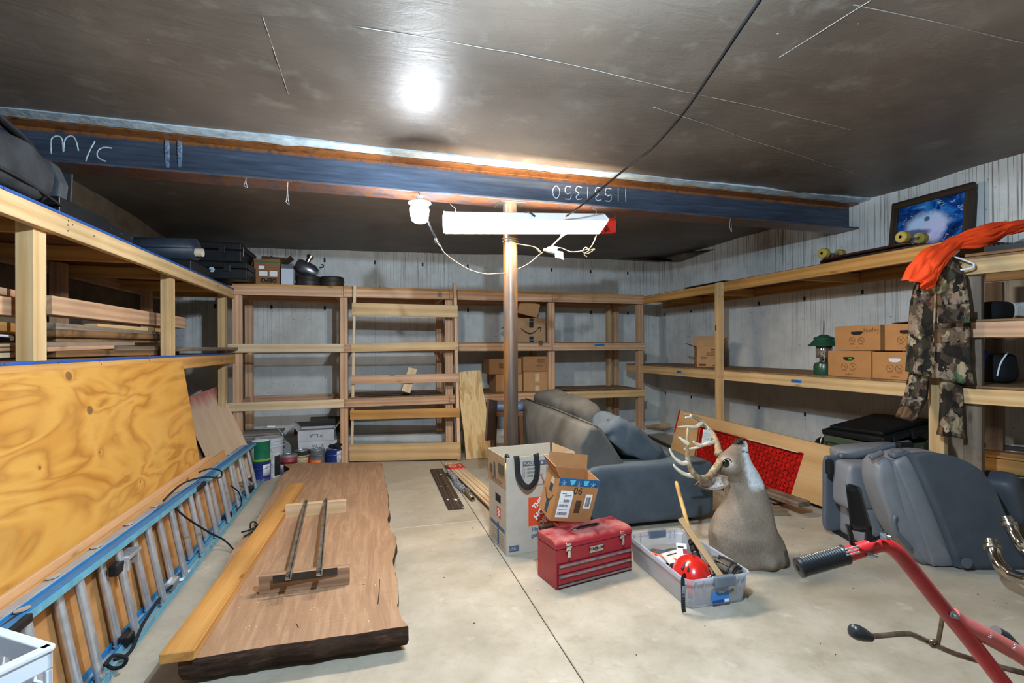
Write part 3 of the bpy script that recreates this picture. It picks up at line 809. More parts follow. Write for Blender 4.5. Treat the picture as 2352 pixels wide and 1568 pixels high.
cxy = (-.33, 3.6); pts = [(G(u, v, ST).x-cxy[0], G(u, v, ST).y-cxy[1]) for u, v in outl]
fine = []
for i, p in enumerate(pts):
    q = pts[(i+1) % len(pts)]; n = max(2, int(math.hypot(q[0]-p[0], q[1]-p[1])/.03))
    for k in range(n):
        t = k/n; x, y = p[0]+(q[0]-p[0])*t, p[1]+(q[1]-p[1])*t
        w_ = noise.noise_vector(V((x*9, y*9, 1)))*.008 if k else V((0, 0, 0))
        fine.append((x+w_.x, y+w_.y))
n = len(fine); cen = V((sum(p[0] for p in fine)/n, sum(p[1] for p in fine)/n, 0))
rings = []
for lv, z in enumerate((ST, ST-.004, ST-.04, .055, .022)):
    r = []
    for i, (x, y) in enumerate(fine):
        d = (V((x, y, 0))-cen).normalized(); jj = noise.noise(V((x*14, y*14, z*60)))
        off = (0, .004, .006+.010*jj, .0+.012*jj, -.02+.016*jj)[lv]
        r.append((x+d.x*off, y+d.y*off, z + (.006*jj if lv == 4 else 0)))
    rings.append(r)
slab = tag(link('walnut_slab', None, None, Matrix.Translation((cxy[0], cxy[1], 0))), 'thick live edge walnut slab lying flat on the floor', 'wood slab')
MB().add(rings[0], [tuple(range(n))]).build('sawn_top', slab_mat(), slab, smooth=0)
MB().loft(rings, 0, False).add(rings[4], [tuple(range(n))]).build('bark_edge', bark_mat(), slab, smooth=50)
for a, b_ in (((872, 1330), (868, 1387)), ((685, 1442), (680, 1432)), ((826, 1341), (838, 1342))):
    MB().tube([G(a[0], a[1], ST), G((a[0]+b_[0])/2+1, (a[1]+b_[1])/2, ST), G(b_[0], b_[1], ST)], .0022, 5, flat=.5).build('crack', plain('1c120c', .9, var=0), slab, Matrix(), True)
for y in (2.55, 4.9):
    abox('sticker_batten', (-.62, y, 0), (.08, y+.05, .020), GREY, slab)
# amber two by four lying along it
p0, p1 = G(405, 1500, ST+.038), G(683, 1110, ST+.038)
o = board('two_by_four', V((p0.x, p0.y, ST+.0215)), V((p1.x, p1.y, ST+.0215)), .118, .039, OAK, None, bevel=.003)
tag(o, 'long amber two by four lying along the walnut slab', 'lumber')
# little stand of two blocks and two steel bars
tr = thing('bracket_stand', 'two lumber blocks joined by two thin steel bars on the slab', 'bracket', (-.2, 3.1, ST))
a0, a1 = G(594, 1366, ST), G(803, 1342, ST)
b0, b1 = G(655, 1190, ST), G(795, 1177, ST)
hb = .089
board('block', a0+V((0, .019, hb/2)), a1+V((0, .019, hb/2)), .038, hb, WALNUT_BAR, tr)
board('block', b0+V((0, .019, hb/2)), b1+V((0, .019, hb/2)), .038, hb, PALE, tr)
zb = ST+hb
for (u0, v0, u1, v1) in ((661, 1331, 703, 1150), (733, 1321, 748, 1147)):
    p, q = G(u0, v0, zb+.006), G(u1, v1, zb+.006)
    M_ = frame(p, q-p); L = (q-p).length
    MB().box((0, -.014, -.003), (L, .014, .000)).box((0, -.014, -.0), (L, -.010, .022)).build('steel_angle', plain('958a7c', .4, .6, var=.3, vscale=20), tr, M_, True, smooth=0, bevel=.001, seg=1)
    for t in (.03, .97):
        c = p.lerp(q, t); MB().cyl(c, c+V((0, 0, .022)), .004, n=8).cyl(c+V((0, 0, .006)), c+V((0, 0, .013)), .009, n=6).build('bolt', STEEL, tr, Matrix(), True)
p, q = G(627, 1330, zb-.012), G(775, 1310, zb-.012)
MB().box((0, -.004, -.018), ((q-p).length, .0, .018)).build('cross_strap', plain('4c4844', .4, .7, var=.3), tr, frame(p+V((0, -.004, 0)), q-p), True, smooth=0)
# rope tuft
tf = MB()
for pts_ in ([(555, 1222), (570, 1218), (586, 1212), (598, 1216)], [(560, 1232), (575, 1224), (590, 1214)], [(575, 1212), (576, 1201), (584, 1198), (592, 1206), (590, 1216), (578, 1214)], [(586, 1207), (600, 1211), (592, 1219), (582, 1216)]):
    tf.tube(spline([G(u, v, ST+.01+.01*(i % 2)) for i, (u, v) in enumerate(pts_)], 6), .005, 7)
tag(tf.build('rope_tuft', ROPE, smooth=180), 'knotted tuft of black rope beside the amber two by four', 'rope')

# ================================================================ WOOD PIECES STANDING AT THE BACK
def stained_mat():
    m = NT('red_stained_board'); co = m.coords(); sx = m.n('ShaderNodeSeparateXYZ'); m.l(co, sx.inputs[0])
    st = m.n('ShaderNodeMapping'); st.inputs['Scale'].default_value = (2, 22, 1); m.l(co, st.inputs['Vector'])
    f = m.noise(st.outputs[0], 1, 5); col = m.ramp(f, [(.3, 'c29f80'), (.7, 'd0b08f')])
    red = m.thr(m.math('ADD', sx.outputs[0], m.math('MULTIPLY', m.math('SUBTRACT', f, .5), .40)), .33, .47)
    col = m.mix(m.math('MULTIPLY', red, .75), col, lin('a23a3c')); return m.set(col, .7, 0, .3)
pb, ptp = V((-1.17, 5.30, .01)), PY(458, 903, 5.62)
o = board('stained_board', pb, ptp, .36, .018, stained_mat(), None, up=(.25, -1, .2)); tag(o, 'wide board with red paint smears on its top end by the left shelf', 'board')
o = board('backing_board', pb+V((-.03, .05, 0)), ptp+V((-.05, .05, -.14)), .34, .018, GREY, None, up=(.25, -1, .2)); tag(o, 'greyish board standing behind the red smeared one', 'board')
def live_mat():
    m = NT('spalted_board'); co = m.coords(); st = m.n('ShaderNodeMapping'); st.inputs['Scale'].default_value = (1.5, 9, 1); m.l(co, st.inputs['Vector'])
    g = m.noise(st.outputs[0], 1.3, 4, .6, .9); r = m.math('PINGPONG', m.math('MULTIPLY', g, 5), 1)
    col = m.ramp(g, [(.3, 'cfae78'), (.5, 'd8bb88'), (.62, 'b08a55'), (.72, 'd3b27c')]); ln = m.thr(m.noise(co, 6, 3, .5, 1.2), .495, .505)
    col = m.mix(m.math('MULTIPLY', m.thr(r, .08, .0), .25), col, lin('5c3f20')); return m.set(col, .65, 0, .3)
q0, q1, q2, q3 = PY(1053, 855, 5.70), PY(1103, 850, 5.70), G(1120, 1040), G(1060, 1043)
o0 = (q2+q3)/2; q2 = V((q2.x, 5.60, .004)); q3 = V((q3.x, 5.60, .004))
lw = [q3, q2, q2.lerp(q1, .25)+V((-.02, 0, 0)), q2.lerp(q1, .5)+V((.012, 0, 0)), q2.lerp(q1, .75), q1, q1.lerp(q0, .5)+V((0, 0, .01)), q0, q0.lerp(q3, .35)+V((-.015, 0, 0)), q0.lerp(q3, .7)]
nn = V((0, -1, .1)).normalized(); bk = V((0, .03, 0))
o0 = lw[0].copy(); ax = (q0-q3).normalized(); Ml = frame(o0, ax, None, nn); Mi = Ml.inverted(); loc = [Mi @ p for p in lw]
o = MB().prism([(p.x, p.y) for p in loc], -.028, 0).build('spalted_plank', live_mat(), None, Ml, smooth=0, bevel=.003); tag(o, 'spalted live edge plank standing between rack and steel column', 'plank')

# ================================================================ PAINT AND TILE CORNER
TILE = plain('8c857c', .7, var=.1, vscale=5)
tp = G(560, 1036); z0 = 0.0
st_ = thing('plank_stack', 'stack of grey flooring planks behind the white bucket', 'flooring stack', (-1.17, 6.22, 0))
for i in range(13):
    j = RN.uniform(-.02, .02); zb_ = .012 + i*.026
    MB().cbox((j, RN.uniform(-.02, .02), zb_+.012), (.42, .34, .0235)).build('plank', TILE, st_, smooth=0, bevel=.003, seg=1)
def can(name, u, v, r, h, body, label, cat='paint can', lidm=STEEL, band=None, z=0, handle=True, group=None, print_=None):
    p = G(u, v, z); p += AWAY*r
    t = thing(name, label, cat, p, group=group)
    MB().lathe([(r*.97, 0), (r, .004), (r, .010), (r*.985, .014), (r*.985, h-.014), (r, h-.01), (r*1.01, h-.004), (r*1.0, h), (r*.9, h), (r*.88, h-.006), (0.001, h-.006)], 32).build('can_body', body, t)
    if lidm: MB().lathe([(r*.86, h-.005), (r*.84, h+.001), (r*.76, h+.001), (r*.74, h-.003), (.001, h-.003)], 28).build('lid', lidm, t)
    if band: 
        for (za, zb_, m_, a0, a1) in band:
            rr = r*.985+.0006; k = 20
            arcs = [[(rr*math.cos(a0+(a1-a0)*i/k), rr*math.sin(a0+(a1-a0)*i/k), zz) for i in range(k+1)] for zz in (za, zb_)]
            MB().loft(arcs, 0, False, None, False).build('paper_label', m_, t, solid=.0006)
    if handle:
        pts = [(r*1.02*math.cos(a), 0-.0, h*.80-.0+0) for a in (0,)]
        arc = [V((r*1.03*math.cos(math.pi*i/14), -r*.62*math.sin(math.pi*i/14)-.002, h*.8-.25*r*math.sin(math.pi*i/14)+ .0)) for i in range(15)]
        arc = [V((p_.x, p_.y-(r*.45 if 2 < i < 12 else 0)*1.0, p_.z)) for i, p_ in enumerate(arc)]
        MB().tube(arc, .0022, 6).build('wire_handle', STEEL, t, smooth=180)
    return t
camdir = math.atan2(-1, .15)
F0, F1 = -math.pi*1.02, .02
RED, BEIGE, ORNG, NAVY, GREEN = plain('8e2f3a', .5), plain('b8a27c', .5, var=.3, vscale=40), plain('d9742a', .5), plain('1b2d6e', .45, var=.15), plain('15694c', .45, var=.15, vscale=18)
LBLW = plain('c9ccd0', .55, var=.2, vscale=30)
can('paint_can', 655, 1090, .083, .19, plain('9aa0a6', .4, .5), 'paint can with red and white label right of the white bucket', band=[(.10, .17, RED, F0, F1), (.02, .10, LBLW, F0, F1)])
can('paint_can', 685, 1078, .085, .19, plain('4c4a48', .4, .5), 'paint can with beige picture label, second in the row', band=[(.02, .145, BEIGE, F0, F1), (.02, .13, RED, -.65, -.2)])
can('paint_can', 722, 1075, .083, .19, plain('8f949a', .4, .6), 'bare metal paint can with an orange band near its base', band=[(.02, .085, ORNG, F0, -1.0)])
cn = can('paint_can', 761, 1072, .083, .185, NAVY, 'navy paint can with white label at the right end of the row', band=[(.015, .165, LBLW, -1.15, -.3)])
wb = can('bucket', 603, 1085, .140, .34, plain('c5c9cf', .45, var=.06), 'large dusty white bucket with raised wire handle', 'bucket', plain('b4b8bf', .5), None, handle=False)
for zz in (.25, .28, .31):
    MB().lathe([(.139, zz), (.146, zz+.003), (.146, zz+.009), (.139, zz+.012)], 36, caps=False).build('rim_ring', plain('c5c9cf', .45, var=.06), wb)
arc = [V((.145*math.cos(a), .03*math.sin(a), .30+.15*math.sin(a))) for a in [math.pi*i/16 for i in range(17)]]
MB().tube(arc, .0028, 6).build('wire_handle', STEEL, wb, smooth=180)
MB().cyl((-.02, .03, .452), (.055, .028, .448), .011, n=12).build('handle_grip', WHITE, wb)
blue = can('paint_tin', 588, 1107, .092, .185, NAVY, 'blue tin with a paint splashed white label under the green one', 'paint can', band=[(.05, .16, LBLW, -1.2, -.2), (.004, .018, plain('7b3f8f', .5), F0, F1)])
p_ = V(W[blue.name].translation)
gr = thing('paint_tin', 'green tin with white drips standing on the blue tin', 'paint can', p_+V((0, 0, .187)))
MB().lathe([(.086, 0), (.089, .004), (.087, .02), (.087, .185), (.09, .19), (.09, .198), (.08, .2), (.001, .196)], 32).build('can_body', GREEN, gr)
k = 20
MB().loft([[(.0885*math.cos(a), .0885*math.sin(a), zz) for a in [-math.pi*1.0+ (1.0)*i/k for i in range(k+1)]] for zz in (.02, .18)], 0, False, None, False).build('paper_label', plain('d5d8dc', .5, var=.3, vscale=30), gr, solid=.0006)
MB().lathe([(.0878, .004), (.0895, .008), (.0895, .024), (.0878, .028)], 32, caps=False).build('lime_band', plain('6f9a2c', .5), gr)
MB().lathe([(.082, .2), (.06, .206), (.001, .206)], 28).build('lid', WHITE, gr)
# rectangular solvent tin
p = G(612, 1099); p += AWAY*.06
so = thing('solvent_tin', 'rectangular white tin with a small cap in front of the paint cans', 'tin', p, -.45)
MB().cbox((0, 0, .125), (.17, .10, .25)).build('tin_body', plain('c4c9cd', .45, var=.15, vscale=20), so, smooth=0, bevel=.008, seg=3)
MB().box((.0858, -.04, .02), (.0866, .04, .22)).build('dark_label', plain('26282c', .5, var=.3, vscale=30), so, smooth=0)
MB().box((-.07, -.0512, .03), (.05, -.0504, .14)).build('paper_label', LBLW, so, smooth=0)
MB().cyl((0, 0, .25), (0, 0, .275), .022, n=18).build('cap', ALU, so)
# tile boxes
tb = PY(720, 1030, 6.0)
B1 = plain('b9bcc0', .6, var=.1)
def tilebox(name, z, label, flaps, txt, dx=0, size=(.38, .30, .12), rotz=0.0):
    t = thing(name, label, 'tile box', (-.55+dx, 6.03, z), rotz)
    sx_, sy_, sz_ = size; th = .004
    MB().box((-sx_/2, -sy_/2, 0), (sx_/2, sy_/2, th)).box((-sx_/2, -sy_/2, th), (-sx_/2+th, sy_/2, sz_)).box((sx_/2-th, -sy_/2, th), (sx_/2, sy_/2, sz_)).box((-sx_/2+th, -sy_/2, th), (sx_/2-th, -sy_/2+th, sz_)).box((-sx_/2+th, sy_/2-th, th), (sx_/2-th, sy_/2, sz_)).build('carton', B1, t, smooth=0)
    for s_, m_, y_ in txt:
        text(s_, m_, face((0, -sy_/2, y_), (1, 0, 0) if s_[0] != '~' else (1, 0, 0), (0, 0, 1), .0006), PRINT, t, 'lettering', world=False)
    return t
t1 = tilebox('tile_box', .0, 'bottom white tile box behind the paint row', 0, [('WYNDMOOR TAN 240 00', .034, .06)], .02, (.40, .3, .13), -.05)
t2 = tilebox('tile_box', .131, 'middle white tile box printed with blue lettering', 0, [('VILLA', .050, .07)], .01, (.40, .3, .13), .05)
t3 = tilebox('tile_box', .262, 'torn open top tile box with its lettering upside down', 0, [], 0, (.38, .3, .12))
text('VILLA', .055, face((0, -.15, .06), (-1, 0, 0), (0, 0, -1), .0006), PRINT, t3, 'lettering', world=False)
o_ = t3
for sx_, a in ((-1, .5), (1, -.45)):
    MB().box((0, -.15, 0), (.10, .15, .004)).build('carton_flap', B1, t3, Matrix.Translation((sx_*.19, 0, .118)) @ Matrix.Rotation(-.9 if sx_ > 0 else math.pi+.9, 4, 'Y'), smooth=0)
for i in range(4):
    MB().cbox((0, .0, .012+i*.024), (.35, .27, .02)).build('tile', TILE, t3, smooth=0)
gp = thing('grey_plank', 'wide dark grey plank leaning behind the top tile box', 'plank', (-.45, 6.24, 0))
GP = wood('grey_plank_print', '6a645e', '4d4843', 60, knots=False)
board('plank_face', PY(700, 975, 6.2)+V((-.12, .05, -.05)), PY(700, 975, 6.2)+V((.44, .05, -.04)), .17, .012, GP, gp, up=(0, -.8, .6))
board('plank_face', PY(700, 975, 6.2)+V((.05, .08, .0)), PY(700, 975, 6.2)+V((.52, .08, .0)), .17, .012, GP, gp, up=(0, -.8, .6))
p_ = V(W[cn.name].translation)
bc = MB()
for i in range(9):
    bc.sell((RN.uniform(-.05, .05), RN.uniform(-.03, .03), .02+RN.uniform(0, .035)), (.03, .026, .02), .9, 10, 7, jit=.008, js=20, seed=i)
tag(bc.build('black_glove', plain('121316', .8, var=.3), None, Matrix.Translation(p_+V((.02, 0, .178)))), 'crumpled black glove lying on the navy paint can', 'glove')
sb_ = G(783, 1062)
t = thing('small_carton', 'small blue and white carton on the floor right of the paint cans', 'carton', sb_+V((.05, .05, 0)))
MB().cbox((-.03, 0, .055), (.07, .1, .11)).build('carton_end', plain('b9cbe0', .5), t, smooth=0, bevel=.003); MB().cbox((.09, 0, .055), (.168, .1, .11)).build('carton_sleeve', plain('20222a', .5), t, smooth=0, bevel=.003)

# ================================================================ BOXES ON THE BACK SHELF
def carton(name, label, o, w, d, h, rotz=0, mat=KRAFT, open_=False, M=None, cat='cardboard box', group=None, tape=False):
    """o: front-left-bottom corner; front faces -Y"""
    t = thing(name, label, cat, o, rotz, group, M)
    th = .004
    b = MB().box((0, 0, 0), (w, d, th)).box((0, 0, th), (w, th, h)).box((0, d-th, th), (w, d, h)).box((0, th, th), (th, d-th, h)).box((w-th, th, th), (w, d-th, h))
    if not open_: b.box((0, 0, h), (w, d/2-.001, h+th)).box((0, d/2+.001, h), (w, d, h+th))
    b.build('carton', mat, t, smooth=0, bevel=.0015, seg=1)
    if tape: MB().box((0, d/2-.025, h+th), (w, d/2+.025, h+th+.0006)).box((w/2-.025, -.0006, h-.06), (w/2+.025, 0, h)).build('packing_tape', plain('c9a878', .3, var=.05), t, smooth=0)
    return t
def flap(t, o, along, out, w, h, mat=KRAFT, name='flap'):
    """hinged flap: edge from o along `along` (len w), reaching `out` (len h); local coords of t"""
    a_, u_ = V(along).normalized(), V(out).normalized(); n_ = a_.cross(u_).normalized()
    M = Matrix(((a_.x, u_.x, n_.x, o[0]), (a_.y, u_.y, n_.y, o[1]), (a_.z, u_.z, n_.z, o[2]), (0, 0, 0, 1)))
    return MB().box((0, 0, -.002), (w, h, .002)).build(name, mat, t, M, smooth=0)
Yb = 5.88
def at(u, v): return PY(u, v, Yb)
zs = .742
def on_shelf(u0, u1, vtop, vbot, zb_):
    a, b_ = at(u0, vbot), at(u1, vbot); s = (at(u0, vtop).z-at(u0, vbot).z)
    return V((a.x, Yb, zb_)), b_.x-a.x, s
o, w, h = on_shelf(1140, 1200, 857, 897, zs); c = carton('cardboard_box', 'plain lower left cardboard box on the third shelf behind the column', o-V((.0, 0, 0)), w+.0, .36, h, mat=KRAFT)
o2, w2, h2 = on_shelf(1124, 1198, 822, 857, 0); o2.z = zs+h+.0065; o2.x -= 0
c = carton('cardboard_box', 'upper left cardboard box with faint print behind the column', o2, w2, .34, h2, mat=KRAFT2)
scribble(.10, .07, 3, face((w2*.42, 0, h2*.55), (1, 0, 0), (0, 0, 1), .0006), INKBROWN, c, False)
o3, w3, h3 = on_shelf(1203, 1261, 851, 895, zs); c = carton('cardboard_box', 'taped lower right cardboard box on the third shelf beside the post', o3, w3, .36, h3, tape=False)
for z0_, z1_ in ((.12, .22), (0, .07)): MB().box((w3*.45, -.0008, z0_), (w3*.62, 0, z1_)).build('packing_tape', plain('d3b893', .3, var=.05), c, smooth=0)
o4, w4, h4 = on_shelf(1202, 1262, 816, 850, 0); o4.z = zs+h3+.0065
c = carton('cardboard_box', 'upper right cardboard box with small printing beside the post', o4, w4, .35, h4, mat=KRAFT2)
scribble(.10, .055, 3, face((w4*.68, 0, h4*.68), (1, 0, 0), (0, 0, 1), .0006), INKBROWN, c, False)
scribble(.09, .014, 1, face((w4*.62, 0, h4*.38), (1, 0, 0), (0, 0, 1), .0006), INKBROWN, c, False)
# smile box and the box tipped on it
zs2 = 1.358
o5, w5, h5 = on_shelf(1187, 1253, 727, 783, zs2)
c = carton('smile_box', 'open cardboard box with a black curved arrow on its front', o5, w5, .33, h5, open_=True, mat=plain('ab8560', .75, var=.06, vscale=14))
flap(c, (-.002, .02, h5-.02), (0, 1, 0), (-.8, 0, -.7), .28, .16, KRAFT2); flap(c, (.0, .33, h5), (1, 0, 0), (0, .5, .8), w5, .1, KRAFT2)
sm = []; N_ = 16
for i in range(N_+1):
    t = i/N_; x = w5*(.13+.68*t); z = h5*(.60-.26*math.sin(math.pi*min(1, t*.96+.02))**1.0 + .04*t); th = .018*(math.sin(math.pi*min(t+.06, 1)))**.8+.002
    sm.append((x, z, th))
M_ = face((0, 0, 0), (1, 0, 0), (0, 0, 1), .0008)
b = MB(); b.loft([[(x, z-th*.5, 0) for x, z, th in sm], [(x, z+th*.5, 0) for x, z, th in sm]], 0, False, None, False)
b.add([(w5*.72, h5*.60, 0), (w5*.86, h5*.64, 0), (w5*.84, h5*.44, 0), (w5*.81, h5*.44, 0), (w5*.82, h5*.58, 0), (w5*.73, h5*.56, 0)], [(0, 1, 4, 5), (1, 2, 3, 4)])
b.build('smile_arrow', PRINT, c, M_, smooth=0, solid=.0006)
for z0_, z1_ in ((h5*.60, h5*.98), (0, h5*.24)):
    tpm = MB().box((w5*.43, -.0008, z0_), (w5*.58, 0, z1_)).build('black_tape', plain('1e2226', .4, var=0), c, smooth=0)
    text('prime', .026, face((w5*.505, 0, z0_*.3+z1_*.7 if z0_ else z0_+.03), (1, 0, 0), (0, 0, 1), .0012), plain('3aa6d8', .5, var=0), c, world=False)
M5 = Matrix.Translation(o5+V((.03, .03, h5+.006))) @ Matrix.Rotation(.10, 4, 'Z') @ Matrix.Rotation(.24, 4, 'Y')
c = carton('tipped_box', 'small cardboard box tipped on top of the curved arrow box', None, .26, .22, .17, mat=KRAFT2, M=Matrix.Translation(o5+V((.02, .03, h5+.065))) @ Matrix.Rotation(-.12, 4, 'Z') @ Matrix.Rotation(.24, 4, 'Y'))
# loose cardboard sheet
o = MB().cbox((0, 0, 0), (1.02, .48, .006)).build('cardboard_sheet', plain('8c6f50', .8, var=.2), None, Matrix.Translation((2.86, 6.05, .749)) @ Matrix.Rotation(.03, 4, 'Z') @ Matrix.Rotation(.012, 4, 'Y'), smooth=0)
tag(o, 'dark brown cardboard sheet lying in the right bay of the back shelf', 'cardboard')
# striped mailer on the floor behind the sofa
p = PY(1237, 940, 5.9)
mb_ = carton('striped_mailer', 'mailing box with red and white stripes under the back shelf', (p.x-.25, 5.9, .33), .42, .3, .24, mat=KRAFT)
for i in range(9): MB().add([(.10+i*.034, -.001, .18), (.118+i*.034, -.001, .18), (.135+i*.034, -.001, .238), (.117+i*.034, -.001, .238)], [(0, 1, 2, 3)]).build('red_stripe', plain('c0303a', .6, var=0), mb_, solid=.0006)
MB().box((0, -.0006, .175), (.42, 0, .24)).build('white_band', WHITE, mb_, smooth=0); MB().box((.1, -.0008, .11), (.42, -.0002, .14)).build('blue_band', plain('2f6fc0', .5, var=0), mb_, smooth=0)
MB().box((0, 0, -.33), (.42, .3, -.002)).build('carton_base', KRAFT2, mb_, smooth=0)
# long black strip lying in bay two
o = MB().tube([(-.1, 5.86, .748), (.3, 5.86, .749), (.86, 5.88, .748)], .012, 8).build('black_strip', BLACK, smooth=0); tag(o, 'thin black edging strip lying in the second bay of the back shelf', 'edging strip')

# ================================================================ THINGS ON TOP OF THE BACK AND LEFT SHELVES
CASEB = plain('141518', .5, var=.3, bump=.1)
def case(name, label, lo, hi):
    t = thing(name, label, 'case', ((lo[0]+hi[0])/2, (lo[1]+hi[1])/2, lo[2]))
    d = [hi[i]-lo[i] for i in range(3)]
    MB().box((-d[0]/2, -d[1]/2, 0), (d[0]/2, d[1]/2, d[2]*.62)).build('case_body', CASEB, t, smooth=0, bevel=.012, seg=3)
    MB().box((-d[0]/2, -d[1]/2, d[2]*.64), (d[0]/2, d[1]/2, d[2])).build('case_lid', CASEB, t, smooth=0, bevel=.012, seg=3)
    for x in (-d[0]*.28, d[0]*.28):
        MB().cbox((x, -d[1]/2-.006, d[2]*.62), (.06, .012, .07)).build('latch', plain('2a2a2c', .4, .3, var=.1), t, smooth=0, bevel=.003)
    return t, d
c1_, d1 = case('road_case', 'lower black hard case on the corner of the left and back shelves', (-1.98, 5.52, 1.99), (-1.16, 6.30, 2.165))
hexm = plain('b9d4e6', .5, var=0); hx = PY(486, 628, 5.515)
MB().prism([(.028*math.cos(math.pi/3*i), .028*math.sin(math.pi/3*i)) for i in range(6)], 0, .001).build('hexagon_label', hexm, c1_, face((hx.x, 5.52, 2.08), (1, 0, 0), (0, 0, 1), .001), True, smooth=0)
text('26', .03, face((hx.x, 5.52, 2.08), (-1, 0, 0), (0, 0, -1), .0025), PRINT, c1_, world=True)
text('DEMO 2', .03, face((hx.x-.22, 5.52, 2.085), (1, 0, 0), (0, 0, 1), .001), WHITE, c1_, world=True)
c2_, d2 = case('road_case', 'upper black hard case with a pale corner scuff, stacked on another', (-2.02, 5.56, 2.17), (-1.22, 6.28, 2.365))
MB().add([(0, 0, 0), (0, .05, .01), (0, .06, .09), (0, .015, .10)], [(0, 1, 2, 3)]).build('scuff_patch', plain('b39c80', .7, var=.3), c2_, Matrix.Translation((d2[0]/2+.001, -.30, .07)), solid=.001)
YD = 5.92
def atd(u, v): return PY(u, v, YD)
a_ = atd(588, 651); b_ = atd(643, 651); hD = atd(588, 590).z-a_.z
db = carton('upturned_box', 'open brown box with upside down lettering on the back shelf top', (a_.x-.02, YD, 1.984), b_.x-a_.x+.02, .36, hD, open_=True, mat=plain('8a5f3c', .75, var=.08))
wD = b_.x-a_.x+.02
text('DEPO', .062, face((wD*.56, 0, hD*.2), (-1, 0, 0), (0, 0, -1), .0006), PRINT, db, world=False, bold=.004)
for x, z, w_, h_ in ((.18, .62, .22, .12), (.2, .36, .32, .18), (.6, .34, .3, .22)):
    MB().box((wD*x, -.0008, hD*z), (wD*(x+w_), 0, hD*(z+h_))).build('shipping_label', WHITE, db, smooth=0)
MB().box((0, -.0006, hD*.86), (wD, 0, hD*.91)).build('green_band', plain('2e6b3c', .6, var=0), db, smooth=0)
flap(db, (0, .36, hD), (1, 0, 0), (.1, .2, .8), wD, .10, plain('5f4028', .8)); flap(db, (wD, .36, hD-.02), (0, -1, 0), (.7, 0, .6), .28, .13, plain('5f4028', .8))
flap(db, (0, .0, hD), (0, 1, 0), (-.3, 0, -.9), .3, .14, plain('6b4a30', .8))
a_ = atd(646, 651); b_ = atd(674, 651)
wx = carton('white_box', 'small white carton beside the upside down lettered box', (a_.x, YD-.02, 1.984), b_.x-a_.x, .14, .19, mat=plain('c7cdd6', .6, var=.05))
flap(wx, (0, 0, .19), (1, 0, 0), (0, .5, .7), b_.x-a_.x, .06, plain('9aa0a8', .2, .5))
def pot(u, label):
    p = PY(u, 650, 5.98); t = thing('dark_pot', label, 'pot', (p.x, 5.98+.13, 1.984))
    MB().lathe([(.125, 0), (.133, .01), (.133, .075), (.138, .08), (.138, .088), (.131, .092)], 32).build('pot_body', plain('3c3430', .55, .2, var=.2), t)
    MB().lathe([(.131, .092), (.133, .097), (.133, .125), (.125, .137), (.10, .140), (.001, .142)], 32).build('pot_lid', plain('37302c', .55, .2, var=.2), t)
    return t
pot(706, 'left dark round pot with lid under the chrome vessel'); pot(761, 'right dark round pot with lid at the end of the back shelf top')
p = PY(706, 605, 6.08); t = thing('chrome_vessel', 'chrome vessel with a capped neck lying on the left dark pot', 'vessel', (p.x, 6.12, 2.20))
Mv = Matrix.Rotation(.45, 4, 'Y')
MB().lathe([(.001, -.14), (.06, -.135), (.082, -.10), (.086, -.02), (.082, .06), (.06, .10), (.055, .11)], 32, T=Matrix.Rotation(math.pi/2, 4, 'Y')).build('vessel_body', plain('8a8c90', .32, .9, var=0), t, Mv)
MB().cyl((-.04, 0, .07), (-.04, 0, .13), .028, n=20).cyl((-.04, 0, .13), (-.04, 0, .165), .042, n=24).build('neck_cap', CHROME, t, Mv, bevel=.004)
MB().tube(spline([(.10, 0, .08), (.13, 0, .11), (.12, 0, .13), (.10, 0, .12)]), .008).build('hook_handle', BLACK, t, Mv, smooth=180)
# rolled mat and tube
mc_ = PX(452, 574, LX-.02)
tag(MB().box((-2.06, mc_.y-.10, 1.927), (LX-.03, mc_.y+.42, mc_.z-.098)).build('flat_case', CASEB, smooth=0, bevel=.008), 'flat black case under the rolled mat on the left shelf', 'case')
rm = thing('rolled_mat', 'dark rolled up mat lying across the left shelf top', 'mat', PX(452, 574, LX-.02))
sp = []
for i in range(150):
    a = i*.19; r = .030+.062*i/150; sp.append((r*math.cos(a), r*math.sin(a)))
sec = [[(-.0, y, z) for y, z in sp], [(-.72, y, z) for y, z in sp]]
MB().loft(sec, 0, False, None, False).build('mat_roll', plain('2b3440', .5, var=.2), rm, Matrix.Rotation(-.12, 4, 'Z'), solid=.007, smooth=180)
ct = PX(466, 580, LX+.03)
tb_ = thing('cardboard_tube', 'cardboard tube with a pale rim beside the rolled mat', 'tube', ct)
MB().lathe([(.030, 0), (.030, -.6), (.034, -.6), (.034, 0), (.030, 0)], 28, T=Matrix.Rotation(math.pi/2, 4, 'Y'), caps=False).build('tube_wall', plain('d8c9b0', .7), tb_, Matrix.Rotation(-.12, 4, 'Z'))
MB().cyl((-.04, 0, 0), (-.045, 0, 0), .0295, n=24).build('end_plug', plain('9db4c6', .6), tb_, Matrix.Rotation(-.12, 4, 'Z'))
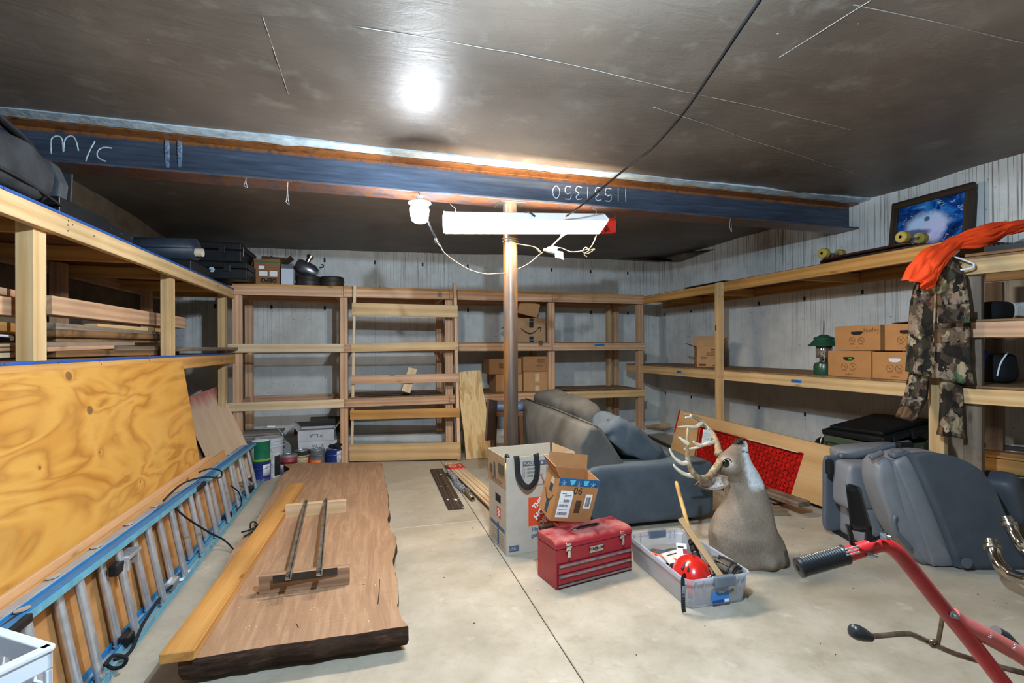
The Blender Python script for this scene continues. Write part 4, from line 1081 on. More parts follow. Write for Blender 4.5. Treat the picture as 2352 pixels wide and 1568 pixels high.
# black canvas bag on the near end of the left shelf
bgp = V((LX-.24, 2.36, 1.928)); bag = thing('canvas_bag', 'bulky black canvas bag with a stiff end on the left shelf', 'bag', bgp)
MB().sell((0, -.12, .125), (.235, .56, .125), .42, 40, 20, jit=.030, js=5, seed=2).build('bag_body', plain('2d2e30', .85, var=.5, vscale=7, bump=.3, bscale=90), bag, smooth=180)
MB().prism(spl2([(-.21, 0), (.21, 0), (.225, .14), (.19, .23), (.12, .265), (-.12, .265), (-.2, .23), (-.225, .14)], 1), 0, .07, T=Matrix.Translation((0, .47, 0)) @ Matrix.Rotation(math.pi/2, 4, 'X')).build('end_panel', plain('3a3b3d', .7, var=.25, bump=.2, bscale=150), bag, smooth=0, bevel=.015, seg=3)
MB().prism([(-.20, .02), (.20, .02), (.21, .22), (-.2, .22)], 0, .012, T=Matrix.Translation((0, .535, 0)) @ Matrix.Rotation(math.pi/2, 4, 'X')).build('stiff_flap', plain('26282a', .6, var=.2), bag, smooth=0, bevel=.004)
MB().tube(spline([(.13, .36, .25), (.16, .28, .265), (.18, .05, .29), (.17, -.2, .33), (.12, -.45, .28)]), .022, 10, flat=.5).build('bag_strap', plain('191a1c', .7, bump=.3, bscale=150), bag, smooth=180)
MB().tube(spline([(.225, .40, .03), (.238, .1, .06), (.237, -.3, .06)]), .007, 6).build('zip', BLACK, bag, smooth=180)
# long black tray
a_, b_ = PX(146, 505, LX-.06), PX(277, 553, LX-.06); a_.z = b_.z = 1.928
ty = thing('black_tray', 'long low black tray lying on the left shelf beside the bag', 'tray', (a_+b_)/2)
L = (b_-a_).length
MB().box((-L*.7, -.04, 0), (L*.1, .04, .075)).box((-L*.05, -.038, 0), (L*.62, .038, .062)).build('tray_body', plain('1b1b1d', .4, .2, var=.2), ty, frame((0, 0, 0), b_-a_), smooth=0, bevel=.004)
for t_ in (.15, .35, .58): MB().cyl((L*t_, -.0405, .035), (L*t_, -.038, .035), .005, n=8).build('rivet', STEEL, ty, frame((0, 0, 0), b_-a_))
# white milk crate, near left corner of the frame, on a second one
WP = plain('d4dbe6', .4, var=.05)
def crate(name, label, z):
    w = .33; h = .275
    t = thing(name, label, 'crate', (cr0.x, cr0.y, z), -.62)
    for k in range(4):
        R_ = Matrix.Translation((-w/2, -w/2, 0)) @ Matrix.Rotation(math.pi/2*k, 4, 'Z') @ Matrix.Translation((-w/2, -w/2, 0))
        b = MB().box((0, 0, 0), (w, .012, .03)).box((0, 0, h-.055), (w, .014, h-.012)).box((0, -.006, h-.012), (w, .020, h))
        for x in (0, .06, .125, .19, .255, w-.015): b.box((x, 0, .03), (x+.015, .012, h-.055))
        b.box((0, 0, .10), (w, .010, .115)).box((0, 0, .165), (w, .010, .18))
        b.build('crate_side', WP, t, R_, smooth=0, bevel=.003)
    MB().box((-w, -w, .0), (0, 0, .008)).build('crate_base', WP, t, smooth=0)
    return t
cr0 = PD(122, 1480, 1.18); zc_ = cr0.z
cr0.z = 0
crate('milk_crate', 'white plastic milk crate with cut out sides in the near left corner', zc_-.275)
crate('milk_crate', 'lower white milk crate carrying the one above it', zc_-.552)
tag(abox('crate_plinth', (cr0.x-.42, cr0.y-.42, 0), (cr0.x+.06, cr0.y+.06, max(.02, zc_-.554)), GREY), 'weathered block under the white milk crates', 'block')
# ================================================================ LIGHT FITTINGS AND CORDS
LY = 3.27
TUBEM = emit('tube_glow', TUBE_COLOR, TUBE_STRENGTH); BULBM = emit('bulb_glow', BULB_COLOR, BULB_STRENGTH)
l0, l1 = PY(1024, 507, LY), PY(1383, 510, LY)
ENAM = plain('eef0f2', .35, var=0)
fx = thing('shop_light', 'glowing twin tube shop light hanging in front of the steel column', 'light fixture', (l0+l1)/2, -.0)
Mx = frame((l0+l1)/2, l1-l0, None, (0, .40, 1)); Mx = W[fx.name].inverted() @ Mx
L = (l1-l0).length
prof = [(-.085, -.046), (-.045, .035), (-.03, .052), (.03, .052), (.045, .035), (.085, -.046), (.081, -.046), (.04, .031), (-.04, .031), (-.081, -.046)]
wing = [(-.085, -.046), (-.045, .035), (-.03, .052), (-.024, .052), (-.024, .049), (-.04, .031), (-.081, -.046)]
hood = MB()
for s_ in (1, -1): hood.loft([[(-L/2, y*s_, z) for y, z in wing], [(L/2, y*s_, z) for y, z in wing]])
hood.build('reflector', ENAM, fx, Mx, smooth=0)
for s_ in (-1, 1):
    MB().prism([(-.087, -.040), (-.047, .037), (-.03, .055), (.03, .055), (.047, .037), (.087, -.040)], 0, .012, T=Matrix(((0, 0, 1, s_*L/2-(.012 if s_ < 0 else 0)), (1, 0, 0, 0), (0, 1, 0, 0), (0, 0, 0, 1)))).build('end_cap', ENAM, fx, Mx, smooth=0, bevel=.002)
for y in (-.036, .036):
    MB().cyl((-L/2+.02, y, -.036), (L/2-.02, y, -.036), .0135, n=14).build('glowing_tube', TUBEM, fx, Mx)
for x in (-.44, .47):
    MB().tube([(x*L, 0, .05), (x*L+.01, 0, .10), (x*L-.01, .04, .16), (x*L, .10, .215)], .0022, 6).build('hanging_wire', STEEL, fx, Mx, smooth=180)
MB().tube([(-.02, -.03, .055), (0, -.06, .04), (.03, -.075, -.01)], .006, 8).build('cord_clip', BLACK, fx, Mx, smooth=180)
bl_ = PY(964, 488, LY)
bu = thing('work_bulb', 'dazzling white work bulb hanging under the steel beam', 'light bulb', bl_)
MB().lathe([(.001, -.068), (.035, -.066), (.052, -.055), (.058, -.02), (.062, .02), (.054, .05), (.03, .06), (.001, .062)], 8).build('glowing_globe', BULBM, bu, smooth=30)
MB().lathe([(.001, .115), (.018, .112), (.024, .090), (.075, .066), (.075, .060), (.03, .062), (.001, .064)], 16).build('bulb_base', plain('dfe3e6', .5, var=0), bu)
MB().tube([(0, 0, .11), (0, .02, .135), (.0, .10, BZ0-bl_.z-.004)], .003, 6).build('hook_wire', STEEL, bu, smooth=180)
CORDM = plain('0b0b0c', .8, spec=.1); CORDW = plain('8b7a66', .5, var=.1)
wc = thing('lamp_cord', 'thin cord sagging from the work bulb to the steel column', 'cord', (0, 0, 0))
bpt = lambda u, v, y=LY: PY(u, v, y)
MB().tube(spline([bl_+V((.0, 0, .10)), bpt(985, 512), bpt(1000, 545), bpt(1013, 567)], 6), .006, 8).build('plug_lead', CORDM, wc, Matrix(), True, smooth=180)
MB().tube(spline([bpt(1000, 548), bpt(1003, 558), bpt(1013, 570)], 4), .010, 8).build('plug', BLACK, wc, Matrix(), True, smooth=180)
MB().tube(spline([bpt(1013, 570), bpt(1022, 582), bpt(1045, 600), bpt(1080, 620), bpt(1115, 629), bpt(1145, 628), bpt(1162, 627, BY-.055)], 6), .0042, 8).build('cord', CORDW, wc, Matrix(), True, smooth=180)
for z_, dz in ((PY(1172, 545, 3.42).z, .004), (PY(1172, 552, 3.42).z, -.003)):
    MB().tube([(PCX+.0575*math.cos(a), PCY+.0575*math.sin(a), z_+dz*math.sin(a)) for a in [2*math.pi*i/24 for i in range(25)]], .0045, 6).build('cord_wrap', CORDW, wc, Matrix(), True, smooth=180)
ad = thing('cord_adapter', 'bright adapter and knotted cords hanging right of the column', 'adapter', bpt(1266, 575))
a_ = bpt(1266, 575)
MB().cbox((0, 0, 0), (.06, .04, .035)).cbox((.02, 0, .02), (.035, .035, .03)).cbox((-.03, 0, -.012), (.05, .03, .02)).build('adapter_body', WHITE, ad, Matrix.Rotation(.3, 4, 'Y'), smooth=0, bevel=.006)
MB().prism([(-.0, 0), (.07, -.01), (.075, -.07), (.055, -.06), (.01, -.055)], 0, .001, T=Matrix.Translation((.02, 0, .005)) @ Matrix.Rotation(math.pi/2, 4, 'X')).build('paper_tag', plain('a8c0d6', .6), ad, smooth=0)
for i, p_ in enumerate(([(1186, 560), (1205, 563), (1228, 568), (1240, 580)], [(1190, 618), (1215, 605), (1235, 588), (1246, 580)], [(1262, 570), (1285, 548), (1296, 540), (1310, 530)],
           [(1275, 568), (1290, 570), (1310, 578), (1333, 577), (1350, 572)], [(1228, 568), (1236, 572), (1244, 582)])):
    MB().tube(spline([bpt(*q) for q in p_], 6), .0042, 7).build('cord', CORDW if i != 2 else WHITE, ad, Matrix(), True, smooth=180)
MB().tube([bpt(1289, 542), bpt(1308, 531)], [.009, .012], 10).build('plug', WHITE, ad, Matrix(), True, smooth=60)
MB().tube(spline([bpt(1352, 574), bpt(1345, 568), bpt(1338, 578), bpt(1350, 582), bpt(1366, 572), bpt(1352, 576), bpt(1342, 584), bpt(1348, 590)], 6), .0042, 7).build('cord_knot', CORDW, ad, Matrix(), True, smooth=180)
MB().tube(spline([bpt(1352, 574), bpt(1362, 560), bpt(1370, 540, 3.36), bpt(1372, 535, 3.40)], 5), .004, 7).build('cord', CORDW, ad, Matrix(), True, smooth=180)
rd_ = PY(1396, 519, 3.44)
REDP = plain('c92b20', .4, var=.06)
rdv = thing('red_device', 'small square red device hanging behind the shop light end', 'device', rd_)
MB().prism([(-.05, -.062), (.055, -.052), (.062, -.04), (.062, .045), (.045, .06), (-.05, .06)], -.025, .025, T=Matrix.Rotation(math.pi/2, 4, 'X')).build('housing', REDP, rdv, smooth=0, bevel=.006)
for x in (-.03, .0): MB().cbox((x, -.027, -.045), (.014, .006, .008)).build('socket', BLACK, rdv, smooth=0)
MB().cyl((.062, 0, .01), (.078, 0, .01), .011, n=14).build('knob', BLACK, rdv)
MB().tube([(.055, 0, .05), (.065, 0, .08), (.06, .02, BZ0-rd_.z-.0)], .003, 6).build('hanging_wire', STEEL, rdv, smooth=180)
# black supply cord sweeping overhead
kk = [PD(1760, -25, 1.42), PD(1745, 0, 1.48), PD(1690, 82, 1.62), PD(1628, 175, 1.85), PD(1565, 265, 2.15), PD(1500, 338, 2.45), PD(1478, 356, 2.55), PD(1440, 385, 2.75), PD(1385, 430, 3.0), PD(1335, 472, 3.2), PD(1300, 497, 3.36)]
st_ = PD(1760, -25, 1.42); kk = [V((st_.x+.30, st_.y-.42, ZC-.03)), V((st_.x+.10, st_.y-.15, st_.z+.07))] + kk
ec = MB().tube(spline(kk, 8), .0062, 10).build('extension_cable', CORDM, smooth=180); tag(ec, 'long black extension cord running overhead to the shop light', 'cord')
tag(MB().cyl(kk[0]-V((0, 0, .02)), V((kk[0].x, kk[0].y, ZC+.02)), .008, n=8).build('ceiling_hook', STEEL), 'steel ceiling hook carrying the black extension cord', 'hook')
for (u, v, n_, l_) in ((564, 420, 5, .03), (1678, 505, 2, .10), (660, 455, 3, .04)):
    p = PY(u, v, BY-.09); mb = MB()
    for i in range(2): mb.tube(spline([V((p.x+i*.004, p.y, BZ0)), p+V((.004*(-1)**i, 0, -.0)), p+V((.008*(-1)**i, 0, -l_*.6)), p+V((.01, 0, -l_))], 5), .0018, 5)
    mb.build('string_end', plain('a8a59e', .8), beam, Matrix(), True, smooth=180)

# ================================================================ SOFA
FAB = plain('535c63', .95, var=.14, vscale=7, bump=.25, bscale=320, spec=.15)
FABD = plain('605e5a', .95, var=.18, vscale=5, bump=.25, bscale=320, spec=.15)
so_o = V((1.46, 3.15, 0))
sofa = thing('sofa', 'blue grey fabric sofa seen over its near arm beside the column', 'sofa', so_o, -.05)
def rprism(pts, y0, y1, name, mat, parent, bevel=.03, sub=0, seg=4, tilt=None):
    T = Matrix(((1, 0, 0, 0), (0, 0, 1, 0), (0, 1, 0, 0), (0, 0, 0, 1)))
    b = MB().prism(pts, y0, y1, T=T)
    return b.build(name, mat, parent, smooth=50, bevel=bevel, seg=seg)
MB().box((.06, .1, .03), (.90, 1.9, .28)).build('sofa_base', FAB, sofa, smooth=0, bevel=.01)
MB().sell((.515, .085, .245), (.505, .105, .215), .22, 40, 18).build('armrest', FAB, sofa, smooth=180)
MB().sell((.515, 1.93, .245), (.505, .105, .215), .22, 40, 18).build('armrest', FAB, sofa, smooth=180)
rprism([(.0, .05), (.26, .05), (.34, .42), (.135, .725), (.04, .735), (-.04, .60)], .03, 1.98, 'back_frame', FABD, sofa, .025)
MB().tube([(.10, .03, .735), (.12, 1.0, .737), (.10, 1.97, .735)], .007, 6).build('back_piping', FABD, sofa, smooth=180)
for y in (.60, 1.42):
    MB().sell((.58, y, .36), (.40, .42, .09), .28, 30, 14, jit=.008, js=5, seed=y).build('seat_cushion', FAB, sofa, smooth=180)
for k, (y, x, z, rx) in enumerate(((1.50, .30, .64, .15), (.95, .33, .62, .2))):
    MB().sell((0, 0, 0), (.12, .40, .22), .45, 36, 20, jit=.028, js=4, seed=k+3.3).build('back_cushion', FABD, sofa, Matrix.Translation((x, y, z)) @ Matrix.Rotation(-.28, 4, 'Y'), smooth=180)
for x in (.1, .85):
    for y in (.1, 1.9): MB().cbox((x, y, .017), (.06, .06, .034)).build('sofa_foot', BLACK, sofa, smooth=0)
pil = thing('slumped_cushion', 'large zipped grey cushion slumped against the near end of the sofa', 'cushion', so_o+V((.50, .26, .545)), -.05)
Mq = Matrix.Rotation(.62, 4, 'Y') @ Matrix.Rotation(.10, 4, 'Z')
MB().sell((0, 0, 0), (.32, .20, .115), .5, 56, 30, jit=.036, js=7, seed=8).build('cushion_body', FAB, pil, Mq, smooth=180)
MB().tube(spline([(-.33, -.08, .03), (-.25, -.15, .06), (-.15, -.185, .03)], 5), .006, 6).build('zip', BLACK, pil, Mq, smooth=180)
p0, p1 = PD(1352, 992, 4.2), PD(1408, 972, 4.35)
o = MB().tube([p0, p0.lerp(p1, .5), p1-(p1-p0)*.04, p1], [.036, .037, .036, .02], 14).build('fabric_roll', plain('5b5146', .9, var=.2), smooth=60); tag(o, 'brown fabric roll resting on the sofa back cushions', 'bolster')
# clear plastic bag on the cushion
def clear(name, col, alpha, rough=.12):
    m = NT(name); t = m.n('ShaderNodeBsdfTransparent'); mx = m.n('ShaderNodeMixShader'); t.inputs[0].default_value = (.95, .97, 1, 1)
    fr = m.n('ShaderNodeFresnel'); fr.inputs[0].default_value = 1.45
    f = m.math('ADD', m.math('MULTIPLY', fr.outputs[0], .8), alpha)
    m.l(f, mx.inputs[0]); m.l(t.outputs[0], mx.inputs[1]); m.l(m.p.outputs[0], mx.inputs[2]); m.l(mx.outputs[0], m.out.inputs[0])
    return m.set(lin(col), rough, 0, .6)
BAGM = clear('clear_plastic', 'd9d4cc', .10, .08)
pg = PD(1455, 996, 3.75)
o = MB().sell((0, 0, 0), (.11, .07, .055), .9, 28, 16, jit=.028, js=14, seed=4).build('plastic_bag', BAGM, None, Matrix.Translation(pg) @ Matrix.Rotation(.25, 4, 'Y'), smooth=180); tag(o, 'crumpled clear plastic bag lying on top of the slumped cushion', 'plastic bag')
# stool behind the column
sx0 = PD(1166, 932, 4.9); sz_ = sx0.z
stl = thing('bar_stool', 'wooden stool with blue padded seat standing behind the column', 'stool', (sx0.x, sx0.y, 0), -.3)
MB().sell((0, 0, sz_-.0), (.165, .165, .04), .35, 30, 10).build('seat_pad', plain('46597c', .5, var=.15), stl, smooth=180)
MB().cbox((0, 0, sz_-.06), (.31, .31, .05)).build('seat_rail', plain('4d3220', .5, var=.15), stl, smooth=0, bevel=.006)
for x in (-1, 1):
    for y in (-1, 1):
        MB().tube([(x*.13, y*.13, sz_-.05), (x*.155, y*.155, 0)], [.024, .020], 8).build('leg', plain('4d3220', .5, var=.15), stl)
for a, z in ((0, .22), (math.pi/2, .30), (math.pi, .22), (-math.pi/2, .30)):
    MB().cbox((0, .145, z), (.28, .02, .035)).build('stretcher', plain('4d3220', .5, var=.15), stl, Matrix.Rotation(a, 4, 'Z'), smooth=0)
o = board('panel_offcut', PD(1126, 1010, 4.55), PD(1131, 918, 4.6), .30, .02, plain('3b2a1e', .5), None, up=(.9, -.5, 0)); tag(o, 'dark brown panel standing at the left of the wooden stool', 'panel')

# ================================================================ MOVING BOX AND THE SMALL BOX
MBX = plain('b9b0a2', .7, var=.05, vscale=14, bump=.05, bscale=160); MBT = plain('b39877', .7, var=.06, vscale=14)
o0, o1 = V((.825, 2.945, 0)), V((1.29, 2.985, 0))
ang = math.atan2(o1.y-o0.y, o1.x-o0.x); mw = (o1-o0).length; md_, mh, fh = .335, .405, .205
mv = thing('moving_box', 'tall open printed moving box with a black strap over its edge', 'moving box', o0, ang)
th = .005
MB().box((0, 0, 0), (mw, md_, th)).box((0, 0, th), (mw, th, mh)).box((0, md_-th, th), (mw, md_, mh)).box((0, th, th), (th, md_-th, mh)).box((mw-th, th, th), (mw, md_-th, mh)).build('carton', MBX, mv, smooth=0, bevel=.0015, seg=1)
flap(mv, (0, .002, mh), (1, 0, 0), (0, -.03, 1), mw, fh, MBX); flap(mv, (0, md_-.002, mh), (1, 0, 0), (0, .06, 1), mw, fh, MBX)
flap(mv, (.002, 0, mh), (0, 1, 0), (-.05, 0, 1), md_, fh, MBT); flap(mv, (mw-.002, 0, mh), (0, 1, 0), (.10, 0, 1), md_, fh, MBT)
ORB = plain('d9502a', .6, var=0); SLATE = plain('4d6178', .6, var=0)
def plate(x0, x1, z0, z1, mat, name='print_block', yy=-.0008, par=None, fc='f'):
    if fc == 'f': return MB().box((x0, yy, z0), (x1, 0, z1)).build(name, mat, par or mv, smooth=0)
    return MB().box((-.0008, x0, z0), (0, x1, z1)).build(name, mat, par or mv, smooth=0)
FM = lambda x, z, e=.0012: face((x, 0, z), (1, 0, 0), (0, 0, 1), e)
plate(.150, .36, .165, .345, ORB, 'orange_panel')
for tx, x, z, s_ in (('THE', .213, .302, .042), ('HOME', .250, .258, .052), ('DEPOT', .287, .214, .052)):
    text(tx, s_, FM(x, z) @ Matrix.Rotation(.72, 4, 'Z'), WHITE, mv, world=False, bold=.002)
text('How doers', .034, FM(.252, .142), SLATE, mv, world=False, bold=.0008); text('get more done.', .034, FM(.275, .104), SLATE, mv, world=False, bold=.0008)
plate(.018, .085, .02, .058, SLATE, 'flag_block'); text('USA', .026, FM(.040, .039, .0012), MBX, mv, world=False)
zt = mh+.012
MF = lambda x, z: face((x, -.03*(z-mh), z), (1, 0, 0), (0, 0, 1), .0034)
MB().box((0, -.001, 0), (.275, 0, .028)).build('blue_header', SLATE, mv, Matrix.Translation((.11, -.0075, mh+.145)), smooth=0)
text('PLACE IN', .024, face((.165, -.0095, mh+.159), (1, 0, 0), (0, 0, 1)), MBX, mv, world=False, bold=.0006); text('FRAGILE', .024, face((.315, -.0095, mh+.159), (1, 0, 0), (0, 0, 1)), MBX, mv, world=False, bold=.0006)
MB().box((.236, -.0095, mh+.15), (.25, -.0085, mh+.168)).build('check_box', MBX, mv, smooth=0)
for i, (a, b_) in enumerate((('PRIMARY', 'ATTIC'), ('BEDROOM', ''), ('FAMILY ROOM', ''))):
    text('[ ] '+a, .016, face((.12, -.0085, mh+.125-i*.022), (1, 0, 0), (0, 0, 1)), SLATE, mv, world=False, align='LEFT'); text('[ ] '+b_, .016, face((.27, -.0085, mh+.125-i*.022), (1, 0, 0), (0, 0, 1)), SLATE, mv, world=False, align='LEFT')
for (x0, x1, z0, z1) in ((.11, .112, .02, .145), (.383, .385, .02, .145), (.11, .385, .02, .022)): MB().box((x0, -.0085, mh+z0), (x1, -.0075, mh+z1)).build('print_line', SLATE, mv, smooth=0)
# left face prints (outer side x = 0)
LM = lambda y, z, e=.0012: face((0, y, z), (0, -1, 0), (0, 0, 1), e)
plate(.10, .175, .195, .265, ORB, 'orange_square', fc='l'); text('THE\nHOME\nDEPOT', .017, LM(.137, .23) @ Matrix.Rotation(.6, 4, 'Z'), WHITE, mv, world=False, bold=.0008)
plate(.10, .20, .295, .345, PRINT, 'handle_panel', fc='l'); MB().sell((-.001, .15, .312), (.0012, .032, .013), .5, 20, 8).build('hand_hole', plain('0b0a09', .9, var=0), mv)
for z in (.125, .115): pass
for y0, y1, z0, z1 in ((.03, .30, .125, .15),): plate(y0, y1, z0, z1, SLATE, 'blue_header', fc='l')
for i in range(5): plate(.05, .28, .035+i*.016, .040+i*.016, plain('8b8072', .8, var=0), 'print_line', fc='l')
plate(.135, .165, .02, .165, plain('3f6d9c', .6, var=.1), 'blue_tape', fc='l')
LF = lambda y, z: face((-.05*(z-mh)-.002, y, z), (0, -1, 0), (0, 0, 1), .003)
for y, z, w_, h_ in ((.07, .12, .10, .065), (.20, .09, .025, .10), (.27, .085, .045, .055)):
    MB().box((-.0006, -w_/2, -h_/2), (0, w_/2, h_/2)).build('print_block', plain('5a534b', .8, var=0), mv, Matrix.Translation((-.05*z-.004, y, mh+z)), smooth=0)
text('EASY TO STACK', .026, LF(.16, mh+.030), plain('5a534b', .8, var=0), mv, world=False)
# strap and contents
STRAP = plain('1f1f21', .75, var=.3, bump=.3, bscale=200)
sp_ = spline([(.065, .06, mh+fh-.10), (.067, .0, mh+fh+.004), (.067, -.018, mh+fh-.02), (.072, -.022, mh+.10), (.095, -.030, mh+.045), (.135, -.040, mh+.018), (.185, -.032, mh+.055), (.203, -.024, mh+.12), (.203, -.016, mh+fh-.03), (.203, .0, mh+fh+.004), (.2, .06, mh+fh-.1)], 6)
MB().tube(sp_, .018, 8, flat=.08, upv=(0, 1, 0)).build('strap', STRAP, mv, smooth=60)
yb_ = thing('yellow_vest', 'bright yellow fabric showing inside the moving box', 'vest', o0+V((.10, .16, .012)), ang)
MB().sell((-.02, 0, .26), (.07, .13, .25), .5, 26, 16, jit=.02, js=7, seed=1).build('vest_cloth', plain('e6ee2a', .6, var=.08), yb_, smooth=180)
MB().tube(spline([(-.03, .05, .50), (-.035, .055, .54), (-.03, .06, .565), (-.025, .04, .55)], 5), .012, 8).build('black_clip', BLACK, yb_, smooth=180)
# small tilted parcel
c0 = PD(1262, 1200, 2.86); c1 = PD(1361, 1203, 2.80); c2 = PD(1397, 1110, 2.86); c3 = PD(1293, 1083, 2.90)
a6 = math.radians(13); up_ = (UP*math.cos(a6)+RIGHT*math.sin(a6)-AWAY*.12).normalized(); rt = RIGHT*math.cos(a6)-UP*math.sin(a6); rt = (rt*math.cos(.38)+AWAY*math.sin(.38)); rt = (rt-up_*rt.dot(up_)).normalized(); nf = rt.cross(up_).normalized()
w6, h6, d6 = .268, .265, .17
c0 = PD(1263, 1196, 2.84)
Mb6 = Matrix(((rt.x, -nf.x, up_.x, c0.x), (rt.y, -nf.y, up_.y, c0.y), (rt.z, -nf.z, up_.z, c0.z), (0, 0, 0, 1)))
SK = plain('a9774a', .72, var=.07, vscale=14)
px = thing('parcel_box', 'opened shipping parcel marked 06 with a blue patterned tape, tilted', 'parcel', M=Mb6)
MB().box((0, 0, 0), (w6, d6, th)).box((0, 0, th), (w6, th, h6)).box((0, d6-th, th), (w6, d6, h6)).box((0, th, th), (th, d6-th, h6)).box((w6-th, th, th), (w6, d6-th, h6)).build('carton', SK, px, smooth=0, bevel=.0015, seg=1)
flap(px, (0, 0, h6), (0, 1, 0), (-.55, 0, .75), d6, .085, SK); flap(px, (0, d6, h6), (1, 0, 0), (0, .35, .9), w6, .085, SK)
MB().box((.0, -.0012, h6-.045), (w6, 0, h6+.002)).build('patterned_tape', plain('1f5a86', .45, var=.2, vscale=60), px, smooth=0)
for i, x in enumerate((.03, .085, .13, .175, .225)):
    if i % 2: MB().prism([(-.02, .012), (.02, .014), (.012, -.014), (-.006, -.018)], 0, .0008, T=face((x, 0, h6-.02), (1, 0, 0), (0, 0, 1), .0014)).build('tape_motif', plain('58b8d8', .5, var=0), px, smooth=0)
    else:
        b = MB()
        for a in range(5): b.tube([(x, -.002, h6-.03), (x+.016*math.sin(a*1.25), -.002, h6-.03+.018*math.cos(a*1.25))], .0009, 4)
        b.build('tape_motif', plain('a9d3e0', .5, var=0), px)
text('06', .062, FM(.135, h6-.075), PRINT, px, world=False)
def label(x0, z0, w_, h_, rows_, par, ang_=0.0):
    M = face((x0, 0, z0), (1, 0, 0), (0, 0, 1), .0006) @ Matrix.Rotation(ang_, 4, 'Z')
    MB().box((0, 0, 0), (w_, h_, .0006)).build('shipping_label', WHITE, par, M, smooth=0)
    for (xx, zz, ww, hh_, bars) in rows_:
        b = MB()
        if bars:
            x = xx
            while x < xx+ww:
                q = RN.choice((.0012, .002, .003)); b.box((x, zz, .0006), (x+q, zz+hh_, .001)); x += q+RN.choice((.0012, .002))
        else: b.box((xx, zz, .0006), (xx+ww, zz+hh_, .001))
        b.build('barcode' if bars else 'label_line', PRINT, par, M, smooth=0)
label(.025, .025, .085, .165, [(.008, .015, .06, .018, 1), (.008, .065, .055, .016, 1), (.03, .095, .04, .016, 1), (.008, .048, .06, .002, 0), (.008, .09, .05, .002, 0), (.012, .145, .03, .003, 0), (.03, .135, .045, .003, 0), (.03, .128, .04, .003, 0)], px)
label(.195, .085, .045, .09, [(.008, .012, .03, .06, 1)], px)
for i in range(4): MB().box((.140, -.0012, .060+i*.02), (.175, 0, .075+i*.02)).box((.136, -.001, .057+i*.02), (.179, -.0, .0595+i*.02)).build('stacked_mark', plain('4a3322', .8, var=0), px, smooth=0)
b = MB(); b.loft([[(0, .03+.11*t, .14-.05*math.sin(math.pi*t)-.006*math.sin(math.pi*t)-.0) for t in [i/12 for i in range(13)]], [(0, .03+.11*t, .14-.05*math.sin(math.pi*t)+.007) for t in [i/12 for i in range(13)]]], 0, False, None, False)
b.build('smile_arrow', PRINT, px, Matrix.Translation((-.001, 0, 0)), smooth=0, solid=.0006)
for z0_, z1_, m_ in ((.02, .10, plain('2c4150', .4)), (.15, .20, plain('2c4150', .4)), (.20, .235, plain('c9b79a', .5))): MB().box((-.001, .06, z0_), (0, .095, z1_)).build('side_tape', m_, px, smooth=0)
# red bowl and clutter under the parcel
rp = G(1255, 1232); rp += AWAY*.10
rb_ = thing('red_bucket', 'red rounded bucket behind the toolbox holding the tilted parcel up', 'bucket', V((1.235, 2.85, 0)))
MB().lathe([(.001, 0), (.085, 0), (.10, .02), (.12, .15), (.125, .20), (.118, .205), (.112, .19), (.001, .185)], 28).build('bucket_body', plain('7c2320', .4, var=.15), rb_)
MB().tube([(.128*math.cos(a), .128*math.sin(a), .17) for a in [math.pi*1.0+math.pi*i/14 for i in range(15)]], .003, 6).build('wire_handle', STEEL, rb_, smooth=180)

# ================================================================ TOOLBOX
def tool_mat():
    m = NT('toolbox_red'); co = m.coords(); n1 = m.noise(co, 9, 6, .65); geo = m.n('ShaderNodeNewGeometry'); sx = m.n('ShaderNodeSeparateXYZ'); m.l(co, sx.inputs[0])
    col = m.ramp(n1, [(.3, '8c1a26'), (.7, 'a3222e')])
    dust = m.math('MULTIPLY', m.thr(sx.outputs[2], .236, .252), m.thr(n1, .36, .60))
    col = m.mix(m.math('MULTIPLY', dust, .55), col, lin('c08a80'))
    return m.set(col, m.math('ADD', .32, m.math('MULTIPLY', dust, .3)), 0, .5)
TRED = tool_mat(); TRIM = plain('9a8f8c', .4, .5, var=.3, vscale=30)
t0, t1_ = G(1278, 1356), G(1452, 1309)
tang = math.atan2(t1_.y-t0.y, t1_.x-t0.x); tw = (t1_-t0).length; td = .20
tb_ = thing('toolbox', 'dusty red metal toolbox with two drawers and chrome latches', 'toolbox', t0, tang)
MB().box((0, .004, 0), (tw, td, .212)).build('tool_body', TRED, tb_, smooth=0, bevel=.004)
lid = MB().prism([(-.002, .214), (td+.002, .214), (td+.002, .250), (td-.004, .256), (.035, .256), (.014, .250), (.002, .238), (-.002, .225)], -.002, tw+.002, T=Matrix(((0, 0, 1, 0), (1, 0, 0, 0), (0, 1, 0, 0), (0, 0, 0, 1)))).build('lid', TRED, tb_, smooth=50, bevel=.003)
MB().box((.01, -.001, .012), (tw-.01, .004, .135)).build('drawer_recess', plain('4d1018', .5), tb_, smooth=0)
for z0_, z1_ in ((.082, .132), (.026, .076)):
    dw = MB().box((.014, -.004, z0_), (tw-.014, .02, z1_)).build('drawer', TRED, tb_, smooth=0, bevel=.003)
    MB().box((0, 0, 0), (tw-.03, .012, .011)).build('drawer_pull', TRIM, dw, Matrix.Translation((.016, -.015, z1_-.013)), smooth=0, bevel=.003)
MB().box((.012, -.008, .012), (tw-.012, .004, .021)).build('lower_rim', TRIM, tb_, smooth=0, bevel=.002)
for x in (.075, tw-.075):
    lt = MB().box((x-.015, -.008, .198), (x+.015, -.001, .242)).box((x-.008, -.016, .165), (x+.008, -.006, .205)).build('latch', CHROME, tb_, smooth=0, bevel=.004)
    MB().cyl((x-.017, -.008, .222), (x+.017, -.008, .222), .007, n=10).build('latch_hinge', CHROME, lt)
MB().box((tw*.42, -.003, .158), (tw*.60, .002, .192)).build('badge', plain('b8ad9c', .4, .4), tb_, smooth=0, bevel=.002)
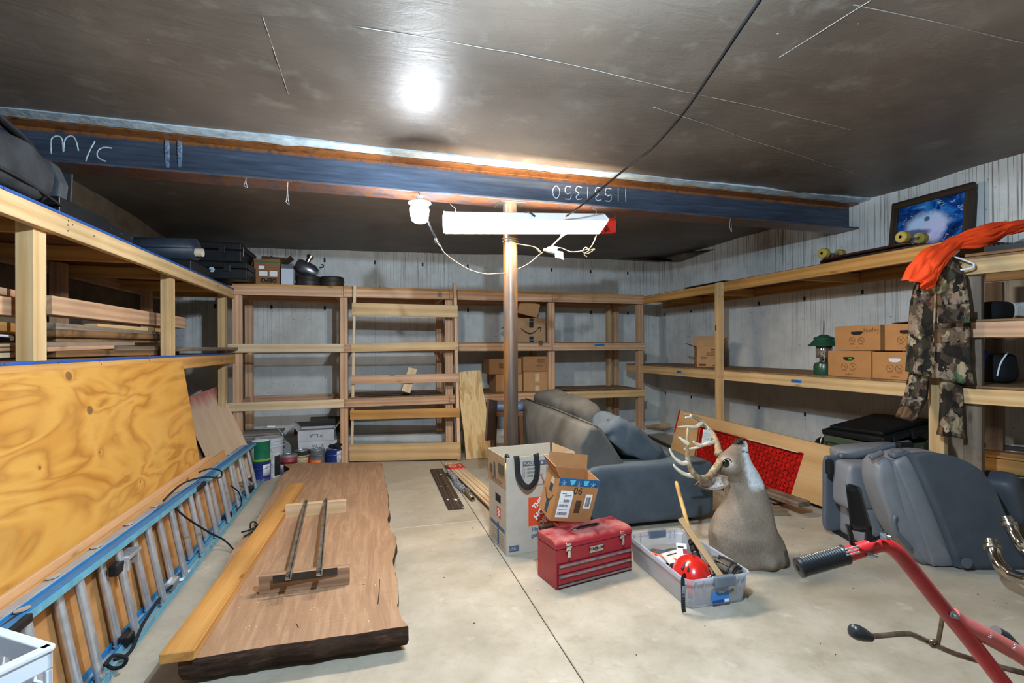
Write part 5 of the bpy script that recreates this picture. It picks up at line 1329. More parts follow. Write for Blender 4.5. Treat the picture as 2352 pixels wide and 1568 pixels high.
text('STACK-ON', .020, face((tw*.51, -.003, .178), (1, 0, 0), (0, 0, 1), .0004), PRINT, tb_, world=False, bold=.0012); text('U.S.A.', .010, face((tw*.51, -.003, .165), (1, 0, 0), (0, 0, 1), .0004), PRINT, tb_, world=False)
hd = MB().tube(spline([(-.085, 0, .257), (-.08, -.004, .265), (-.04, -.008, .271), (.04, -.008, .271), (.08, -.004, .265), (.085, 0, .257)], 5), .0065, 10).build('handle', plain('141414', .4), tb_, Matrix.Translation((tw*.52, td*.52, 0)), smooth=180)
for x in (-.082, .082): MB().cbox((x, 0, .260), (.03, .026, .010)).build('handle_mount', CHROME, hd, smooth=0, bevel=.003)

# ================================================================ CLEAR TOTE AND CONTENTS
TOTEM = clear('frosted_tote', 'e4eaf4', .24, .3)
f0, f1, l0_ = G(1572, 1404), G(1718, 1383), G(1462, 1288)
tt = V((1.49, 2.06, 0)); ta = -.045; TWd, TL, TH_ = .375, .64, .155
tote = thing('storage_tote', 'clear plastic storage tote without lid, full of odds and ends', 'storage tote', tt, ta)
def rr(w, d, r, n=5, o=0):
    pts = []
    for cx_, cy_, a0 in ((w-r, r, -math.pi/2), (w-r, d-r, 0), (r, d-r, math.pi/2), (r, r, math.pi)):
        for i in range(n+1):
            a = a0+math.pi/2*i/n; pts.append((cx_+r*math.cos(a), cy_+r*math.sin(a)))
    return pts
def ring(inset, z, r=.04): return [(x+inset, y+inset, z) for x, y in rr(TWd-2*inset, TL-2*inset, max(r-inset*.5, .012))]
MB().loft([ring(.03, .003), ring(.028, 0), ring(.026, .004), ring(.012, .11), ring(.010, .125), ring(.003, .127), ring(0, .13), ring(0, TH_), ring(.006, TH_), ring(.008, .135), ring(.016, .11), ring(.030, .008)], 0, True).build('tote_body', TOTEM, tote, smooth=40)
for s_ in (0, 1):
    y = -.006 if s_ == 0 else TL-.006
    MB().cbox((TWd*.56, y+.006, TH_-.022), (.115, .03, .052)).build('tote_latch', plain('6a7480', .45), tote, smooth=0, bevel=.006, seg=3)
for x in (.05, .095, .30, .33): MB().cbox((x, .004, .118), (.004, .012, .05)).build('tote_rib', TOTEM, tote, smooth=0)
for x in (.05, .095, .30, .33): MB().cbox((x, TL-.004, .118), (.004, .012, .05)).build('tote_rib', TOTEM, tote, smooth=0)
LBM = Matrix.Translation((.15, .012, .018)) @ Matrix.Rotation(math.pi/2-.10, 4, 'X')
pl2 = MB().box((0, 0, 0), (.098, .088, .0006)).build('paper_label', plain('3f7fc4', .5, var=.1), tote, LBM, smooth=0)
MB().box((.002, .002, .0006), (.065, .016, .001)).build('label_band', plain('1b3f86', .5, var=0), pl2, smooth=0); MB().box((.070, .003, .0006), (.094, .017, .001)).build('label_band', WHITE, pl2, smooth=0)
MB().add([(.035, .052, .001), (.065, .045, .001), (.092, .062, .001), (.065, .070, .001)], [(0, 1, 2, 3)]).build('label_picture', plain('9fb0c0', .5, var=0), pl2, smooth=0); MB().add([(.040, .062, .0012), (.066, .055, .0012), (.092, .072, .0012), (.066, .080, .0012)], [(0, 1, 2, 3)]).build('label_picture', plain('22252a', .5, var=0), pl2, smooth=0)
scribble(.04, .007, 1, Matrix.Translation((.03, .081, .0006)), RED, pl2, False)
TM = W[tote.name]
def tin(x, y, z): return TM @ V((x, y, z))
# red helmet
hc = tin(.140, .185, .018)
hl = thing('red_helmet', 'glossy red sports helmet lying in the clear tote', 'helmet', hc, -.25)
HR = plain('c5221c', .22, var=.05, spec=.6)
rings = []
for j in range(15):
    ph = math.pi/2*j/14; z = .155*math.sin(ph); r_ = math.cos(ph)**.75
    rings.append([(.105*r_*math.cos(a), .128*r_*math.sin(a), z + (0 if j else -.0)) for a in [2*math.pi*k/40 for k in range(40)]])
b = MB(); b.loft(rings[:-1]+[[(p[0]*.02, p[1]*.02, .1555) for p in rings[0]]], 0, False)
hshell = b.build('helmet_shell', HR, hl, Matrix.Translation((0, 0, .012)) @ Matrix.Rotation(.18, 4, 'Y'), smooth=180, solid=.012, solid_off=-1)
for x, y in ((-.055, -.045), (-.055, .0), (-.03, -.075), (.0, .03)):
    d = V((x, y, .12)).normalized()
for a, b_ in ((3.75, .98), (4.15, .98)):
    d = V((math.cos(a)*math.cos(b_), math.sin(a)*math.cos(b_), math.sin(b_))); c_ = V((d.x*.104, d.y*.125, d.z*.152+.010))
    MB().cbox((0, 0, 0), (.050, .013, .010)).build('helmet_vent', BLACK, hl, frame(c_, d.cross(V((0, 0, 1))).cross(d), None, d), smooth=0, bevel=.004)
for a, b_ in ((-.5, .35), (-.9, .5)):
    d = V((math.cos(a)*math.cos(b_), math.sin(a)*math.cos(b_), math.sin(b_))); c_ = V((d.x*.113, d.y*.138, d.z*.160+.018))
    MB().cbox((0, 0, 0), (.022, .03, .003)).build('white_sticker', WHITE, hl, frame(c_, V((0, 0, 1)), None, d), smooth=0)
MB().tube(spline([(-.06, -.09, .03), (-.078, -.08, .05), (-.08, -.05, .06), (-.075, -.0, .05)], 5), .012, 8).build('helmet_padding', BLACK, hl, smooth=180)
# webbing strap over the rim
s0 = [tin(.05, .10, .05), tin(.025, .06, .135), tin(.006, .035, TH_+.010), tin(-.010, .02, TH_+.002), tin(-.014, .012, .10), tin(-.016, .008, .04), tin(-.018, .0, .006)]
sp2 = thing('webbing_strap', 'black printed webbing strap hanging over the tote rim', 'strap', s0[2])
MB().tube(spline(s0, 6), .0145, 8, flat=.10, upv=(.25, -1, 0)).build('webbing', plain('1b1d22', .7, var=.3, vscale=60), sp2, Matrix(), True, smooth=60)
for i in range(9):
    z = .022+i*.009; MB().cbox((0, 0, 0), (.012, .0016, .0028)).build('blue_print', plain('2b4070', .6, var=0), sp2, frame(tin(-.017, .0035, z), RIGHT), True, smooth=0)
scribble(.055, .012, 2, face(tin(-.0145, .0085, .105), (0, 0, 1), -RIGHT, .003), plain('c9ccd2', .6, var=0), sp2)
# stick with sleeve, wooden batten
p0, p1 = PD(1553, 1106, 3.05), tin(.215, .185, .055)
stk = thing('wooden_dowel', 'long tan wooden dowel with black wraps leaning in the tote', 'dowel', p1)
MB().tube([p0, p0.lerp(p1, .03), p1], [.009, .0125, .0125], 12).build('dowel_rod', plain('c39a5c', .5, var=.15, vscale=20), stk, Matrix(), True)
for t in (.66, .72, .79): MB().cyl(p0.lerp(p1, t-.028), p0.lerp(p1, t+.026), .0225, n=16).build('dowel_wrap', plain('191b20', .6, var=.3, bump=.4, bscale=90), stk, Matrix(), True, bevel=.004)
p0, p1 = PD(1563, 1191, 2.80), tin(.265, .02, .06)
tag(board('wooden_batten', p0, p1, .032, .022, wood('batten_wood', 'a58a62', '7d6544', 60, knots=False), None, up=(-.5, -.6, .6)), 'greyish tan wooden batten leaning across the tote corner', 'batten')
# orange frame
OR = plain('e4581c', .4, var=.05)
of = thing('plastic_tool', 'thin bright orange plastic tool lying across the tote', 'tool', tin(.15, .30, .10))
q = [tin(.035, .50, .105), tin(.10, .36, .11), tin(.235, .16, .135)]
MB().tube(q, .0075, 8).build('frame_bar', OR, of, Matrix(), True, smooth=60)
MB().tube([tin(.235, .17, .133), tin(.232, .14, .08), tin(.22, .11, .05)], .005, 6).build('frame_bar', OR, of, Matrix(), True); MB().tube([tin(.06, .42, .108), tin(.065, .38, .06), tin(.06, .33, .035)], .006, 6).build('frame_bar', OR, of, Matrix(), True); MB().tube([tin(.07, .33, .03), tin(.20, .30, .03)], .008, 6).build('frame_bar', OR, of, Matrix(), True)
# black grenade-shaped flask
gc = tin(.315, .14, .125); gd = (tin(.33, .04, .11)-tin(.26, .24, .13)).normalized()
gf = thing('black_flask', 'ribbed dark bottle shaped object lying on the tote contents', 'flask', M=frame(gc, gd))
DK = plain('2b2b2c', .4, var=.2)
TX = Matrix.Rotation(math.pi/2, 4, 'Y')
MB().lathe([(.001, -.075), (.030, -.075), (.034, -.07), (.034, -.045), (.028, -.04), (.044, -.025), (.050, .0), (.050, .035), (.040, .065), (.028, .078), (.028, .09), (.020, .09), (.018, .082), (.001, .082)], 28, T=TX).build('flask_body', plain('54493c', .5, var=.2), gf)
for k in range(9):
    a = 2*math.pi*k/9
    MB().cbox((.005, 0, .050), (.085, .012, .008)).build('flask_rib', DK, gf, Matrix.Rotation(a, 4, 'X'), smooth=0, bevel=.003)
for x in (-.03, .045, .075): MB().lathe([(.046 if x > 0 else .038, x-.006), (.050 if x < .06 else .036, x-.004), (.050 if x < .06 else .036, x+.004), (.044 if x > 0 else .038, x+.006)], 28, T=TX, caps=False).build('flask_band', DK, gf)
MB().sell((.02, -.0, -.02), (.05, .03, .02), .6, 14, 8).build('flask_foot', DK, gf, Matrix.Translation((0, 0, -.04)))
# cards and packets
def card(label, c, w_, h_, rot, mat, marks=(), name='packet', cat='packet'):
    t = thing(name, label, cat, M=Matrix.Translation(c) @ rot)
    MB().cbox((0, 0, 0), (w_, h_, .004)).build('card', mat, t, smooth=0)
    for (x, y, a, b_, m_) in marks: MB().cbox((x*w_, y*h_, .0026), (a*w_, b_*h_, .0012)).build('card_print', m_, t, smooth=0)
    return t
Rz = lambda a, b_=0, c_=0: Matrix.Rotation(a, 4, 'Z') @ Matrix.Rotation(b_, 4, 'X') @ Matrix.Rotation(c_, 4, 'Y')
CR = plain('ddd6cb', .6, var=.1, vscale=30); DR_ = plain('8c1f3c', .6, var=0)
card('cream packet with a ragged edge in the middle of the tote', tin(.13, .33, .125), .12, .07, Rz(.2, .5), CR, ((0, .2, .6, .08, PRINT),))
card('white and crimson swing tag standing in the tote', tin(.185, .33, .15), .055, .085, Rz(-.5, .9), WHITE, ((.3, 0, .4, .3, DR_), (-.1, .25, .6, .1, PRINT)), 'swing_tag', 'tag')
card('white card with crimson dots leaning beside the wooden batten', tin(.205, .27, .12), .10, .06, Rz(-.7, .35), WHITE, ((-.3, 0, .14, .2, DR_), (.1, -.1, .14, .2, DR_), (.3, .1, .14, .2, DR_)), 'swing_tag', 'tag')
card('clear blister card on the left of the tote contents', tin(.08, .36, .105), .10, .07, Rz(.4, .2), clear('blister', 'cfd8e6', .3, .1), ())
card('dark electronics card lying at the near right of the tote', tin(.27, .12, .075), .12, .09, Rz(.5, .1), plain('20232a', .4), ((.2, .1, .3, .3, WHITE),))
card('pale sheet at the bottom of the tote', tin(.19, .32, .02), .26, .42, Rz(0), plain('c9b9a4', .7, var=.2, vscale=20), (), 'paper_sheet', 'paper')
b = MB(); 
for i in range(5): b.sell((RN.uniform(.09, .28), RN.uniform(.2, .52), .045), (.06, .07, .035), .6, 14, 8, jit=.01, js=14, seed=i)
tag(b.build('cloth_wad', plain('4a4f57', .8, var=.5, vscale=20), None, TM, smooth=180), 'dark grey cloth wad under the tote contents', 'cloth')
# ================================================================ DEER MOUNT
dg = PD(1718, 1300, 2.98); dg.z = 0
DM = Matrix(((RIGHT.x, AWAY.x, 0, dg.x), (RIGHT.y, AWAY.y, 0, dg.y), (0, 0, 1, 0), (0, 0, 0, 1)))
deer = thing('deer_mount', 'taxidermy deer shoulder mount with antlers, nose pointing up', 'deer mount', M=DM)
KD = 379.0
dx = lambda u: (u-1718)/KD
dz = lambda v: (1288-v)/KD if v < 1200 else .2322*(1316-v)/116
secs = [(1316, 1640, 1799, .135, 0), (1300, 1636, 1801, .15, 0), (1275, 1633, 1799, .16, 0), (1245, 1632, 1791, .16, 0), (1222, 1633, 1781, .155, 0), (1200, 1640, 1775, .145, 0), (1178, 1650, 1771, .13, 0), (1155, 1664, 1766, .115, 0), (1130, 1668, 1759, .10, 0), (1108, 1665, 1751, .09, 0),
        (1092, 1656, 1743, .088, 0), (1078, 1648, 1735, .085, -.005), (1065, 1646, 1727, .08, -.008), (1052, 1650, 1721, .07, -.01), (1040, 1660, 1717, .055, -.012), (1030, 1671, 1716, .042, -.012), (1022, 1681, 1715, .036, -.012), (1015, 1685, 1712, .031, -.012), (1010, 1688, 1708, .022, -.012), (1007, 1692, 1704, .010, -.012)]
def interp(t):
    i = min(int(t), len(secs)-2); f = t-i
    a = [secs[max(i-1, 0)], secs[i], secs[i+1], secs[min(i+2, len(secs)-1)]]
    return [(lambda p, q, r, s: .5*((2*q)+(r-p)*f+(2*p-5*q+4*r-s)*f*f+(3*q-p-3*r+s)*f**3))(*[x[k] for x in a]) for k in range(5)]
rings, cols = [], []
NR, NS = 130, 64
for j in range(NR+1):
    v, L_, R_, hd_, oy = interp((len(secs)-1)*j/NR)
    cx_, rx_ = (L_+R_)/2, (R_-L_)/2; ring = []
    for k in range(NS):
        a = 2*math.pi*k/NS; ca, sa = math.cos(a), math.sin(a); e = .88
        u_ = cx_ + rx_*math.copysign(abs(ca)**e, ca); y = hd_*math.copysign(abs(sa)**e, sa)+oy
        P = V((dx(u_), y, dz(v)))
        # folded leg stubs at the chest cut and the breast muscle
        if v > 1235:
            P.z = max(P.z, 0.0) if v < 1315 else 0.0
            P += V((0, -1, 0))*.035*math.exp(-((u_-1742)/16)**2)*math.exp(-((v-1296)/22)**2)*(1 if sa < 0 else 0)
            P += V((0, -1, 0))*.02*math.exp(-((u_-1785)/14)**2)*math.exp(-((v-1300)/22)**2)*(1 if sa < 0 else 0)
        # eye socket and cheek
        if sa < -.1:
            P.y += .012*math.exp(-((u_-1657)/9)**2-((v-1058)/8)**2)
            P.y += -.012*math.exp(-((u_-1672)/14)**2-((v-1073)/10)**2)
            P.y += .006*math.exp(-((u_-1704)/6)**2-((v-1034)/3)**2)
        P += noise.noise_vector(P*9)*.004
        ring.append(P)
        w_ = 0.0
        if v < 1122:
            lim = 1694 if v < 1075 else 1695+(v-1075)*.25
            w_ = max(0, min(1, (u_-lim)/9+noise.noise(P*40)*.5))*max(0, min(1, (1116+10*noise.noise(P*25)-v)/7))
            if v < 1024: w_ = max(0, min(1, (u_-1703)/4))
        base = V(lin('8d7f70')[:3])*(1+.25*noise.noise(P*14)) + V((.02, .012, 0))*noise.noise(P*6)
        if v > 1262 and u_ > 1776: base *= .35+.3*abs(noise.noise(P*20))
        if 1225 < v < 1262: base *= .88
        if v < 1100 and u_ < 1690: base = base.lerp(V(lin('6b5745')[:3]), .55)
        cc = base.lerp(V(lin('d9dde0')[:3]), w_)
        rim = math.exp(-((u_-1659)/11)**2-((v-1057)/9)**2)
        if sa < -.1: cc = cc.lerp(V(lin('ded6c8')[:3]), min(.7, rim*.9))
        nose_ = max(0, min(1, (1700-u_)/5))*max(0, min(1, (1022-v)/5)) if v < 1024 else 0
        if v < 1011: nose_ = 1
        cc = cc.lerp(V(lin('2a2624')[:3]), nose_)
        if sa < 0 and abs(v-1035-(u_-1704)*.2) < 1.3 and 1696 < u_ < 1716: cc = V(lin('2c2420')[:3])
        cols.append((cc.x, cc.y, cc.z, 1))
    rings.append(ring)
def fur_mat():
    m = NT('deer_fur'); at_ = m.n('ShaderNodeAttribute'); at_.attribute_name = 'fur'; co = m.coords()
    st = m.n('ShaderNodeMapping'); st.inputs['Scale'].default_value = (260, 260, 40); m.l(co, st.inputs['Vector'])
    f = m.noise(st.outputs[0], 1, 4, .6); n2 = m.noise(co, 60, 4)
    col = m.mix(1.0, at_.outputs['Color'], m.ramp(f, [(.3, (.72, .72, .72, 1)), (.7, (1.15, 1.15, 1.15, 1))]), 'MULTIPLY')
    m.bump(m.math('ADD', f, n2), .5, .006); return m.set(col, .85, 0, .2)
FUR = fur_mat()
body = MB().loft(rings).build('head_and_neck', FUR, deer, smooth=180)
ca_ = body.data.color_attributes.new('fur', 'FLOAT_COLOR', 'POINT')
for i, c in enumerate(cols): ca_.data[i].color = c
MB().sell((dx(1657), -.070, dz(1058)), (.020, .016, .022), 1.0, 18, 12).build('eye', plain('0c0a09', .05, var=0, spec=.8), deer, smooth=180)
MB().tube(spline([(dx(1647), -.072, dz(1062)), (dx(1651), -.080, dz(1050)), (dx(1662), -.080, dz(1047)), (dx(1669), -.075, dz(1055))], 4), .0028, 6).build('eyelid', plain('3b2c22', .7), deer, smooth=180)
MB().sell((dx(1695), -.03, dz(1014)), (.020, .018, .012), .8, 16, 10).build('nose', plain('1c1a1a', .25, var=.1), deer, smooth=180)
for x, z in ((1690, 1015), (1699, 1016)): MB().sell((dx(x), -.046, dz(z)), (.006, .004, .004), 1, 10, 6).build('nostril', plain('050505', .6, var=0), deer, smooth=180)
# ears: cupped leaves
def ear(base, tip, wid, nrm, name='ear'):
    base, tip, nrm = V(base), V(tip), V(nrm).normalized(); ax_ = (tip-base); sd = ax_.cross(nrm).normalized(); rows = []
    for i in range(13):
        t = i/12; w_ = wid*(math.sin(math.pi*min(1, t*.93+.10)))**.75*(1-.10*t); row = []
        for k in range(9):
            s_ = (k-4)/4; row.append(base+ax_*t+sd*(w_*s_)-nrm*(.030*(1-s_*s_)*math.sin(math.pi*min(1, t+.12)))*1.0+noise.noise_vector(V((t*4, s_*2, 3)))*.004)
        rows.append(row)
    e = MB().loft(rows, 0, False, None, False).build(name, [plain('a48a72', .85, var=.25, vscale=40, bump=.4, bscale=160)], deer, solid=.006, smooth=180)
    rows2 = [[base+(p-base)*.92+nrm*.004+ax_*.03 for p in r[1:-1]] for r in rows[2:-1]]
    MB().loft(rows2, 0, False, None, False).build('ear_lining', plain('cfc0b8', .9, var=.35, vscale=50, bump=.6, bscale=140), e, smooth=180)
ear((dx(1664), -.07, dz(1096)), (dx(1580), -.12, dz(1101)), .046, (.1, -.9, .35))
ear((dx(1680), .07, dz(1090)), (dx(1700), .20, dz(1098)), .040, (-.6, -.6, .5))
# antlers
ANT = NT('antler'); co = ANT.coords(); f_ = ANT.noise(co, 30, 6, .65)
ANT.bump(f_, .4, .004); ANT = ANT.set(ANT.ramp(f_, [(.3, '6b553c'), (.5, '9a8263'), (.7, 'bfae92')]), .5, 0, .3)
TIP = plain('cfc3ad', .45, var=.15, vscale=30)
def antler(pts, rad, tines, name='antler'):
    p3 = spline([(dx(u), y, dz(v)) for u, v, y in pts], 7); n_ = len(p3)
    b = MB().tube(p3, [rad[0]+(rad[1]-rad[0])*(i/(n_-1))**1.3 for i in range(n_)], 12)
    b.sell(p3[0], (.026, .026, .022), .9, 14, 8, jit=.006, js=60)
    a_ = b.build(name, ANT, deer, smooth=180)
    for t in tines:
        q = spline([(dx(u), y, dz(v)) for u, v, y in t], 6); m_ = len(q)
        MB().tube(q, [.0125*(1-i/(m_-1))**.7+.0022 for i in range(m_)], 10).build('tine', TIP, a_, smooth=180)
antler([(1650, 1060, -.03), (1632, 1071, -.07), (1607, 1083, -.13), (1580, 1079, -.18), (1562, 1063, -.21), (1552, 1040, -.22), (1550, 1015, -.22), (1551, 995, -.21), (1556, 971, -.19)], (.022, .006),
       [[(1551, 1003, -.22), (1541, 996, -.23), (1530, 987, -.23)], [(1550, 1043, -.22), (1535, 1042, -.235), (1518, 1028, -.24), (1510, 1010, -.235)], [(1572, 1075, -.19), (1545, 1068, -.21), (1526, 1054, -.22), (1521, 1046, -.215)]])
antler([(1660, 1045, .05), (1666, 1030, .11), (1665, 1010, .17), (1656, 993, .21), (1644, 980, .22), (1628, 970, .21), (1612, 965, .19), (1596, 961, .17)], (.021, .006),
       [[(1646, 984, .22), (1625, 993, .19), (1600, 990, .16), (1574, 989, .13)], [(1664, 1025, .13), (1640, 1027, .10), (1610, 1034, .07), (1578, 1036, .05)], [(1622, 1030, .08), (1612, 1026, .07), (1604, 1021, .06), (1602, 1017, .06)], [(1614, 966, .19), (1604, 968, .18), (1598, 969, .17)]])
tg = MB().cbox((0, 0, 0), (.058, .002, .098)).build('paper_tag', plain('c9c6bc', .8, var=.12, vscale=20), deer, Matrix.Translation((dx(1643), .12, dz(1014))) @ Matrix.Rotation(.12, 4, 'Y'), smooth=0)
for i in range(7): MB().cbox((-.004, -.0014, .025-i*.009), (.034+.01*(i % 2), .0006, .0022)).build('tag_line', plain('86857c', .8, var=0), tg, smooth=0)
MB().tube([(0, 0, .045), (.008, .02, .065), (.01, .08, .075)], .0012, 5).build('tag_string', WHITE, tg, smooth=180)

# ================================================================ BIRCH PANEL WITH RED TREAD PLATE
PXX = 3.44
tl, trc, brc, blc = PX(1562, 942, PXX), PX(1943, 1034, PXX+.03), PX(1910, 1172, PXX-.05), PX(1538, 1042, PXX-.06)
axp = (trc-tl).normalized(); nrm_ = V((-1, 0, .12)).normalized()
pan = thing('tread_panel', 'long birch panel with a recessed red tread plate, leaning by the deer', 'panel', M=frame(tl, axp, None, nrm_))
MIp = W[pan.name].inverted()
q = [MIp @ p for p in (tl, trc, brc, blc)]
ry = [MIp @ p for p in (PX(1607, 979, PXX), PX(1843, 1041, PXX), PX(1816, 1138, PXX-.03), PX(1598, 1056, PXX-.03))]
flat2 = lambda p: (p.x, p.y, 0)
BIR = wood('birch_ply', 'dfb682', 'c99c63', 25, knots=False, tone=.12)
o4_ = [flat2(p) for p in q]; i4 = [flat2(p) for p in ry]
b = MB()
top_ = [(x, y, 0) for x, y, _ in o4_] + [(x, y, 0) for x, y, _ in i4]; bot_ = [(x, y, -.032) for x, y, _ in o4_] + [(x, y, -.032) for x, y, _ in i4]
fs = []
for k in range(4):
    n_ = (k+1) % 4
    fs += [(k, n_, 4+n_, 4+k), (8+n_, 8+k, 12+k, 12+n_), (8+k, 8+n_, n_, k), (4+k, 4+n_, 12+n_, 12+k)]
b.add(top_+bot_, fs).build('panel_frame', BIR, pan, smooth=0)
TRD = plain('c41c14', .38, var=.25, vscale=12, spec=.5)
MB().add([(x, y, -.022) for x, y, _ in i4]+[(x, y, -.030) for x, y, _ in i4], [(0, 1, 2, 3), (7, 6, 5, 4)]).build('red_plate', TRD, pan, smooth=0)
ed = MB()
for k in range(4):
    a_, c_ = V(i4[k]), V(i4[(k+1) % 4]); ed.tube([a_+V((0, 0, -.004)), c_+V((0, 0, -.004))], .007, 6)
ed.build('red_edge', plain('b3201a', .5, var=.3, vscale=40), pan, smooth=0)
rv = MB(); A_, B_, C_, D_ = [V(p) for p in i4]
NU, NV = 30, 11
for i in range(NU):
    for j in range(NV):
        s_, t_ = (i+.5)/NU, (j+.5)/NV; P = A_.lerp(B_, s_).lerp(D_.lerp(C_, s_), t_); a = .75 if (i+j) % 2 else -.75
        rv.prism([(.020*math.cos(h_), .0075*math.sin(h_)) for h_ in [math.pi/3*m_ for m_ in range(6)]], -.022, -.0165, T=Matrix.Translation((P.x, P.y, 0)) @ Matrix.Rotation(a, 4, 'Z'))
o = rv.build('tread_pattern', plain('8e150f', .4, var=.5, vscale=60), pan, smooth=0); o['kind'] = 'stuff'
tip_ = ry[1]; MB().cbox((0, 0, 0), (.9, .012, .02)).build('inner_strip', PALE, pan, frame((ry[0].lerp(ry[1], .62)).to_tuple()[:2]+(-.006,), ry[1]-ry[0]), smooth=0)
MB().tube([q[0]+V((0, 0, .0)), q[0].lerp(q[3], .5)], .012, 5).build('red_corner', plain('b3201a', .6), pan, smooth=0)
BLK = [('weathered_plank', 'thick weathered plank under the red panelled board', (1640, 1105), (1795, 1148), .14, .04, .05), ('weathered_plank', 'dark ended short plank beside the red panelled board', (1760, 1128), (1848, 1158), .12, .04, .10), ('weathered_plank', 'lower grey plank on the floor right of the deer mount', (1700, 1172), (1800, 1172), .14, .04, .02)]
for nme, lb, a_, c_, w_, t_, z_ in BLK:
    o = board(nme, G(*a_, z_), G(*c_, z_), w_, t_, GREY, None); tag(o, lb, 'plank')
tag(abox('support_block', (3.16, 3.25, 0), (3.30, 3.7, .045), GREY), 'weathered block under the planks by the red panel', 'block')
# dark trim lengths behind the sofa
for i, (a_, c_) in enumerate((((1470, 1010), (1545, 1048)), ((1478, 1022), (1540, 1056)), ((1485, 1000), (1560, 1035)))):
    o = board('dark_trim', G(*a_, .02+.0*i), G(*c_, .02), .05, .02, plain('2b2724', .6)); tag(o, ('middle', 'nearest', 'farthest')[i]+' dark trim length of three on the floor beyond the sofa', 'trim board', 'dark trim behind the sofa')
o = board('floor_timber', PY(1487, 979, 6.45), PX(1535, 975, 4.1), .09, .04, PINE); tag(o, 'amber two by four lying on the floor in the back right corner', 'lumber')
# striped helmet behind the panel
hp = PX(1912, 1014, 3.80); hb_ = thing('patterned_helmet', 'black and white patterned helmet behind the birch panel', 'helmet', (hp.x, hp.y, 0))
MB().sell((0, 0, hp.z-.05), (.12, .14, .10), .9, 28, 14).build('helmet_shell', plain('1a1a1c', .3), hb_, smooth=180)
for i in range(3): MB().tube(spline([(-.115, -.08+.045*i, hp.z-.03), (-.09, -.06+.045*i, hp.z+.02), (-.02, -.04+.05*i, hp.z+.05)], 4), .005, 5, flat=.4).build('white_stripe', WHITE, hb_, smooth=180)
MB().box((-.13, -.16, 0), (.16, .16, hp.z-.13)).build('helmet_box', KRAFT2, hb_, smooth=0)

# ================================================================ FLOOR STRIPS LEFT OF THE MOVING BOX
DKP = wood('dark_trim_board', '5a4a3e', '3a2f28', 60, knots=False)
def gz(u, v, z): return G(u, v, z)
a_, c_ = gz(1000, 1078, .012), gz(1048, 1167, .012)
ds = thing('dark_strip_stack', 'flat dark brown grooved strips with white chips on the floor', 'strip stack', (a_+c_)/2)
for i in range(5):
    off = V((.026*(i-2), 0, 0)); o = board('strip', a_+off+V((.01, .0, 0)), c_+off+V((-.0, 0, 0)), .0245, .018+.002*(i % 2), DKP, ds)
for u, v, w_ in ((1013, 1089, .02), (1012, 1116, .014), (1028, 1116, .01), (1028, 1147, .018), (1046, 1147, .03), (1053, 1145, .012), (1063, 1164, .012)):
    p = gz(u, v, .0225); MB().cbox((0, 0, 0), (w_*.6, w_*1.5, .002)).build('white_chip', WHITE, ds, Matrix.Translation(p) @ Matrix.Rotation(.3, 4, 'Z'), True, smooth=0)
mb_d = thing('molding_bundle', 'bundle of pale wooden moldings held by a red paper band', 'molding bundle', G(1060, 1090))
a0, a1 = gz(1024, 1066, .03), gz(1135, 1172, .03); dv_ = (a1-a0).normalized(); sd_ = dv_.cross(V((0, 0, 1))).normalized()
for i in range(6):
    off = -sd_*(.024*i)+V((0, 0, .006*(i % 2))); o = board('molding', a0+off+dv_*RN.uniform(-.04, .03), a1+off+dv_*.1, .022, .02, PALE, mb_d, bevel=.004)
    board('molding', a0+off+dv_*RN.uniform(-.02, .05)+V((0, 0, -.021)), a1+off+dv_*.1+V((0, 0, -.021)), .022, .018, PALE if i % 2 else DKP, mb_d, bevel=.004)
cb = a0+dv_*.20-sd_*.06
MB().cbox((0, 0, 0), (.17, .160, .062)).build('red_band', plain('c8302c', .5, var=.05), mb_d, frame(cb-V((0, 0, .006)), dv_), True, smooth=0, bevel=.003)
MB().cbox((-.01, -.035, .0315), (.09, .07, .001)).build('band_label', plain('d3c3a0', .6), mb_d, frame(cb-V((0, 0, .006)), dv_), True, smooth=0)
scribble(.075, .024, 1, frame(cb-V((0, 0, .006)), dv_) @ Matrix.Translation((.01, .042, .0325)), WHITE, mb_d)
scribble(.07, .05, 3, frame(cb-V((0, 0, .006)), dv_) @ Matrix.Translation((-.01, -.035, .0322)), INKBROWN, mb_d)
# metal rod wrapped in plastic
rod = thing('wrapped_rod', 'metal tube wrapped in silvery plastic between dark and pale strips', 'rod', gz(1050, 1110, .02))
a0, a1 = gz(1028, 1085, .022), gz(1086, 1146, .022)
MB().tube([a0, a1], .018, 12, caps=False).build('metal_tube', plain('8a7a5c', .3, .7), rod, Matrix(), True, smooth=180, solid=.003)
pl3 = MB().tube(spline([a0+(a1-a0)*t+V((.012*math.sin(t*9), .008*math.cos(t*12), .006)) for t in [i/9*.75 for i in range(10)]], 3), [.024+.008*math.sin(i*1.7) for i in range(28)], 9)
pl3.build('plastic_wrap', plain('aab4c4', .12, .55, var=.9, vscale=40), rod, Matrix(), True, smooth=20)

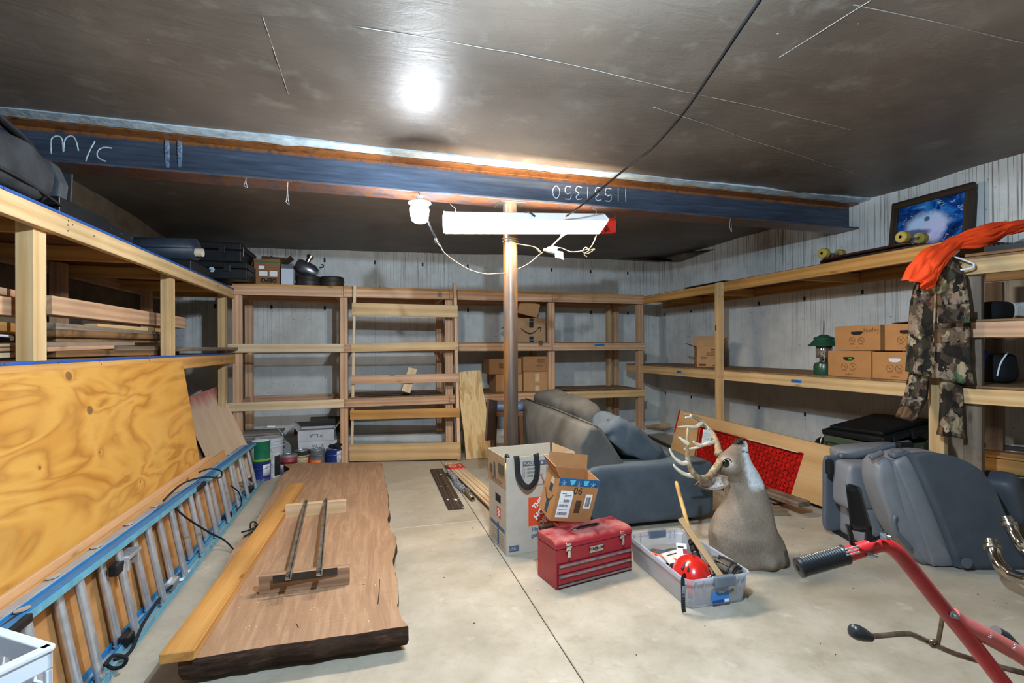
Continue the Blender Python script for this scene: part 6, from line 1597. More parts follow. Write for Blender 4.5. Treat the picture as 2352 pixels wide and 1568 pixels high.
# ================================================================ GREEN TOTE, CAR SEATS
gt = thing('green_tote', 'dark green storage tote with a black lid ajar under the right shelf', 'storage tote', M=Matrix.Translation((3.66, 2.72, 0)) @ Matrix.Diagonal((.86, 1, 1, 1)))
GT = plain('4a553f', .5, var=.08)
MB().loft([[(.05, .03, 0), (.62, .03, 0), (.62, .42, 0), (.05, .42, 0)], [(0, 0, .50), (.64, 0, .50), (.64, .46, .50), (0, .46, .50)], [(-.02, -.02, .505), (.655, -.02, .505), (.655, .48, .505), (-.02, .48, .505)], [(-.02, -.02, .56), (.655, -.02, .56), (.655, .48, .56), (-.02, .48, .56)], [(0, 0, .56), (.63, 0, .56), (.63, .46, .56), (0, .46, .56)], [(.06, .04, .02), (.6, .04, .02), (.6, .4, .02), (.06, .4, .02)]]).build('tote_body', GT, gt, smooth=0, bevel=.008)
for x in (.08, .25, .42, .56): MB().box((x, -.028, .44), (x+.05, -.0, .54)).build('tote_rib', GT, gt, smooth=0, bevel=.004)
ld = Matrix.Translation((-.03, -.03, .575)) @ Matrix.Rotation(-.13, 4, 'Y') @ Matrix.Rotation(-.03, 4, 'X')
lid_ = MB().box((0, 0, 0), (.70, .52, .045)).box((.05, .04, .045), (.65, .48, .075)).build('tote_lid', plain('191a1b', .4), gt, ld, smooth=0, bevel=.012, seg=3)
for x in (.10, .32, .54): MB().box((x, -.012, -.02), (x+.05, .004, .04)).build('lid_clip', BLACK, gt, ld, smooth=0, bevel=.003)
b = MB()
for i in range(7): b.sell((.1+.08*i, .12+.1*(i % 3), .545), (.07, .07, .035), .7, 12, 8, jit=.01, js=12, seed=i)
b.build('tote_filling', plain('1d1e22', .7, var=.5, vscale=20), gt, smooth=180)
SEATL = plain('7b7d82', .45, var=.06, bump=.2, bscale=260, spec=.4); SEATD = plain('4b5058', .75, var=.10, vscale=8, bump=.12, bscale=300); SEATP = plain('5b616a', .4, var=.05)
k_ = 390.0
sg = G(2205, 1306); 
SM = Matrix(((RIGHT.x, AWAY.x, 0, sg.x), (RIGHT.y, AWAY.y, 0, sg.y), (0, 0, 1, 0), (0, 0, 0, 1)))
seat = thing('car_seat', 'folded grey leather car seat with dark flat back panel, nearest the tiller', 'car seat', M=SM)
sxz = lambda u, v: ((u-2205)/k_, (1306-v)/k_)
def face_loft(outline, y0, sx_, sy_, name, mat, parent, puff=.0, bevel=.02, k=4, sub=0):
    """outline in the seat's face plane, swept by (sx_, sy_) away from the viewer"""
    pts = spl2([sxz(*p) for p in outline]+[sxz(*outline[0])], k)[:-1]; n_ = len(pts)
    cx_ = sum(p[0] for p in pts)/n_; cz_ = sum(p[1] for p in pts)/n_
    def rg(sc, t): return [(cx_+(x-cx_)*sc+sx_*t, y0+sy_*t, max(.004, cz_+(z-cz_)*sc)) for x, z in pts]
    b = MB().loft([rg(.80, -puff*1.2), rg(.92, -puff*.7), rg(.985, -.0), rg(1.0, .14), rg(1.0, .86), rg(.97, 1.0), rg(.85, 1.0+puff)])
    return b.build(name, mat, parent, smooth=60)
face_loft([(2098, 1047), (2130, 1043), (2165, 1044), (2207, 1057), (2246, 1080), (2277, 1123), (2304, 1185), (2335, 1250), (2362, 1300), (2300, 1304), (2214, 1304), (2199, 1293), (2175, 1230), (2130, 1120)], -.02, -.03, .05, 'back_panel', SEATD, seat, .02)
face_loft([(2064, 1066), (2094, 1050), (2118, 1100), (2155, 1185), (2196, 1293), (2210, 1302), (2160, 1304), (2145, 1290), (2100, 1160)], .02, -.0, .12, 'side_strip', SEATL, seat, .06)
face_loft([(2033, 1075), (2048, 1060), (2066, 1068), (2090, 1140), (2147, 1290), (2158, 1304), (2137, 1306), (2096, 1264), (2064, 1208), (2034, 1122)], .05, .02, .16, 'bolster', SEATL, seat, .10)
face_loft([(2060, 1064), (2100, 1048), (2180, 1050), (2240, 1085), (2290, 1180), (2340, 1290), (2200, 1300), (2130, 1290), (2080, 1150)], .03, .02, .18, 'seat_core', SEATL, seat, .04)
y_ = -.045
MB().tube(spline([V((*sxz(2066, 1188), 0)).xzy, V((*sxz(2062, 1200), 0)).xzy, V((*sxz(2068, 1225), 0)).xzy, V((*sxz(2085, 1245), 0)).xzy, V((*sxz(2100, 1262), 0)).xzy], 5), .012, 8).build('release_strap', SEATP, seat, Matrix.Translation((0, .02, 0)), smooth=180)
MB().lathe([(.001, -.012), (.022, -.01), (.026, 0), (.03, .004), (.03, .008)], 20, T=Matrix.Rotation(math.pi/2*1, 4, 'X')).build('recline_knob', SEATP, seat, Matrix.Translation((sxz(2203, 1284)[0], -.045, sxz(2203, 1284)[1])))
MB().cbox((0, 0, 0), (.10, .06, .03)).build('hinge_bracket', SEATP, seat, Matrix.Translation((sxz(2082, 1050)[0], .05, sxz(2082, 1048)[1])) @ Matrix.Rotation(-.2, 4, 'Y'), smooth=0, bevel=.012, seg=3)
MB().lathe([(.001, 0), (.03, 0), (.034, .006), (.034, .014), (.026, .02), (.001, .022)], 22).build('hinge_cap', plain('787e86', .3, .4), seat, Matrix.Translation((sxz(2080, 1045)[0], .05, sxz(2080, 1045)[1])))
MB().cyl((0, 0, 0), (.07, 0, .035), .017, n=14).build('lever_grip', SEATP, seat, Matrix.Translation((sxz(2020, 1065)[0], .06, sxz(2020, 1060)[1])), bevel=.005)
# second seat behind
sg2 = G(2075, 1258)+AWAY*.10; SM2 = Matrix(((RIGHT.x, AWAY.x, 0, sg2.x), (RIGHT.y, AWAY.y, 0, sg2.y), (0, 0, 1, 0), (0, 0, 0, 1)))
seat2 = thing('car_seat', 'second grey leather car seat standing behind the dark panelled one', 'car seat', M=SM2)
k2 = 1130/ (sg2.x*_s+sg2.y*_c)
s2 = lambda u, v: ((u-2075)/k2, 0, (1258-v)/k2)
def blob(u0, v0, u1, v1, dep, name, e=.35, y=0., mat=SEATL, jit=.006, tilt=0.):
    c_ = ((u0+u1)/2, (v0+v1)/2); p = s2(*c_)
    return MB().sell((0, 0, 0), ((u1-u0)/2/k2, dep, (v1-v0)/2/k2), e, 30, 18, jit=jit, js=6, seed=u0).build(name, mat, seat2, Matrix.Translation((p[0], y, p[2])) @ Matrix.Rotation(tilt, 4, 'Y'), smooth=180)
blob(1952, 1070, 2030, 1176, .09, 'backrest', .3, -.02)
blob(1985, 1168, 2085, 1258, .14, 'seat_cushion', .3, .03)
blob(2012, 1080, 2110, 1255, .10, 'seat_core', .35, .12)
blob(1985, 1046, 2150, 1082, .10, 'top_bolster', .5, .18, tilt=-.06)
blob(1950, 1070, 2000, 1250, .02, 'rear_shell', .3, .14, SEATP)
MB().tube(spline([s2(1975, 1066), s2(2010, 1068), s2(2050, 1058), s2(2090, 1046), s2(2140, 1036)], 5), [.020]*21, 10).build('upper_rail', SEATP, seat2, Matrix.Translation((0, .08, 0)), smooth=180)
for u, v in ((2015, 1090), (2028, 1148)): MB().cyl(V(s2(u, v))+V((0, -.11, 0)), V(s2(u, v))+V((.03, -.12, .0)), .014, n=12).build('pivot_bolt', SEATP, seat2)
MB().cbox((0, 0, 0), (.10, .05, .04)).build('latch_block', BLACK, seat2, Matrix.Translation(V(s2(2120, 1040))+V((0, .05, 0))), smooth=0, bevel=.01)
MB().cbox((0, 0, 0), (.04, .04, .10)).build('latch_block', BLACK, seat2, Matrix.Translation(V(s2(1945, 1090))+V((0, .05, 0))), smooth=0, bevel=.01)
for x in (-.25, .0): MB().cbox((x, .1, .012), (.05, .2, .024)).build('seat_foot', BLACK, seat2, smooth=0)
# headrest cushion at the right
hr0 = thing('headrest', 'blue grey padded headrest cushion standing right of the dark seat panel', 'headrest', PD(2302, 1142, 3.05))
MB().sell((0, 0, 0), (.085, .10, .16), .45, 26, 18).build('headrest_pad', plain('50555c', .5, var=.06), hr0, Matrix.Rotation(-.42, 4, 'Y') @ Matrix.Rotation(.2, 4, 'Z'), smooth=180)
z_ = W[hr0.name].translation.z
for x in (.02, .09): MB().cyl((x, 0, -.08), (x+.10, 0, -z_+.0), .010, n=10).build('headrest_rod', CHROME, hr0)
# chrome pipes
def pipe(pts, r, label, dep):
    p3 = [PD(u, v, d) for u, v, d in pts]
    t = thing('chrome_pipe', label, 'pipe', p3[0])
    MB().tube(spline(p3, 6), r, 18, caps=True).build('bent_pipe', plain('c9c2b4', .12, 1.0, var=.15, vscale=12), t, Matrix(), True, smooth=60)
    a_ = (p3[0]-p3[1]).normalized()
    MB().cyl(p3[0]+a_*.012, p3[0]-a_*.006, r*1.35, n=20).cyl(p3[0]+a_*.030, p3[0]+a_*.02, r*1.05, n=20).cyl(p3[0]+a_*.045, p3[0]-a_*.02, r*.92, n=20).build('pipe_flange', plain('a59b8c', .25, .9, var=.3), t, Matrix(), True, bevel=.002)
    return t
dF = lambda v: 1130*(1.3-.03)/(v-792)
pipe([(2280, 1258, 2.62), (2284, 1275, 2.6), (2298, 1300, 2.55), (2325, 1320, 2.5), (2365, 1333, 2.42), (2420, 1342, 2.35)], .030, 'bent chrome pipe on the floor in front of the dark seat panel', 0)
pipe([(2318, 1205, 2.66), (2326, 1222, 2.64), (2340, 1245, 2.6), (2362, 1275, 2.56), (2420, 1345, 2.36)], .026, 'second chrome pipe rising behind the floor one at the right edge', 0)

# ================================================================ TILLER HANDLE
TR = plain('b31c1c', .35, var=.18, vscale=14, spec=.5); TRP = plain('b85a52', .45, var=.15, vscale=14)
D = .95
tp_ = lambda u, v, d=D: PD(u, v, d)
hdl = thing('tiller_handle', 'red bent tiller handle with black ribbed grip in the near right corner', 'handle', tp_(2323, 1580))
pts = [tp_(1932, 1277), tp_(1965, 1266), tp_(2000, 1255), tp_(2022, 1250), tp_(2045, 1256), tp_(2075, 1283), tp_(2149, 1375), tp_(2226, 1468), tp_(2323, 1592, .94), tp_(2440, 1740, .93), tp_(2560, 1960, .92)]
MB().tube(spline(pts, 8), .0142, 18).build('handle_tube', TR, hdl, Matrix(), True, smooth=180)
b = MB(); g0, g1 = tp_(1834, 1304), tp_(1942, 1273); N_ = 40
gr_ = [g0.lerp(g1, i/N_) for i in range(N_+1)]
b.tube([g0-(g1-g0)*.012]+gr_, [.0150]+[.0185 if i < 4 else .0172+.0010*(i % 2) if i < 37 else .0185 for i in range(N_+1)], 22)
b.build('grip', plain('191a1c', .38, var=.1), hdl, Matrix(), True, smooth=40)
MB().cyl(g0-(g1-g0)*.0135, g0, .006, n=12).build('grip_hole', plain('050505', .8, var=0), hdl, Matrix(), True)
MB().tube(spline([tp_(2185, 1412, .955), tp_(2205, 1428, .955), tp_(2250, 1452, .95), tp_(2300, 1478, .95), tp_(2370, 1520, .94), tp_(2480, 1600, .92)], 6), [.0135]*31, 16, flat=1.15).build('branch_tube', TRP, hdl, Matrix(), True, smooth=180)
for s_, u, v in (('3', 2276, 1460), ('2', 2331, 1486)): text(s_, .014, face(tp_(u, v, .930), RIGHT*.82-UP*.5, UP*.82+RIGHT*.45), plain('e0d8d4', .7, var=0), hdl, bold=.0004)
scribble(.026, .017, 3, face(tp_(1958, 1264, .9335), RIGHT*.93+UP*.25, UP, 0), WHITE, hdl)
# lever guard
GD = plain('131314', .3, var=.1)
lv = [tp_(1936, 1107), tp_(1950, 1108), tp_(1970, 1118), tp_(1992, 1215), tp_(1997, 1228), tp_(1990, 1245), tp_(2005, 1275), tp_(1992, 1278), tp_(1984, 1240), tp_(1964, 1214), tp_(1960, 1250), tp_(1954, 1252), tp_(1950, 1222), tp_(1944, 1205)]
c_ = lv[0].copy(); Mg = Matrix(((RIGHT.x, AWAY.x, 0, c_.x), (RIGHT.y, AWAY.y, 0, c_.y), (0, 0, 1, c_.z), (0, 0, 0, 1))); Mgi = Mg.inverted()
l2 = [Mgi @ p for p in lv]
rows = []
for t in range(9):
    s_ = t/8; ang_ = (s_-.5)*1.9
    top_p = Mgi @ tp_(1936+34*s_, 1107+11*s_*s_); bt_p = Mgi @ tp_(1948+48*s_, 1212+4*math.sin(s_*3.14))
    cv = V((0, -.012*math.cos(ang_), 0)); rows.append([top_p.lerp(bt_p, k/6)+cv for k in range(7)])
MB().loft(rows, 0, False, None, False).build('lever_guard', GD, hdl, Mg, True, solid=.003, smooth=180)
MB().tube(spline([tp_(1947, 1205), tp_(1953, 1225), tp_(1958, 1252)], 4), .006, 8, flat=.5).build('guard_arm', GD, hdl, Mg @ Mgi, True, smooth=60)
MB().tube(spline([tp_(1993, 1205), tp_(1995, 1235), tp_(1992, 1255), tp_(1997, 1277)], 4), .008, 8, flat=.5).build('guard_arm', GD, hdl, Matrix(), True, smooth=60)
MB().tube([tp_(1995, 1240), tp_(2035, 1226)], .006, 8).build('guard_arm', GD, hdl, Matrix(), True)
for u, v in ((2030, 1231), (2000, 1274), (2188, 1411)):
    p = tp_(u, v, .935); q_ = (RIGHT*.8-AWAY*.6).normalized() if u < 2100 else -AWAY
    MB().cyl(p-q_*.006, p+q_*.004, .0062, n=6).cyl(p+q_*.004, p+q_*.011, .0035, n=10).build('bolt', STEEL, hdl, Matrix(), True)
# shift rod below
RUST = plain('7a6a58', .35, .8, var=.4, vscale=40)
rodp = [tp_(1998, 1462, 1.0), tp_(2040, 1458, 1.0), tp_(2080, 1455, 1.0), tp_(2100, 1459, 1.0), tp_(2150, 1482, 1.0), tp_(2200, 1503, .99), tp_(2300, 1532, .97), tp_(2420, 1562, .95)]
MB().tube(spline(rodp, 6), .0052, 10).build('shift_rod', RUST, hdl, Matrix(), True, smooth=180)
k0, k1 = tp_(1957, 1447, 1.0), tp_(2001, 1464, 1.0)
MB().tube([k0-(k1-k0)*.06, k0, k0.lerp(k1, .25), k0.lerp(k1, .6), k1], [.007, .0125, .0150, .013, .008], 18).build('rod_knob', plain('232426', .35, var=.1), hdl, Matrix(), True, smooth=60)
MB().tube(spline([tp_(2162, 1405, .97), tp_(2164, 1420, .97), tp_(2158, 1455, .985), tp_(2154, 1478, .99)], 5), .0042, 8).build('link_rod', RUST, hdl, Matrix(), True, smooth=180)
MB().tube(spline([tp_(2154, 1478, .99), tp_(2146, 1484, .99), tp_(2139, 1480, .99), tp_(2140, 1472, .99), tp_(2150, 1472, .99)], 4), .0042, 8).build('link_hook', RUST, hdl, Matrix(), True, smooth=180)
MB().tube([tp_(2286, 1450, 1.02), tp_(2305, 1462, 1.02), tp_(2345, 1500, 1.0)], [.012, .014, .010], 14).build('rear_grip', plain('232426', .35), hdl, Matrix(), True, smooth=60)
e_ = spline(pts, 8)[-1]
wl = V((e_.x+.10, e_.y-.05, .16))
MB().tube([e_, wl+V((0, 0, .1)), wl], .02, 10).build('drive_post', TR, hdl, Matrix(), True)
MB().lathe([(.05, -.05), (.14, -.05), (.16, -.03), (.16, .03), (.14, .05), (.05, .05)], 28, T=Matrix.Rotation(math.pi/2, 4, 'X')).build('wheel', RUBBER, hdl, Matrix.Translation(wl), True)

# ================================================================ THINGS ON THE RIGHT SHELF
zd = 1.0585
def rbox(name, u0, u1, vt, vb, X, z, dep, label, mat=KRAFT, group=None):
    """box with its printed face along the shelf front"""
    a_, c_ = PX(u0, vb, X), PX(u1, vb, X); w_ = a_.y-c_.y; h_ = (PX((u0+u1)/2, vt, X).z-PX((u0+u1)/2, vb, X).z)
    M = Matrix(((0, 1, 0, X), (-1, 0, 0, a_.y), (0, 0, 1, z), (0, 0, 0, 1)))
    t = thing(name, label, 'cardboard box', M=M, group=group)
    MB().box((0, 0, 0), (w_, dep, h_)).build('carton', mat, t, smooth=0, bevel=.003)
    return t, w_, h_
FB = plain('b27c48', .75, var=.05, vscale=14, bump=.05, bscale=160)
def filebox(u0, u1, vt, vb, X, z, label, dep=.32, word=None, hole=plain('201812', .9, var=0), gf=0):
    t, w_, h_ = rbox('file_box', u0, u1, vt, vb, X, z, dep, label, FB)
    MB().prism([(.5*w_*.0+x, zz) for x, zz in spl2([(w_*.38, h_*.76), (w_*.38, h_*.68), (w_*.44, h_*.63), (w_*.56, h_*.63), (w_*.62, h_*.68), (w_*.62, h_*.76), (w_*.38, h_*.76)], 3)[:-1]], 0, .0008, T=face((0, 0, 0), (1, 0, 0), (0, 0, 1), .0005)).build('hand_hole', hole, t, smooth=0)
    for x in (.40, .60):
        MB().tube([(w_*x+h_*.125*math.cos(a), -.0008, h_*.40+h_*.125*math.sin(a)) for a in [2*math.pi*i/24 for i in range(25)]], .0013, 4).build('warning_ring', INKBROWN, t, smooth=180)
        MB().tube([(w_*x-h_*.08, -.0008, h_*.49), (w_*x+h_*.08, -.0008, h_*.31)], .0012, 4).tube([(w_*x-h_*.04, -.0008, h_*.40), (w_*x+h_*.05, -.0008, h_*.42)], .0012, 4).build('warning_mark', INKBROWN, t)
        MB().box((w_*x-.022, -.0008, h_*.235), (w_*x+.022, 0, h_*.25)).build('print_line', INKBROWN, t, smooth=0)
    MB().box((w_*.42, -.0008, h_*.09), (w_*.60, 0, h_*.105)).prism([(-.004, 0), (.004, 0), (0, .008)], 0, .0008, T=face((w_*.51, 0, h_*.12), (1, 0, 0), (0, 0, 1), .0003)).build('print_line', INKBROWN, t, smooth=0)
    if word == 'H':
        b = MB()
        for s_ in ([(0, 0), (.05, 1)], [(.45, 0), (.5, 1)], [(.02, .5), (.48, .5)], [(.65, .55), (.65, .1), (.8, .05), (.92, .5), (.95, .05)], [(1.05, .05), (1.07, .5), (1.2, .55), (1.27, .05)], [(1.47, .9), (1.43, .1), (1.52, .05)], [(1.33, .6), (1.57, .6)],
                   [(1.67, .5), (1.65, .05)], [(1.78, .05), (1.8, .5), (1.92, .5), (1.98, .05)], [(2.3, .5), (2.1, .45), (2.1, .1), (2.3, .15), (2.3, .5), (2.28, -.3), (2.08, -.38)]):
            b.tube([(w_*.66+a*.047, -.0008, h_*.70+b_*.038+a*.003) for a, b_ in s_], .0012, 4)
        b.build('handwriting', PRINT, t, smooth=180)
    elif word:
        s_ = [(0, 0), (0, .9), (.02, .5), (.3, .5), (.32, .9), (.3, 0), (.5, .5), (.52, .05), (.7, .05), (.72, .5), (.78, .1), (.95, .5), (1.0, .05), (1.1, 1), (1.12, .05), (1.25, .5), (1.3, .1), (1.45, .5), (1.5, .1), (1.65, .45), (1.7, -.3), (1.55, -.35), (1.85, .3)] if word == 'H' else [(.6, .8), (.2, .85), (0, .45), (.2, .05), (.6, .1), (.8, .5), (1, .1), (1.2, .5)]
        MB().tube([(w_*(.68 if word == 'H' else .86)+a*.045, -.0008, h_*(.70 if word == 'H' else .82)+b_*.035) for a, b_ in s_], .0013, 4).build('handwriting', PRINT, t, smooth=180)
    return t, w_, h_
XB = 3.555
f1_, w1_, h1_ = filebox(1902, 2001, 812, 872, XB, zd, 'lower left file box with a green thing showing in its hand hole')
MB().box((w1_*.50, -.002, h1_*.66), (w1_*.58, -.0006, h1_*.72)).build('green_content', plain('3fae3a', .5, var=0), f1_, smooth=0)
f2_, w2_, h2_ = filebox(2004, 2110, 813, 877, XB, zd, 'lower right file box with a white hand hole behind the camouflage jacket', word='C', hole=plain('cfd3da', .6, var=0))
zt2 = zd+max(h1_, h2_)+.003
f3_, w3_, h3_ = filebox(1918, 2022, 754, 811, XB+.01, zt2, 'upper left file box with pencilled handwriting on the right shelf', word='H')
f4_, w4_, h4_ = filebox(2032, 2130, 750, 812, XB+.01, zt2, 'upper right file box beside the camouflage jacket')
MB().box((.05, .02, h4_+.002), (w4_, .26, h4_+.008)).build('loose_lid', plain('3b2a1f', .7), f4_, Matrix.Rotation(-.06, 4, 'Y'), smooth=0)
# printed carton near the middle post
a_ = PX(1601, 846, 3.66)
oc = thing('printed_carton', 'open cardboard carton with printed panels beside the shelf post', 'cardboard box', (a_.x, a_.y, zd), math.radians(-30))
ow, od, oh = .27, .27, .235
MB().box((0, 0, 0), (ow, od, th)).box((0, 0, th), (ow, th, oh)).box((0, od-th, th), (ow, od, oh)).box((0, th, th), (th, od-th, oh)).box((ow-th, th, th), (ow, od-th, oh)).build('carton', KRAFT, oc, smooth=0, bevel=.0015, seg=1)
flap(oc, (0, 0, oh), (0, 1, 0), (-.9, 0, .35), od, .11); flap(oc, (0, od, oh), (1, 0, 0), (0, .2, .9), ow, .13); flap(oc, (ow, od, oh), (0, -1, 0), (.5, 0, .8), od, .12); flap(oc, (0, 0, oh), (1, 0, 0), (0, .3, .75), ow*.98, .08)
for fx_, rt_, ln in (((0, 0), (1, 0, 0), ow), ((0, od), (0, -1, 0), od)):
    o_ = V((fx_[0], fx_[1], 0)); r_ = V(rt_)
    for (x0, z0_, w__, h__) in ((.55, .84, .36, .05), (.55, .76, .36, .02), (.08, .06, .28, .10), (.62, .06, .3, .06)):
        MB().box((0, 0, 0), (ln*w__, oh*h__, .0006)).build('print_block', INKBROWN, oc, face(o_+r_*(ln*x0)+V((0, 0, oh*z0_)), r_, (0, 0, 1), .0006), smooth=0)
    scribble(.13, .04, 3, face(o_+r_*(ln*.62)+V((0, 0, oh*.64)), r_, (0, 0, 1), .0006), INKBROWN, oc, False)
    scribble(.07, .03, 3, face(o_+r_*(ln*.28)+V((0, 0, oh*.45)), r_, (0, 0, 1), .0006), INKBROWN, oc, False)
# lantern
lp_ = PX(1893, 862, 3.66); lan = thing('camp_lantern', 'green camping lantern with a wide hood beside the file boxes', 'lantern', (lp_.x, lp_.y, zd))
kL = 1130/(lp_.x*_s+lp_.y*_c); hz = lambda v: (864-v)/kL
LG = plain('1f4a34', .3, var=.12, spec=.6)
MB().lathe([(.001, 0), (.075, 0), (.078, .01), (.078, hz(845)), (.07, hz(838)), (.04, hz(835)), (.001, hz(834))], 30).build('fuel_tank', LG, lan)
MB().cyl((0, 0, hz(836)), (0, 0, hz(822)), .032, n=18).build('burner_collar', CHROME, lan)
MB().lathe([(.055, hz(826)), (.060, hz(822)), (.060, hz(798)), (.055, hz(796))], 30).build('globe', plain('b9b7b0', .08, .85, var=.1), lan)
MB().lathe([(.001, hz(798)), (.115, hz(799)), (.118, hz(797)), (.085, hz(788)), (.075, hz(784)), (.078, hz(781)), (.070, hz(778)), (.045, hz(776)), (.030, hz(773)), (.001, hz(772))], 34).build('hood', LG, lan)
MB().tube(spline([(.062, 0, hz(800)), (.066, 0, hz(790)), (.035, 0, hz(765)), (.004, 0, hz(740)), (-.03, 0, hz(765)), (-.062, 0, hz(790)), (-.062, 0, hz(800))], 5), .0025, 6).build('bail_handle', STEEL, lan, Matrix.Rotation(.9, 4, 'Z'), smooth=180)
MB().cyl((-.03, -.02, hz(830)), (-.085, -.045, hz(830)), .005, n=8).cyl((-.075, -.04, hz(824)), (-.085, -.045, hz(836)), .012, n=10).build('valve_knob', BLACK, lan)
# thin dark sheet on the upper rail
a_, c_ = PX(1580, 660, RX+.06), PX(1672, 647, RX+.06); o = MB().box((RX+.0, c_.y, 1.9655), (RX+.5, a_.y, 1.972)).build('dark_sheet', plain('262524', .7), smooth=0); tag(o, 'thin dark sheet lying on the upper right shelf near the corner', 'sheet')
# skateboards, wheels up
zt_ = 1.965
def deck_pts(L, wd, n=20): 
    return [(L/2*math.cos(a)*(abs(math.cos(a))**-.5 if abs(math.cos(a)) > .01 else 1), wd/2*math.sin(a)*(abs(math.sin(a))**-.3 if abs(math.sin(a)) > .01 else 1)) for a in [2*math.pi*i/40 for i in range(40)]]
na, nb = PX(1876, 604, 3.56), PX(2118, 556, 3.56)
SL = (nb-na).length
def skate(name, label, ctr, L, wd, z, mat, wheels, flip=0.0, tilt=0.0):
    t = thing(name, label, 'skateboard', M=Matrix.Translation((ctr.x, ctr.y, z)) @ Matrix.Rotation(math.atan2(nb.y-na.y, nb.x-na.x), 4, 'Z') @ Matrix.Rotation(tilt, 4, 'Y'))
    rows = []
    for i in range(29):
        s_ = -1+2*i/28; x = L/2*s_; w_ = wd/2*(1-abs(s_)**6)**.4 if abs(s_) < 1 else .002
        k_ = max(0, (abs(s_)-.72)/.28); zz = -.035*k_*k_
        rows.append([(x, w_*c__, zz-.006*(1-c__*c__)) for c__ in (-1, -.6, 0, .6, 1)])
    MB().loft(rows, 0, False, None, False).build('deck', mat, t, Matrix.Translation((0, 0, .045)), solid=.011, smooth=40)
    if wheels:
        YW = plain('a08a3c', .5, var=.12)
        for s_ in (-.40, .36):
            tk = MB().box((-.03, -.03, .05), (.03, .03, .062)).tube([(-.015, 0, .06), (0, 0, .085)], [.022, .016], 10).cyl((0, -.10, .092), (0, .10, .092), .008, n=10).build('truck', plain('a3a5a6', .3, .8, var=.1), t, Matrix.Translation((s_*L, 0, 0)), smooth=30)
            for y in (-.083, .083):
                MB().lathe([(.012, -.027), (.034, -.028), (.041, -.02), (.041, .02), (.034, .028), (.012, .027)], 26, T=Matrix.Translation((0, y, .092)) @ Matrix.Rotation(math.pi/2, 4, 'X')).build('wheel', YW, tk, bevel=.003)
                MB().cyl((0, y-.027, .092), (0, y+.027, .092), .011, n=14).build('wheel_hub', STEEL, tk)
    return t
cS = (na+nb)/2; cS.x = 3.63
skate('skateboard', 'upturned skateboard with yellow wheels on the upper right shelf', cS, SL*1.0, .21, zt_-.012, plain('3a1f1f', .18, var=.3, spec=.6), True)
skate('skateboard', 'dark bare skateboard deck lying under the yellow wheeled one', cS+V((.03, -.12, 0)), SL*.92, .20, zt_-.0345, plain('1c1a19', .5), False)
# framed picture
FX = 4.14
pa, pb_, pc_, pd_ = PX(2041, 467, FX), PX(2230, 416, FX), PX(2230, 560, FX), PX(2041, 600, FX)
pw_ = pa.y-pb_.y; z1p = pa.z; z0p = 1.9655
pic = thing('framed_picture', 'dark framed picture of a pale animal in blue foliage on the upper shelf', 'picture', M=Matrix(((0, .0, -1, FX), (-1, 0, 0, pa.y), (0, 1, 0, z0p), (0, 0, 0, 1))) @ Matrix.Rotation(-.12, 4, 'X'))
phh = z1p-z0p; fw_ = .055
FRM = wood('dark_frame_wood', '4a3728', '2c2018', 50, knots=False)
for lo, hi in (((0, 0, 0), (pw_, fw_, .03)), ((0, phh-fw_, 0), (pw_, phh, .03)), ((0, fw_, 0), (fw_, phh-fw_, .03)), ((pw_-fw_, fw_, 0), (pw_, phh-fw_, .03))):
    abox('frame_rail', lo, hi, FRM, pic, world=False, bevel=.006)
def art_mat():
    m = NT('blue_foliage_print'); co = m.coords(); n1 = m.noise(co, 7, 6, .6, 1.5); n2 = m.noise(co, 16, 5, .65, 1.0)
    col = m.ramp(n1, [(.3, '051028'), (.5, '0d3f86'), (.62, '2a78c4'), (.75, '86b8e6')]); col = m.mix(m.math('MULTIPLY', m.thr(n2, .6, .66), .7), col, lin('b9d6f0'))
    def bl(cx_, cy_, sx_, sy_, soft, c, k, col):
        mp = m.n('ShaderNodeMapping'); mp.inputs['Location'].default_value = (-cx_/sx_, -cy_/sy_, 0); mp.inputs['Scale'].default_value = (1/sx_, 1/sy_, 0); m.l(co, mp.inputs['Vector'])
        le = m.n('ShaderNodeVectorMath', operation='LENGTH'); m.l(mp.outputs[0], le.inputs[0]); d_ = m.math('ADD', le.outputs['Value'], m.math('MULTIPLY', m.noise(co, 14, 5), .7))
        return m.mix(m.math('MULTIPLY', m.thr(d_, 1.5, 1.5-soft), k), col, lin(c))
    col = bl(pw_*.46, phh*.52, .16, .11, .5, 'bcd3ee', .9, col); col = bl(pw_*.56, phh*.42, .09, .10, .5, 'c9c4ea', .8, col); col = bl(pw_*.28, phh*.42, .14, .035, .4, '1a1f52', .8, col); col = bl(pw_*.46, phh*.17, .05, .05, .5, '8a5fb4', .8, col); col = bl(pw_*.47, phh*.62, .02, .02, .3, '0d1c3c', .8, col)
    return m.set(col, .15, 0, .5)
MB().box((fw_-.005, fw_-.005, .004), (pw_-fw_+.005, phh-fw_+.005, .012)).build('print_sheet', art_mat(), pic, smooth=0)
